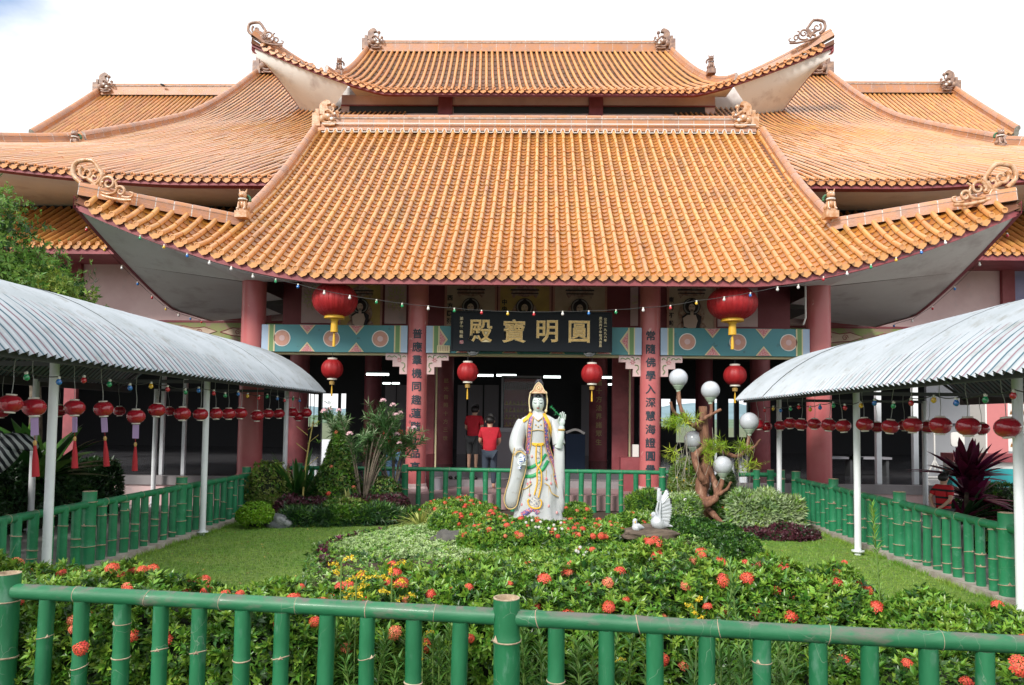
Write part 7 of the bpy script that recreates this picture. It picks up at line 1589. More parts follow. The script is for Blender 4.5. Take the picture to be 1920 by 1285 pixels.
# ---------------------------------------------------------------- people
M['skin'] = mat('skin', (0.55, 0.33, 0.23), rough=0.5); M['hair'] = mat('dark_hair', (0.012, 0.010, 0.010), rough=0.5)
M['redshirt'] = mat('red_shirt', (0.52, 0.012, 0.03), rough=0.8, col2=(0.42, 0.01, 0.02), nscale=8, bump=0.4, bscale=9); M['jeans'] = mat('dark_jeans', (0.035, 0.05, 0.075), rough=0.85); M['bluejeans'] = mat('blue_jeans', (0.08, 0.16, 0.28), rough=0.85); M['greyshort'] = mat('grey_shorts', (0.06, 0.065, 0.07), rough=0.85)
M['stripes'] = mat('red_black_striped_shirt', (0.52, 0.012, 0.02), rough=0.8)
def add_stripes(m, per, duty, c2):
    t = m.node_tree; g = t.nodes.new('ShaderNodeTexCoord'); s = t.nodes.new('ShaderNodeSeparateXYZ'); t.links.new(g.outputs['Object'], s.inputs[0]); a = t.nodes.new('ShaderNodeMath'); a.operation = 'MULTIPLY'; a.inputs[1].default_value = 1 / per; t.links.new(s.outputs['Z'], a.inputs[0])
    f = t.nodes.new('ShaderNodeMath'); f.operation = 'FRACT'; t.links.new(a.outputs[0], f.inputs[0]); l = t.nodes.new('ShaderNodeMath'); l.operation = 'LESS_THAN'; l.inputs[1].default_value = duty; t.links.new(f.outputs[0], l.inputs[0])
    b = t.nodes['Principled BSDF']; src = b.inputs['Base Color'].links[0].from_socket; x = t.nodes.new('ShaderNodeMix'); x.data_type = 'RGBA'; t.links.new(l.outputs[0], x.inputs['Factor']); t.links.new(src, x.inputs['A']); x.inputs['B'].default_value = (*c2, 1); t.links.new(x.outputs['Result'], b.inputs['Base Color'])
add_stripes(M['stripes'], 0.105, 0.30, (0.01, 0.01, 0.012))
def skin_mesh(name, joints, edges, m, sub=2, root=0):
    me = bpy.data.meshes.new(name); ks = list(joints); ix = {k: i for i, k in enumerate(ks)}; me.from_pydata([joints[k][0] for k in ks], [(ix[a], ix[b]) for a, b in edges], []); o = bpy.data.objects.new(name, me); COL.objects.link(o)
    s = o.modifiers.new('skin', 'SKIN'); s.use_smooth_shade = True
    for k in ks:
        r_ = joints[k][1]; sv_ = me.skin_vertices[0].data[ix[k]]; sv_.radius = r_ if isinstance(r_, tuple) else (r_, r_); sv_.use_root = (ix[k] == root)
    sb_ = o.modifiers.new('sub', 'SUBSURF'); sb_.levels = sub; sb_.render_levels = sub; bpy.context.view_layer.update()
    out_ = bpy.data.meshes.new_from_object(o.evaluated_get(bpy.context.evaluated_depsgraph_get())); bpy.data.objects.remove(o); out_.materials.clear(); out_.materials.append(m)
    out_.polygons.foreach_set('use_smooth', [True] * len(out_.polygons)); return out_
def person(label, loc, h, rz, shirt, legs, short=False, lean=0.0, arms='fwd', group=None, shoes='hair'):
    """facing local +Y; joints scaled to height h"""
    t = thing('person', label, 'person', (0, 0, 0), group=group); WL[t.name] = Vector((0, 0, 0)); S = h
    def L_(x, y, z): return (x * S, (y + lean * max(0, z - 0.5)) * S, z * S)
    J = {'pel': (L_(0, 0, 0.52), (0.085 * S, 0.06 * S)), 'spi': (L_(0, 0, 0.62), (0.075 * S, 0.055 * S)), 'che': (L_(0, 0, 0.74), (0.095 * S, 0.062 * S)), 'nek': (L_(0, 0.005, 0.845), 0.032 * S), 'hd0': (L_(0, 0.015, 0.885), 0.045 * S), 'hd1': (L_(0, 0.018, 0.94), 0.058 * S), 'hd2': (L_(0, 0.015, 0.975), 0.04 * S)}
    E = [('pel', 'spi'), ('spi', 'che'), ('che', 'nek'), ('nek', 'hd0'), ('hd0', 'hd1'), ('hd1', 'hd2')]
    for s, n_ in ((-1, 'l'), (1, 'r')):
        J['sh' + n_] = (L_(s * 0.105, 0, 0.805), 0.038 * S)
        if arms == 'fwd': el, wr, hn = (0.135, 0.03, 0.655), (0.105, 0.15, 0.60), (0.085, 0.19, 0.60)
        elif arms == 'back': el, wr, hn = (0.15, -0.06, 0.665), (0.06, -0.115, 0.56), (0.02, -0.125, 0.54)
        else: el, wr, hn = (0.15, 0.0, 0.64), (0.155, 0.04, 0.50), (0.155, 0.06, 0.46)
        J['el' + n_] = (L_(s * el[0], el[1], el[2]), 0.027 * S); J['wr' + n_] = (L_(s * wr[0], wr[1], wr[2]), 0.019 * S); J['hn' + n_] = (L_(s * hn[0], hn[1], hn[2]), (0.022 * S, 0.014 * S))
        J['hp' + n_] = (L_(s * 0.052, 0, 0.49), 0.055 * S); J['kn' + n_] = (L_(s * 0.058, 0.008, 0.275), 0.036 * S); J['an' + n_] = (L_(s * 0.058, -0.005, 0.04), 0.023 * S); J['to' + n_] = (L_(s * 0.065, 0.075, 0.018), (0.024 * S, 0.016 * S))
        E += [('che', 'sh' + n_), ('sh' + n_, 'el' + n_), ('el' + n_, 'wr' + n_), ('wr' + n_, 'hn' + n_), ('pel', 'hp' + n_), ('hp' + n_, 'kn' + n_), ('kn' + n_, 'an' + n_), ('an' + n_, 'to' + n_)]
    link('body', skin_mesh('body', J, E, M['skin']), t, local=True)
    def grow(keys, k, lens=None):
        return {q: (J[q][0] if not lens or q not in lens else tuple(Vector(J[lens[q][0]][0]).lerp(Vector(J[lens[q][1]][0]), lens[q][2])), tuple(r_ * k + 0.008 * S for r_ in J[q][1]) if isinstance(J[q][1], tuple) else J[q][1] * k + 0.008 * S) for q in keys}
    SJ = grow(['pel', 'spi', 'che', 'shl', 'shr', 'ell', 'elr'], 1.22, {'ell': ('shl', 'ell', 0.75), 'elr': ('shr', 'elr', 0.75)}); SJ['pel'] = (L_(0, 0, 0.46), (0.108 * S, 0.084 * S)); SJ['che'] = (L_(0, 0, 0.755), (0.125 * S, 0.085 * S)); SJ['nk'] = (L_(0, 0.002, 0.845), 0.055 * S)
    link('shirt', skin_mesh('shirt', SJ, [('pel', 'spi'), ('spi', 'che'), ('che', 'nk'), ('che', 'shl'), ('che', 'shr'), ('shl', 'ell'), ('shr', 'elr')], M[shirt]), t, local=True)
    kk = 0.15 if short else 0.9; LJ = grow(['pel', 'hpl', 'hpr', 'knl', 'knr', 'anl', 'anr'], 1.1, {'anl': ('knl', 'anl', kk), 'anr': ('knr', 'anr', kk)})
    if short:
        for q in ('anl', 'anr'): LJ[q] = (LJ[q][0], 0.046 * S)
    link('trousers', skin_mesh('trousers', LJ, [('pel', 'hpl'), ('pel', 'hpr'), ('hpl', 'knl'), ('hpr', 'knr'), ('knl', 'anl'), ('knr', 'anr')], M[legs]), t, local=True)
    hd = Vector(J['hd1'][0]); mb = MB(); rows = []
    for i in range(11):
        th = math.pi * 0.76 * i / 10; rows.append([(hd.x + 0.066 * S * math.sin(th) * math.cos(a), hd.y - 0.008 * S + 0.072 * S * math.sin(th) * math.sin(a), hd.z + 0.062 * S * math.cos(th) + 0.004 * S + (0.075 * S * max(0, math.sin(a) + 0.15) if th > 1.3 else 0)) for a in np.linspace(0, 2 * math.pi, 25)])
    mb.grid(rows); mb.build('hair', M['hair'], t, local=True, smooth=60)
    mb = MB(); 
    for s in (-1, 1): mb.ell((hd.x + s * 0.061 * S, hd.y, hd.z - 0.012 * S), (0.007 * S, 0.012 * S, 0.018 * S), 8, 6)
    mb.ell((hd.x, hd.y + 0.063 * S, hd.z - 0.012 * S), (0.008 * S, 0.012 * S, 0.016 * S), 8, 6); mb.build('face_features', M['skin'], t, local=True)
    mb = MB()
    for s in (-1, 1): mb.ell((hd.x + s * 0.022 * S, hd.y + 0.057 * S, hd.z + 0.002 * S), (0.009 * S, 0.004 * S, 0.005 * S), 8, 6)
    mb.ell((hd.x, hd.y + 0.054 * S, hd.z - 0.036 * S), (0.014 * S, 0.004 * S, 0.004 * S), 8, 6); mb.build('eyes_and_mouth', M['hair'], t, local=True)
    t.location = loc; t.rotation_euler = (0, 0, rz); return t
def P_(px, Y, z): return (at(px, 850, Y).x, Y, z)
person('person in a bright red shirt and dark jeans seen from behind at the temple counter', P_(918, 15.9, 0.3), 1.60, 0.05, 'redshirt', 'jeans')
person('shaded person in a dull red shirt and grey shorts bending at the counter', P_(886, 17.5, 0.6), 1.55, -0.25, 'redshirt', 'greyshort', short=True, lean=0.18)
person('person in a red top and blue jeans behind the oleander left of the inscribed column', P_(738, 15.3, 0.3), 1.52, 0.5, 'redshirt', 'bluejeans', lean=0.12)
person('boy in a red and black striped shirt standing behind the right fence', at(1768, 900, 10.8).to_tuple()[:2] + (0.0,), 1.10, -1.15, 'stripes', 'greyshort', short=True, arms='back')

# ---------------------------------------------------------------- driftwood lamp tree
M['driftwood'] = mat('driftwood', (0.27, 0.125, 0.075), rough=0.8, col2=(0.12, 0.055, 0.035), nscale=6, bump=0.9, bscale=14, stretch=(3, 3, 0.8), coord='World', dirt=(0.42, 0.25, 0.17), dscale=7, dlo=0.55, dhi=0.7)
M['globe'] = mat('opal_globe', (0.52, 0.55, 0.60), rough=0.12, coat=0.5)
M['holder'] = mat('pale_green_holder', (0.40, 0.50, 0.40), rough=0.5)
LY = 12.9; b0 = at(1319, 978, LY); lt = thing('lamp_tree', 'twisted driftwood trunk carrying five white globe lamps', 'lamp', (b0.x, LY, 0.0))
def pz(pts, dy=0): return [at(a, b, LY + (c[0] if c else dy)) for a, b, *c in pts]
def limb(pts, r0, r1, name, n=12, seed=0):
    q = catmull(pts, 6); rg_ = random.Random(seed); rs = [0.66 * lerp(r0, r1, i / (len(q) - 1)) * (1 + 0.10 * math.sin(i * 1.3 + seed)) for i in range(len(q))]
    mb = MB(); mb.tube(q, rs, n); k = [(Vector(v)) for v in mb.v]
    mb.v = [tuple(v + Vector((math.sin(v.z * 23 + v.x * 31 + seed), 0, 0)) * 0.006) for v in k]; return mb.build(name, M['driftwood'], lt, smooth=70)
limb([Vector((b0.x, LY, -0.05))] + pz([(1317, 960), (1314, 931), (1320, 891), (1324, 860), (1321, 817), (1318, 762)]), 0.24, 0.10, 'trunk', 16)
limb(pz([(1326, 835, -0.05), (1304, 856, -0.15), (1310, 884, -0.2), (1322, 905, -0.15)]), 0.085, 0.10, 'twisted_limb', seed=1)
limb(pz([(1330, 876, -0.05), (1344, 920, -0.2), (1334, 942, -0.3), (1300, 952, -0.3), (1296, 966, -0.2), (1312, 970, 0)]), 0.075, 0.12, 'root_limb', seed=2)
limb(pz([(1322, 950, -0.1), (1345, 972, -0.3), (1362, 990, -0.4)]), 0.10, 0.05, 'root_limb', seed=3)
limb(pz([(1324, 806, 0), (1296, 796, -0.05), (1280, 775, -0.1), (1273, 748, -0.1), (1272, 730, -0.1)]), 0.075, 0.05, 'branch', seed=4)
limb(pz([(1286, 784, -0.05), (1266, 775, -0.1), (1257, 754, -0.15)]), 0.05, 0.03, 'branch', seed=5)
limb(pz([(1298, 800, -0.1), (1322, 784, -0.15), (1352, 768, -0.2)]), 0.06, 0.035, 'branch', seed=6)
limb(pz([(1330, 785, -0.1), (1334, 768, -0.1), (1333, 752, -0.1)]), 0.05, 0.042, 'branch', seed=7)
limb(pz([(1326, 842, 0), (1350, 845, -0.05), (1380, 856, -0.1), (1400, 842, -0.1), (1404, 816, -0.1)]), 0.07, 0.045, 'branch', seed=8)
limb(pz([(1392, 852, -0.1), (1414, 838, -0.15), (1426, 824, -0.2)]), 0.045, 0.025, 'branch', seed=9)
limb(pz([(1322, 938, -0.1), (1342, 932, -0.25), (1352, 912, -0.3), (1354, 898, -0.3)]), 0.08, 0.05, 'branch', seed=10)
limb(pz([(1346, 928, -0.3), (1362, 918, -0.35), (1371, 904, -0.4)]), 0.055, 0.03, 'branch', seed=11)
limb(pz([(1312, 884, 0.05), (1300, 866, 0.1), (1298, 848, 0.1)]), 0.045, 0.035, 'branch', seed=12)
for i, (px, py, dy) in enumerate(((1272, 709, -0.1), (1332, 732, -0.1), (1405, 791, -0.1), (1300, 825, 0.12), (1355, 873, -0.3))):
    c = at(px, py, LY + dy); R_ = 0.165; mb = MB(); mb.ell(c, (R_, R_, R_), 32, 20); g_ = mb.build('globe', M['globe'], lt, origin=c, smooth=180)
    mb = MB(); mb.lathe([(0.035, -R_ - 0.08), (0.04, -R_ - 0.05), (0.07, -R_ - 0.02), (0.09, -R_ + 0.02)], c, n=20)
    mb.lathe([(0.094, -R_ + 0.015), (0.102, -R_ + 0.035), (0.094, -R_ + 0.055)], c, n=20)
    mb.build('lamp_holder', M['holder'], lt, origin=c)
# climbing plants on the lamp tree
rg = np.random.default_rng(210); fp = []
for px, py, n_, wx_, wz_ in ((1266, 792, 60, 22, 10), (1285, 785, 40, 22, 8), (1345, 836, 60, 22, 12), (1330, 850, 30, 14, 16), (1393, 838, 34, 16, 8), (1262, 855, 22, 14, 12), (1400, 872, 26, 26, 8)):
    for _ in range(n_): fp.append(tuple(at(px + rg.normal(0, wx_ / 2), py + rg.normal(0, wz_ / 2), LY - 0.25 + rg.uniform(-0.2, 0.2))))
fp = np.array(fp); epi = thing('climbing_fern', 'feathery lime green ferns hanging on the lamp tree branches', 'fern', tuple(fp[0])); V, T, m = rosettes(fp, unit(np.array([[-0.25, -0.3, 0.1]]) + rg.normal(0, 0.6, fp.shape)), 6, 0.15, 0.011, (0.3, 0.9), rg=rg, droop=0.35); leaf_obj('fronds', [(V, T, m, np.repeat(rg.choice(2, len(fp), p=[0.8, 0.2]), 6))], [M['lime'], M['yellowgreen']], epi)
mb = MB()
for _ in range(26):
    px = rg.choice([1270, 1278, 1290, 1300, 1350, 1395]) + rg.normal(0, 8); py = rg.uniform(800, 850); p = at(px, py, LY - 0.2 + rg.uniform(-0.2, 0.2)); L_ = rg.uniform(0.25, 0.9); mb.tube(catmull([p, p + Vector((rg.normal(0, 0.05), 0, -L_ / 2)), p + Vector((rg.normal(0, 0.07), 0, -L_))], 3), 0.0035, 3)
tag(mb.build('hanging_roots', mat('grey_air_roots', (0.36, 0.33, 0.28), rough=0.9), epi), kind='stuff')

# ---------------------------------------------------------------- rocks and doves
def rock(name, label, c, r, seed, m, cat='rock'):
    mb = MB(); mb.ell((0, 0, 0), (1, 1, 1), 26, 16); rg_ = np.random.default_rng(seed); ph = rg_.uniform(0, 6, 8); vs = []
    for v in mb.v:
        v = Vector(v); d = 1 + 0.13 * math.sin(v.x * 3 + ph[0]) * math.cos(v.y * 4 + ph[1]) + 0.08 * math.sin(v.z * 7 + v.x * 5 + ph[2]) + 0.05 * math.sin(v.x * 13 + ph[3]) * math.sin(v.y * 11 + v.z * 9); vs.append((c[0] + v.x * d * r[0], c[1] + v.y * d * r[1], c[2] + max(-0.5, v.z * d) * r[2]))
    mb.v = vs; t = mb.build(name, M[m], None, origin=c, smooth=50); return tag(t, label, cat)
M['darkstone'] = mat('dark_stone', (0.075, 0.072, 0.068), rough=0.8, col2=(0.12, 0.115, 0.10), nscale=6, bump=0.9, bscale=14); M['greystone2'] = mat('veined_grey_rock', (0.11, 0.12, 0.125), rough=0.8, col2=(0.28, 0.29, 0.29), nscale=7, nlo=0.5, nhi=0.62, bump=1.0, bscale=16)
M['logwood'] = mat('grey_brown_log', (0.07, 0.052, 0.04), rough=0.9, col2=(0.16, 0.12, 0.09), nscale=5, stretch=(1, 4, 6), bump=1.0, bscale=12)
q = at(852, 1022, 9.2); rock('dark_stone', 'smooth dark stone half buried in the pale ground cover', (q.x, 9.2, q.z + 0.02), (0.30, 0.20, 0.17), 3, 'darkstone')
q = at(525, 988, 11.9); rock('grey_rock', 'veined grey rock beside the lime green ball shrub', (q.x, 11.9, 0.06), (0.28, 0.2, 0.17), 5, 'greystone2')
q = at(1218, 1002, 8.5); rk = rock('driftwood_log', 'weathered grey brown log on which two white doves stand', (q.x, 8.5, q.z), (0.34, 0.17, 0.10), 8, 'logwood', 'log')
M['dove'] = mat('white_dove_paint', (0.55, 0.58, 0.61), rough=0.4, col2=(0.42, 0.45, 0.48), nscale=9, coat=0.2, bump=0.2, bscale=40); M['blacktip'] = mat('black_feather_tip', (0.02, 0.02, 0.025), rough=0.5); M['beak'] = mat('yellow_beak', (0.75, 0.45, 0.04), rough=0.5)
DY = 8.45
def dz(a, b, dy=0.0): return at(1150 + a / 9.89, 880 + b / 9.89, DY + dy)
dv = thing('dove_figure', 'larger white dove figure with both wings raised standing on the log', 'dove', tuple(dz(870, 1150)))
mb = MB(); mb.tube(catmull([dz(735, 838), dz(770, 880), dz(800, 960), dz(870, 1020), dz(950, 1040), dz(1030, 1045), dz(1100, 1064)], 4), [0.030, 0.033, 0.032, 0.030, 0.034, 0.044, 0.056, 0.068, 0.076, 0.080, 0.079, 0.076, 0.072, 0.066, 0.058, 0.048, 0.038, 0.030, 0.024, 0.020, 0.016, 0.014, 0.012, 0.010, 0.006], 16); mb.ell(dz(748, 838), (0.032, 0.028, 0.030), 14, 10); mb.build('body', M['dove'], dv, smooth=70)
mb = MB(); mb.tube([dz(728, 845), dz(680, 856)], [0.011, 0.002], 8); mb.build('beak', M['beak'], dv)
mb = MB(); mb.ell(dz(742, 830, -0.028), (0.004, 0.003, 0.004), 8, 6); mb.build('eye', M['blacktip'], dv)
for a in (815, 880):
    mb = MB(); mb.tube([dz(a + 10, 1080), dz(a, 1130)], [0.012, 0.014], 8); mb.tube([dz(a, 1125), dz(a - 25, 1155, -0.03)], [0.014, 0.006], 8); mb.tube([dz(a, 1125), dz(a + 8, 1160, -0.03)], [0.014, 0.006], 8); mb.build('foot', M['beak'], dv)
def wing(root_, sh, tips, dy, nm='wing'):
    w_ = MB().tube([dz(*sh[0], dy), dz(*sh[1], dy), dz(*sh[2], dy)], [0.045, 0.04, 0.02], 10, flat=0.4).build(nm, M['dove'], root_, smooth=60)
    for i, (bs, tp) in enumerate(tips):
        a = dz(*bs, dy + 0.004 * (i % 2)); b = dz(*tp, dy + 0.004 * (i % 2) + 0.01); mb = MB(); mb.mt(0).tube([a, a.lerp(b, 0.5), a.lerp(b, 0.85)], [0.020, 0.021, 0.017], 8, flat=0.28, ref=(0.7, 0, 0.7)); mb.mt(1 if i >= len(tips) - 6 else 0).tube([a.lerp(b, 0.85), b], [0.017, 0.004], 8, flat=0.28, ref=(0.7, 0, 0.7)); mb.build('feather', [M['dove'], M['blacktip']], w_, smooth=60)
wing(dv, [(870, 990), (860, 800), (880, 620)], [((890 - i * 1, 980 - i * 26), (1035 + 55 * math.sin(i / 14 * 2.6), 1040 - i * 42)) for i in range(13)] + [((900, 620), (1035, 470)), ((910, 590), (1032, 410)), ((915, 570), (1010, 365))], -0.03)
wing(dv, [(850, 960), (800, 760), (835, 600)], [((810 + i * 4, 860 - i * 34), (870 + i * 4, 760 - i * 42)) for i in range(7)] + [((835, 600), (905, 450)), ((835, 570), (880, 380)), ((840, 540), (850, 318))], 0.05)
d2 = thing('dove_figure', 'smaller white dove figure sitting left of the larger one', 'dove', tuple(dz(460, 1140))); mb = MB(); mb.tube(catmull([dz(400, 955), dz(402, 1010), dz(430, 1075), dz(500, 1085), dz(585, 1100)], 4), [0.026, 0.028, 0.027, 0.026, 0.028, 0.034, 0.044, 0.052, 0.057, 0.056, 0.052, 0.046, 0.038, 0.030, 0.022, 0.014, 0.006], 14); mb.ell(dz(402, 955), (0.027, 0.025, 0.027), 12, 8); mb.build('body', M['dove'], d2, smooth=70)
MB().tube([dz(440, 1040, -0.045), dz(500, 1070, -0.05), dz(570, 1090, -0.03)], [0.02, 0.028, 0.008], 10, flat=0.4).build('wing', M['dove'], d2, smooth=60); MB().tube([dz(405, 970, -0.02), dz(408, 1005, -0.04)], [0.009, 0.002], 8).build('beak', M['beak'], d2)

# ---------------------------------------------------------------- zebra figure under the left walkway
M['zebra'] = mat('zebra_stripe_paint', (0.62, 0.64, 0.62), rough=0.5)
t_ = M['zebra'].node_tree; wv = t_.nodes.new('ShaderNodeTexWave'); wv.inputs['Scale'].default_value = 5.5; wv.inputs['Distortion'].default_value = 2.2; wv.inputs['Detail'].default_value = 1; wv.wave_type = 'BANDS'; wv.bands_direction = 'DIAGONAL'; tcz = t_.nodes.new('ShaderNodeTexCoord'); t_.links.new(tcz.outputs['Object'], wv.inputs['Vector']); rz_ = t_.nodes.new('ShaderNodeValToRGB'); rz_.color_ramp.interpolation = 'CONSTANT'; rz_.color_ramp.elements[0].color = (0.008, 0.012, 0.02, 1); rz_.color_ramp.elements[1].position = 0.56; rz_.color_ramp.elements[1].color = (0.50, 0.54, 0.55, 1); t_.links.new(wv.outputs['Fac'], rz_.inputs[0]); t_.links.new(rz_.outputs[0], t_.nodes['Principled BSDF'].inputs['Base Color'])
ZY = 8.9; zb_ = thing('zebra_figure', 'black and white striped zebra figure, head and neck showing at the left edge', 'animal figure', tuple(at(-60, 1000, ZY).to_tuple()[:2]) + (0.0,))
def zp(a, b): return at(a, b, ZY)
mb = MB(); mb.tube(catmull([zp(-200, 905), zp(-110, 900), zp(-40, 880), zp(0, 860), zp(22, 838)], 5), [0.26, 0.28, 0.29, 0.29, 0.28, 0.27, 0.25, 0.23, 0.21, 0.19, 0.18, 0.17, 0.16, 0.155, 0.15, 0.145, 0.14, 0.14, 0.135, 0.13, 0.13], 20); mb.tube(catmull([zp(14, 832), zp(38, 828), zp(55, 834), zp(68, 836)], 5), list(np.linspace(0.13, 0.055, 16)), 18)
for s in (-0.1, 0.1): mb.tube([zp(18, 822) + Vector((0, s, 0)), zp(14, 808) + Vector((0, s, 0))], [0.035, 0.008], 8)
mb.build('body', M['zebra'], zb_, smooth=70)
for a in (-190, -60):
    for s in (-0.12, 0.12):
        p = zp(a, 930); MB().tube([p + Vector((0, s, 0)), Vector((p.x, ZY + s, 0.4)), Vector((p.x, ZY + s, 0.0))], [0.10, 0.05, 0.055], 10).build('leg', M['zebra'], zb_, smooth=70)
# ---------------------------------------------------------------- roof ornaments (parts of the temple)
temple_shift = Vector((-0.15, 0, 0))
M['orn'] = mat('glazed_ornament', (0.46, 0.21, 0.08), rough=0.35, col2=(0.66, 0.45, 0.30), nscale=9, coat=0.35, bump=0.4, bscale=30)
M['ornd'] = mat('weathered_ornament', (0.20, 0.12, 0.10), rough=0.5, col2=(0.42, 0.26, 0.18), nscale=5, coat=0.2)
M['ornwhite'] = mat('white_glaze', (0.72, 0.70, 0.66), rough=0.35); M['orngreen'] = mat('green_glaze', (0.05, 0.16, 0.08), rough=0.4)
def spiral(c, r, turns, a0, s=1, n=26, k=0.75): return [(c[0] + r * (1 - k * i / (n - 1)) * math.cos(a0 + s * turns * 2 * math.pi * i / (n - 1)), c[1] + r * (1 - k * i / (n - 1)) * math.sin(a0 + s * turns * 2 * math.pi * i / (n - 1))) for i in range(n)]
def scroll_ornament(org, sgn, S, m, roof, thick=0.045, y=None):
    """openwork dragon scroll standing on a corner ridge; org: world point of the tip end, sgn: side of the tip"""
    mb = MB()
    def add(pts, r0, r1=None): mb.tube(catmull([Vector((org.x - sgn * a * S, org.y, org.z + b * S)) for a, b in pts], 3), list(np.linspace(r0, r1 or r0, (len(pts) - 1) * 3 + 1)) , 8)
    add([(0.05, 0.10), (-0.14, 0.30), (-0.10, 0.55), (0.10, 0.62), (0.30, 0.60), (0.44, 0.42), (0.52, 0.28), (0.42, 0.10), (0.20, 0.02)], thick * S, thick * S * 0.8)
    add(spiral((0.16, 0.34), 0.17, 1.1, 2.2), thick * S * 0.75, thick * S * 0.4); add([(0.20, 0.20), (0.34, 0.10), (0.42, -0.06)], thick * S, thick * S * 0.7); add(spiral((0.34, 0.22), 0.10, 1.0, 0.3, -1), thick * S * 0.6, thick * S * 0.35)
    add(spiral((0.66, 0.10), 0.17, 1.3, 3.6, -1), thick * S * 0.7, thick * S * 0.4); add(spiral((0.50, 0.04), 0.09, 1.0, 1.0, 1), thick * S * 0.6, thick * S * 0.4); add([(0.52, -0.10), (0.62, -0.14), (0.8, -0.12), (0.86, 0.0), (0.82, 0.14), (0.90, 0.2)], thick * S * 0.65, thick * S * 0.45)
    add(spiral((0.94, -0.08), 0.12, 1.1, 2.6, -1), thick * S * 0.6, thick * S * 0.35); add([(0.98, -0.2), (1.08, -0.22), (1.2, -0.20), (1.22, -0.12), (1.14, -0.10)], thick * S * 0.55, thick * S * 0.35); add([(0.02, 0.02), (0.25, -0.08), (0.6, -0.2), (0.95, -0.27), (1.2, -0.28)], thick * S * 0.7)
    for a, b in ((-0.16, 0.58), (0.30, 0.68), (-0.18, 0.28), (0.58, 0.30)): add([(a * 0.85 + 0.03, b * 0.9 + 0.03), (a, b)], thick * S * 0.7, thick * S * 0.25)
    return mb.build('dragon_scroll', M[m], roof, smooth=60)
def wpt(px, py, Y): return at(px, py, Y) - temple_shift
scroll_ornament(wpt(148, 352, 13.75), -1, 0.88, 'orn', roof1, 0.056); p = wpt(148, 352, 13.75); scroll_ornament(Vector((XS(1) - 0.05, 13.75, p.z)), 1, 0.88, 'orn', roof1, 0.056)
scroll_ornament(wpt(472, 72, 32.2), -1, 1.2, 'ornd', roof3, 0.06); p = wpt(1540, 68, 32.2); scroll_ornament(p, 1, 1.2, 'ornd', roof3, 0.06)
def chiwen(org, sgn, S, m, roof):
    """fish-dragon ridge end: curled tail, head biting the ridge, small balls; sgn: -1 left end, 1 right end"""
    k = 1 / 861.0 * S
    def q(a, b): return (org.x - sgn * (a - 240) * k * 1.0, org.z + (640 - b) * k)
    mb = MB(); out_ = [(395, 640), (385, 500), (400, 400), (470, 335), (560, 300), (628, 335), (645, 390), (600, 405), (560, 425), (590, 520), (612, 585), (560, 600), (520, 560), (505, 650)]
    pv = catmull([Vector((a, b, 0)) for a, b in out_], 3); mb.prism([q(v.x, v.y) for v in pv], (0, org.y - 0.06 * S, 0), (1, 0, 0), (0, 0, 1), (0, 1, 0), 0.12 * S)
    mb.prism([q(a, b) for a, b in ((240, 640), (400, 640), (440, 950), (240, 950))], (0, org.y - 0.14 * S, 0), (1, 0, 0), (0, 0, 1), (0, 1, 0), 0.28 * S); mb.prism([q(a, b) for a, b in ((300, 520), (375, 520), (375, 640), (300, 640))], (0, org.y - 0.07 * S, 0), (1, 0, 0), (0, 0, 1), (0, 1, 0), 0.12 * S)
    def ball(a, b, r, z=1): x, z_ = q(a, b); mb.ell((x, org.y - 0.12 * S, z_), (r * k, r * k, r * k * z), 12, 8)
    ball(730, 470, 52); ball(820, 622, 44); ball(600, 740, 110, 0.8); ball(690, 800, 90, 0.6); ball(480, 780, 80, 1.2)
    for pts, r in (([(730, 520), (740, 580), (700, 640)], 20), ([(560, 600), (640, 590), (700, 640), (780, 700)], 30), ([(820, 660), (860, 700), (840, 760)], 18), ([(500, 850), (600, 880), (720, 860), (820, 900)], 30), ([(520, 920), (640, 940), (780, 930)], 24), ([(520, 680), (490, 780)], 18)):
        mb.tube(catmull([Vector((q(a, b)[0], org.y - 0.15 * S, q(a, b)[1])) for a, b in pts], 4), r * k, 7)
    o = mb.build('ridge_dragon', M[m], roof, smooth=45); mb = MB()
    for a, b, r in ((625, 735, 36), (720, 810, 40), (790, 690, 26)): x, z_ = q(a, b); mb.ell((x, org.y - 0.22 * S, z_), (r * k, r * k * 0.6, r * k), 10, 6)
    mb.build('ridge_dragon_whites', M['ornwhite'], roof, smooth=60); return o
chiwen(Vector((-6.40, 20.05, 10.47)), -1, 1.05, 'orn', roof1); chiwen(Vector((6.20, 20.05, 10.47)), 1, 1.05, 'orn', roof1)
chiwen(Vector((XL - 0.3, 35.55, 21.05)), -1, 1.5, 'ornd', roof3); chiwen(Vector((XR + 0.3, 35.55, 21.05)), 1, 1.5, 'ornd', roof3)
chiwen(Vector((-16.35, 39.85, 22.05)), -1, 2.0, 'ornd', roof2); chiwen(Vector((16.35, 39.85, 22.05)), 1, 2.0, 'ornd', roof2)
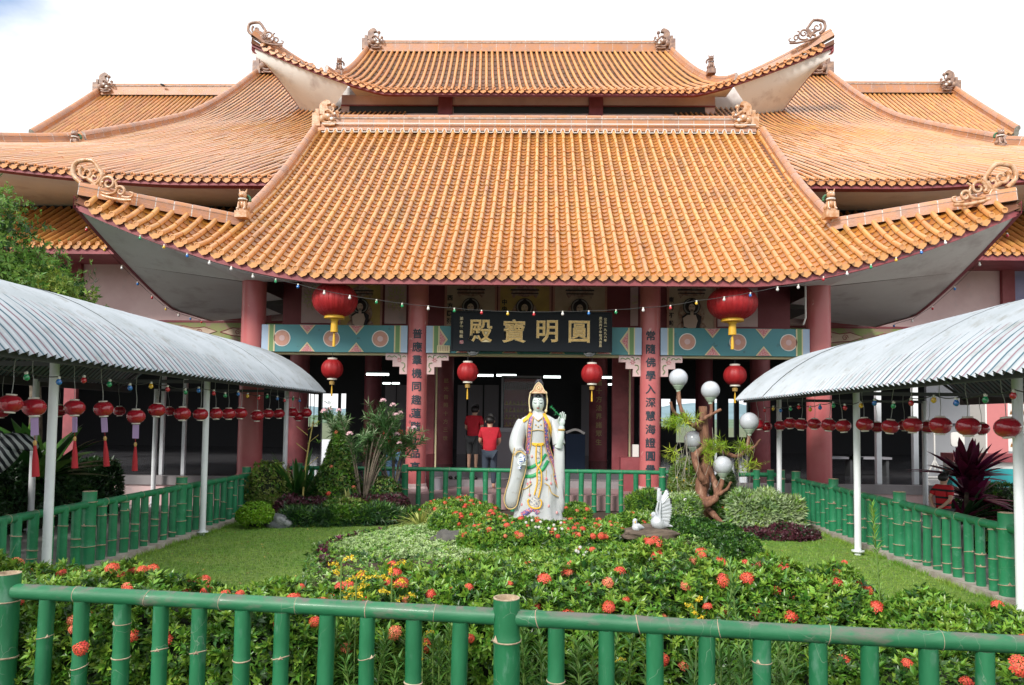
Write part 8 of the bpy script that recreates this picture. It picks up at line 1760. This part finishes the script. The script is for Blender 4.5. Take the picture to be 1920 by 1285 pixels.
def beast(c, S, sgn, roof, pal=('orn', 'ornwhite', 'orngreen')):
    """seated guardian beast facing the camera"""
    x, y, z = c; mb = MB(); mb.box((x, y, z + 0.07 * S), (0.26 * S, 0.26 * S, 0.14 * S)); mb.box((x, y, z + 0.16 * S), (0.20 * S, 0.22 * S, 0.05 * S))
    mb.ell((x, y + 0.03 * S, z + 0.30 * S), (0.085 * S, 0.11 * S, 0.13 * S), 14, 10); mb.ell((x, y - 0.03 * S, z + 0.50 * S), (0.085 * S, 0.08 * S, 0.085 * S), 14, 10); mb.ell((x, y - 0.10 * S, z + 0.47 * S), (0.05 * S, 0.045 * S, 0.035 * S), 12, 8)
    for s in (-1, 1):
        mb.tube([(x + s * 0.06 * S, y - 0.06 * S, z + 0.34 * S), (x + s * 0.07 * S, y - 0.09 * S, z + 0.19 * S)], [0.03 * S, 0.026 * S], 8); mb.ell((x + s * 0.075 * S, y - 0.10 * S, z + 0.195 * S), (0.03 * S, 0.045 * S, 0.02 * S), 10, 6); mb.ell((x + s * 0.09 * S, y + 0.03 * S, z + 0.24 * S), (0.04 * S, 0.07 * S, 0.06 * S), 10, 8); mb.tube([(x + s * 0.06 * S, y - 0.02 * S, z + 0.56 * S), (x + s * 0.085 * S, y - 0.02 * S, z + 0.64 * S)], [0.025 * S, 0.004], 6)
    b = mb.build('guardian_beast', M[pal[0]], roof, smooth=50); mb = MB(); mb.tube([(x + 0.075 * S * math.cos(a), y - 0.02 * S + 0.075 * S * math.sin(a), z + 0.405 * S) for a in np.linspace(0, 2 * math.pi, 15)], 0.022 * S, 7)
    for s in (-1, 1): mb.ell((x + s * 0.03 * S, y - 0.105 * S, z + 0.515 * S), (0.015 * S, 0.012 * S, 0.015 * S), 8, 6); mb.ell((x + s * 0.07 * S, y - 0.135 * S, z + 0.185 * S), (0.02 * S, 0.012 * S, 0.012 * S), 8, 6)
    tag(mb.build('beast_collar', M[pal[1]], roof, smooth=60), kind='stuff'); mb = MB()
    for k in range(7): a = k * 0.45 - 0.2; mb.ell((x - sgn * 0.05 * S + 0.08 * S * math.cos(a) * -sgn, y + 0.05 * S, z + 0.42 * S + 0.09 * S * math.sin(a)), (0.032 * S, 0.04 * S, 0.03 * S), 8, 6)
    mb.build('beast_mane', M[pal[2]], roof, smooth=60)
for sgn, px in ((-1, 455), (1, 1557)): q_ = wpt(px, 410, 14.85); beast((q_.x, 14.85, q_.z), 0.98, sgn, roof1)
for sgn, px, py in ((-1, 140, 280), (1, 1876, 278)): q_ = wpt(px, py, 24.2); beast((q_.x, 24.2, q_.z - 0.1), 1.25, sgn, roof2, ('ornd', 'ornwhite', 'orngreen'))
for sgn, px, py in ((-1, 636, 140), (1, 1333, 136)): q_ = wpt(px, py, 33.2); beast((q_.x, 33.2, q_.z - 0.1), 1.5, sgn, roof3, ('ornd', 'ornd', 'ornd'))
# floodlights on the skirt roofs
for px, py, lb in ((265, 365, 'grey floodlight on the roof behind the left corner ridge'), (1784, 366, 'grey floodlight on the roof behind the right corner ridge')):
    c = at(px, py, 18.6); t = thing('floodlight', lb, 'floodlight', tuple(c), group='roof floodlights'); mb = MB(); mb.add([(c.x - 0.17, c.y - 0.1, c.z - 0.07), (c.x + 0.17, c.y - 0.1, c.z - 0.07), (c.x + 0.11, c.y - 0.06, c.z + 0.10), (c.x - 0.11, c.y - 0.06, c.z + 0.10), (c.x - 0.15, c.y + 0.1, c.z - 0.05), (c.x + 0.15, c.y + 0.1, c.z - 0.05), (c.x + 0.10, c.y + 0.1, c.z + 0.10), (c.x - 0.10, c.y + 0.1, c.z + 0.10)], [(0, 1, 2, 3), (5, 4, 7, 6), (0, 4, 5, 1), (3, 2, 6, 7), (1, 5, 6, 2), (4, 0, 3, 7)]); mb.build('lamp_head', mat('floodlight_glass', (0.45, 0.52, 0.55), rough=0.25), t); MB().bb(c.x - 0.02, c.x + 0.02, c.y, c.y + 0.04, c.z - 0.8, c.z - 0.05).build('bracket', M['steel'], t); MB().bb(c.x - 0.1, c.x + 0.1, c.y - 0.02, c.y + 0.06, c.z - 0.17, c.z - 0.09).build('ballast_box', M['steel'], t)

# ---------------------------------------------------------------- far side pavilions
def pavilion(label, sgn, px0, px1, pyr0, pyr1, gx, gy):
    t = thing('side_pavilion', label, 'building', (sgn * 24, 44, 0), group='side pavilions behind the main hall'); YT = 47.0
    a = at(px0, pyr0, YT); b = at(px1, pyr1, YT); zT = (a.z + b.z) / 2; zB0 = at(gx, gy, 40.5).z; sl = (zT - zB0) / 6.5
    xa, xb = sorted((a.x, b.x)); xa -= 6 if sgn > 0 else 0; xb += 6 if sgn < 0 else 0
    def pth(x): return np.array([(x, y, zT - sl * (YT - y) + 0.6 * ((YT - y) / 10 - 0.5) ** 2 - 0.15 - (sgn * -1) * 0.0) for y in np.linspace(YT, 41.0, 10)])
    mb = MB(); mb.grid([[tuple(p - np.array([0, 0, 0.12])) for p in pth(x)] for x in (xa, xb)]); rf = mb.build('roof', M['tile_old'], t)
    tile_roof(rf, [pth(x) for x in np.arange(xa + 0.1, xb, 0.30)], r=0.075, ec=0.5, ep=0.5, mats=('tile_old_cov', 'tile_old'), fine=False, ind=(0, 0, 0, 0), eave=False)
    ridge(rf, [(xa - 0.2, YT, zT), (xb + 0.2, YT, zT)], 0.9, PROF_RIDGE, sc=1.7); xe = xa if sgn < 0 else xb
    ridge(rf, [tuple(p + np.array([sgn * 0.1, 0, 0.0])) for p in pth(xe)], 0.7, PROF_HIP, sc=1.5); chiwen(Vector((xe + sgn * 0.4, YT - 0.1, zT + 0.8)), sgn, 1.9, 'ornd', rf)
    MB().bb(xa + 1, xb - 1.5, 43, 46, 0, zT - sl * 7).build('wall', M['pink'], t)
pavilion('far left pavilion roof rising behind the left wing of the lower roof', -1, 190, 372, 172, 190, 60, 262)
pavilion('far right pavilion roof rising behind the right wing of the lower roof', 1, 1600, 1785, 184, 170, 1905, 255)

# ---------------------------------------------------------------- things in and around the hall
def box_thing(name, label, cat, x0, x1, y0, y1, z0, z1, m, extra=None):
    t = thing(name, label, cat, ((x0 + x1) / 2, (y0 + y1) / 2, z0)); MB().bb(x0, x1, y0, y1, z0, z1).build('body', M[m], t); 
    if extra: extra(t)
    return t
M['greypanel'] = mat('grey_counter_panel', (0.20, 0.18, 0.20), rough=0.5); M['greypanel2'] = mat('grey_counter_top', (0.28, 0.28, 0.31), rough=0.4); M['bluecloth'] = mat('dark_blue_cloth', (0.02, 0.035, 0.07), rough=0.9)
cx0, cx1 = at(925, 850, 18.6).x, at(1002, 850, 18.6).x
def ctop(t): MB().bb(cx0 - 0.05, cx1 + 0.05, 18.35, 19.25, 1.52, 1.62).build('counter_top', M['greypanel2'], t)
box_thing('counter', 'grey incense counter behind the people in red', 'counter', cx0, cx1, 18.4, 19.2, 0.6, 1.518, 'greypanel', ctop)
tx0, tx1 = at(1060, 850, 18.6).x, at(1096, 850, 18.6).x
box_thing('draped_table', 'table draped in dark blue cloth to the right of the statue', 'table', tx0, tx1, 18.4, 19.3, 0.6, 1.48, 'bluecloth', lambda t: MB().tube(catmull([(tx0, 18.3, 1.52), ((tx0 + tx1) / 2, 18.3, 1.60), (tx1 - 0.02, 18.3, 1.50)], 5), 0.03, 8, flat=0.4).build('paper_roll', M['white'], t))
# glazed shrine case with gilded shelves
M['shrinegold'] = mat('dim_gilded_carving', (0.42, 0.22, 0.05), rough=0.4, metal=0.5, col2=(0.12, 0.04, 0.02), nscale=14); M['glassy'] = mat('case_glass', (0.6, 0.7, 0.7), rough=0.02, trans=0.0, alpha=0.10)
gx0, gx1 = at(943, 760, 20.0).x, at(1012, 760, 20.0).x; gz0, gz1 = at(960, 803, 20.0).z, at(960, 708, 20.0).z
sc2 = thing('shrine_case', 'glazed case with gilded carvings seen behind the statue', 'shrine', ((gx0 + gx1) / 2, 20.2, 0.6)); MB().bb(gx0, gx1, 20.6, 20.7, gz0, gz1).build('back_panel', M['maroon_d'], sc2); MB().bb(gx0 - 0.03, gx1 + 0.03, 20.05, 20.7, 0.6, gz0 - 0.002).build('cabinet', M['greypanel'], sc2)
for a, b in ((gx0 - 0.05, gx0), (gx1, gx1 + 0.05)): MB().bb(a, b, 20.0, 20.08, gz0, gz1).build('frame', M['greypanel2'], sc2)
MB().bb(gx0 - 0.05, gx1 + 0.05, 20.0, 20.08, gz1 + 0.002, gz1 + 0.05).build('frame', M['greypanel2'], sc2)
for k in range(4):
    z = gz0 + 0.05 + k * 0.2; MB().bb(gx0 + 0.03, gx1 - 0.03, 20.25, 20.55, z, z + 0.02).build('shelf', M['shrinegold'], sc2); mb = MB()
    for j in range(9): mb.lathe([(0.028, 0), (0.032, 0.03), (0.018, 0.06), (0.022, 0.085), (0.008, 0.10)], (gx0 + 0.09 + j * (gx1 - gx0 - 0.18) / 8, 20.32, z + 0.02), n=8)
    mb.build('gilded_figures', M['shrinegold'], sc2)
mb = MB(); 
for j in range(18): x = gx0 + 0.03 + j * (gx1 - gx0 - 0.06) / 17; mb.tube([(x, 20.5, gz1 - 0.12), (x, 20.2, gz1 - 0.32)], 0.018, 6)  # sloping rods shaped as the corrugated roof's reflection in the case glass
mb.build('roof_reflection', M['greypanel2'], sc2); MB().bb(gx0, gx1, 20.02, 20.03, gz0, gz1).build('glass_pane', M['glassy'], sc2)
# grey shutters and transom at the back of the hall
for a, b in ((722, 742), (744, 764), (766, 790), (858, 875), (878, 905), (908, 935), (1090, 1112), (1198, 1214)):
    p0, p1 = at(a, 750, 25.6), at(b, 750, 25.6); zt = at(a, 722, 25.6).z; t = thing('folding_screen_panel', 'grey folding panel at %s of the dark hall' % {722: 'the left end', 744: 'second from left', 766: 'third from left', 858: 'fourth from left', 878: 'fifth from left', 908: 'sixth from left', 1090: 'right of the statue', 1198: 'the far right'}[a], 'screen', (p0.x, 25.6, 0.6), group='grey folding panels in the hall'); MB().bb(p0.x, p1.x, 25.58, 25.62, 0.6, zt).build('panel', M['greypanel'], t)
dx0, dx1 = at(1163, 880, 15.9).x, at(1197, 880, 15.9).x
box_thing('donation_box', 'red box stand beside the right inscribed column', 'box', dx0, dx1 + 0.1, 15.8, 16.2, 0.3, at(1180, 858, 15.9).z, 'maroon')
box_thing('white_bin', 'small white bin on the red box stand', 'bin', at(1186, 850, 16).x, at(1197, 850, 16).x, 15.95, 16.1, at(1180, 857, 15.9).z, at(1180, 834, 15.9).z, 'white')
box_thing('red_cabinet', 'dark red cabinet beside the left inscribed column', 'cabinet', at(800, 880, 15.8).x, at(812, 880, 15.8).x, 15.7, 16.0, 0.3, at(805, 852, 15.8).z, 'maroon')
bk = thing('grey_bucket', 'grey lidded bucket on the landing beside the left inscribed column', 'bucket', P_(821, 15.6, 0.3)); x_, y_, _z = P_(821, 15.6, 0.3); MB().lathe([(0.11, 0.0), (0.13, 0.24), (0.135, 0.25)], (x_, y_, 0.3), n=24).build('body', M['greypanel2'], bk); MB().lathe([(0.14, 0.252), (0.14, 0.27), (0.02, 0.28)], (x_, y_, 0.3), n=24).build('lid', M['greypanel'], bk)
for i, px in enumerate((846, 857, 884, 892)):
    c = P_(px, 16.5, 0.455); t = thing('slipper', ['black slipper at the far left of the pairs on the step', 'black slipper second from left on the step', 'black slipper third from left on the step', 'black slipper nearest the person in bright red'][i], 'slipper', c, group='black slippers on the step'); mb = MB(); mb.ell((c[0], c[1], 0.475), (0.05, 0.12, 0.02), 14, 6); mb.tube(catmull([(c[0] - 0.045, c[1] - 0.02, 0.48), (c[0], c[1] - 0.03, 0.53), (c[0] + 0.045, c[1] - 0.02, 0.48)], 3), 0.014, 6); mb.build('sole', M['hair'], t)
# right side: pink pier, poster wall, turquoise pond wall, grey partition, signboard stand
M['turq'] = mat('turquoise_paint', (0.015, 0.42, 0.42), rough=0.45, col2=(0.03, 0.36, 0.40), nscale=2, coord='World')
x0, x1 = at(1779, 890, 14.2).x, 13.5
pw_ = thing('pond_wall', 'low turquoise wall with a maroon coping at the right edge', 'wall', (x0, 14.2, 0)); MB().bb(x0, x1, 14.1, 14.4, 0.0, at(1800, 912, 14.2).z).build('pink_base', M['pink'], pw_); z1 = at(1800, 878, 14.2).z; MB().bb(x0, x1, 14.08, 14.4, at(1800, 912, 14.2).z + 0.002, z1).build('turquoise_panel', M['turq'], pw_); MB().bb(x0, x1, 14.1, 14.4, z1 + 0.002, z1 + 0.13).build('white_band', M['white'], pw_); MB().bb(x0 - 0.02, x1, 14.0, 14.45, z1 + 0.132, z1 + 0.29).build('coping', M['maroon'], pw_)
pr_ = thing('pink_pier', 'broad salmon pink pier behind the turquoise wall', 'pillar', (at(1860, 800, 14.9).x, 14.9, 0.6)); MB().bb(at(1844, 800, 14.9).x, at(1884, 800, 14.9).x, 14.8, 15.3, 0.6, 2.9).build('shaft', mat('salmon_pier_paint', (0.58, 0.20, 0.20), rough=0.6, col2=(0.52, 0.18, 0.18), nscale=2), pr_)
MB().bb(at(1841, 800, 14.9).x, at(1844, 800, 14.9).x - 0.002, 14.78, 15.3, 0.6, 2.9).build('white_edge', M['white'], pr_)
ps_ = thing('poster_panel', 'white panel printed with rows of small seated figures at the right edge', 'panel', (at(1890, 800, 14.9).x, 14.9, 0.6)); xa_, xb_ = at(1886, 800, 14.9).x, at(1950, 800, 14.9).x; MB().bb(xa_, xb_, 14.86, 14.9, 1.3, 2.95).build('board', M['white'], ps_); mb = MB(); mc = MB()
for r_ in range(7):
    for c_ in range(5): x = xa_ + 0.09 + c_ * 0.13; z = 1.42 + r_ * 0.22; mb.ell((x, 14.856, z + 0.05), (0.022, 0.004, 0.022), 8, 6); mc.box((x, 14.856, z), (0.07, 0.006, 0.06), top=0.5)
mb.build('printed_heads', M['mur_p'], ps_); mc.build('printed_robes', M['shrinegold'], ps_)
gw = thing('grey_partition', 'grey partition wall in the shade right of the covered walkway poles', 'partition', (at(1740, 800, 17.5).x, 17.5, 0.6)); MB().bb(at(1738, 800, 17.5).x, at(1905, 800, 17.5).x, 17.5, 17.6, 0.6, 3.0).build('panel', mat('grey_partition_paint', (0.30, 0.31, 0.33), rough=0.6), gw); MB().bb(at(1740, 800, 17.4).x, at(1840, 800, 17.4).x, 17.40, 17.496, 1.86, 1.94).build('rail', M['greypanel2'], gw)
sd3 = thing('folding_stand', 'white A shaped folding stand before the grey partition', 'stand', (at(1753, 880, 16.8).x, 16.8, 0.6)); xs2 = at(1753, 880, 16.8).x; mb = MB()
for a, b in (((xs2, 1.0), (xs2, 1.75)), ((xs2, 1.02), (xs2 - 0.2, 0.62)), ((xs2, 1.02), (xs2 + 0.2, 0.62)), ((xs2 - 0.2, 0.62), (xs2 + 0.2, 0.62)), ((xs2, 1.02), (xs2, 0.8))): mb.tube([(a[0], 16.8, a[1]), (b[0], 16.8, b[1])], 0.018, 6)
mb.build('frame', M['white'], sd3)
wb = thing('white_board', 'small rounded white board above the purple cordyline', 'board', (at(1796, 824, 15.2).x, 15.2, 0.6)); c = at(1796, 824, 15.2); mb = MB(); mb.prism([(c.x + 0.14 * math.copysign(abs(math.cos(a)) ** 0.4, math.cos(a)), c.z + 0.15 * math.copysign(abs(math.sin(a)) ** 0.4, math.sin(a))) for a in np.linspace(0, 2 * math.pi, 33)[:-1]], (0, 15.2, 0), (1, 0, 0), (0, 0, 1), (0, 1, 0), 0.03); mb.build('panel', M['white'], wb); MB().tube([(c.x, 15.22, 0.6), (c.x, 15.22, c.z - 0.15)], 0.015, 6).build('leg', M['steel'], wb)
# benches in the shade of the right hall
for i, px in enumerate((1572, 1625)):
    x = at(px, 872, 17.2).x; t = thing('bench', ['dark bench between the right column and the walkway pole', 'dark bench behind the second walkway pole on the right'][i], 'bench', (x, 17.2, 0.6)); MB().bb(x - 0.5, x + 0.5, 17.0, 17.4, 1.0, 1.05).build('seat', M['greypanel2'], t)
    for s in (-0.42, 0.42): MB().bb(x + s - 0.03, x + s + 0.03, 17.05, 17.35, 0.6, 0.998).build('leg', M['steel'], t)
# left side: slim glazing posts and notices in the shade
for i, px in enumerate((305, 346)):
    p = at(px, 800, 15.0 + i * 0.2); t = thing('slim_post', ['slim grey post left of the pale post under the walkway', 'pale slim post before the dark left hall'][i], 'post', (p.x, p.y, 0.6)); MB().bb(p.x - 0.035, p.x + 0.035, p.y - 0.035, p.y + 0.035, 0.6, 2.75).build('post', M['pole'], t)
for i, (px, w2) in enumerate(((1646, 0.05), (1715, 0.05))):
    p = at(px, 800, 15.0); t = thing('slim_post', ['pale slim post in front of the right hall', 'second pale slim post in front of the right hall'][i], 'post', (p.x, 15.0, 0.6)); MB().bb(p.x - w2, p.x + w2, 14.95, 15.05, 0.6, 2.7).build('post', M['pole'], t)
# conduit and pipe on the right outer column
px_ = at(1512, 560, 14.9); cd = thing('conduit', 'thin white conduit running down beside the right outer column', 'pipe', (px_.x, 14.9, 3.8)); MB().tube([(px_.x, 14.95, 4.75), (px_.x, 14.95, 4.0), (px_.x - 0.05, 14.95, 3.86)], 0.018, 6).build('pipe', M['white'], cd)
# small black bird on the far left ridge
c = at(305, 161, 46.6); bd = thing('bird', 'tiny dark bird perched on the far left ridge', 'bird', tuple(c)); mb = MB(); mb.tube(catmull([c + Vector((-0.16, 0, 0.12)), c + Vector((0, 0, 0.05)), c + Vector((0.2, 0, -0.05))], 4), [0.03, 0.05, 0.065, 0.08, 0.08, 0.07, 0.05, 0.03, 0.01], 8); mb.build('body', M['hair'], bd)
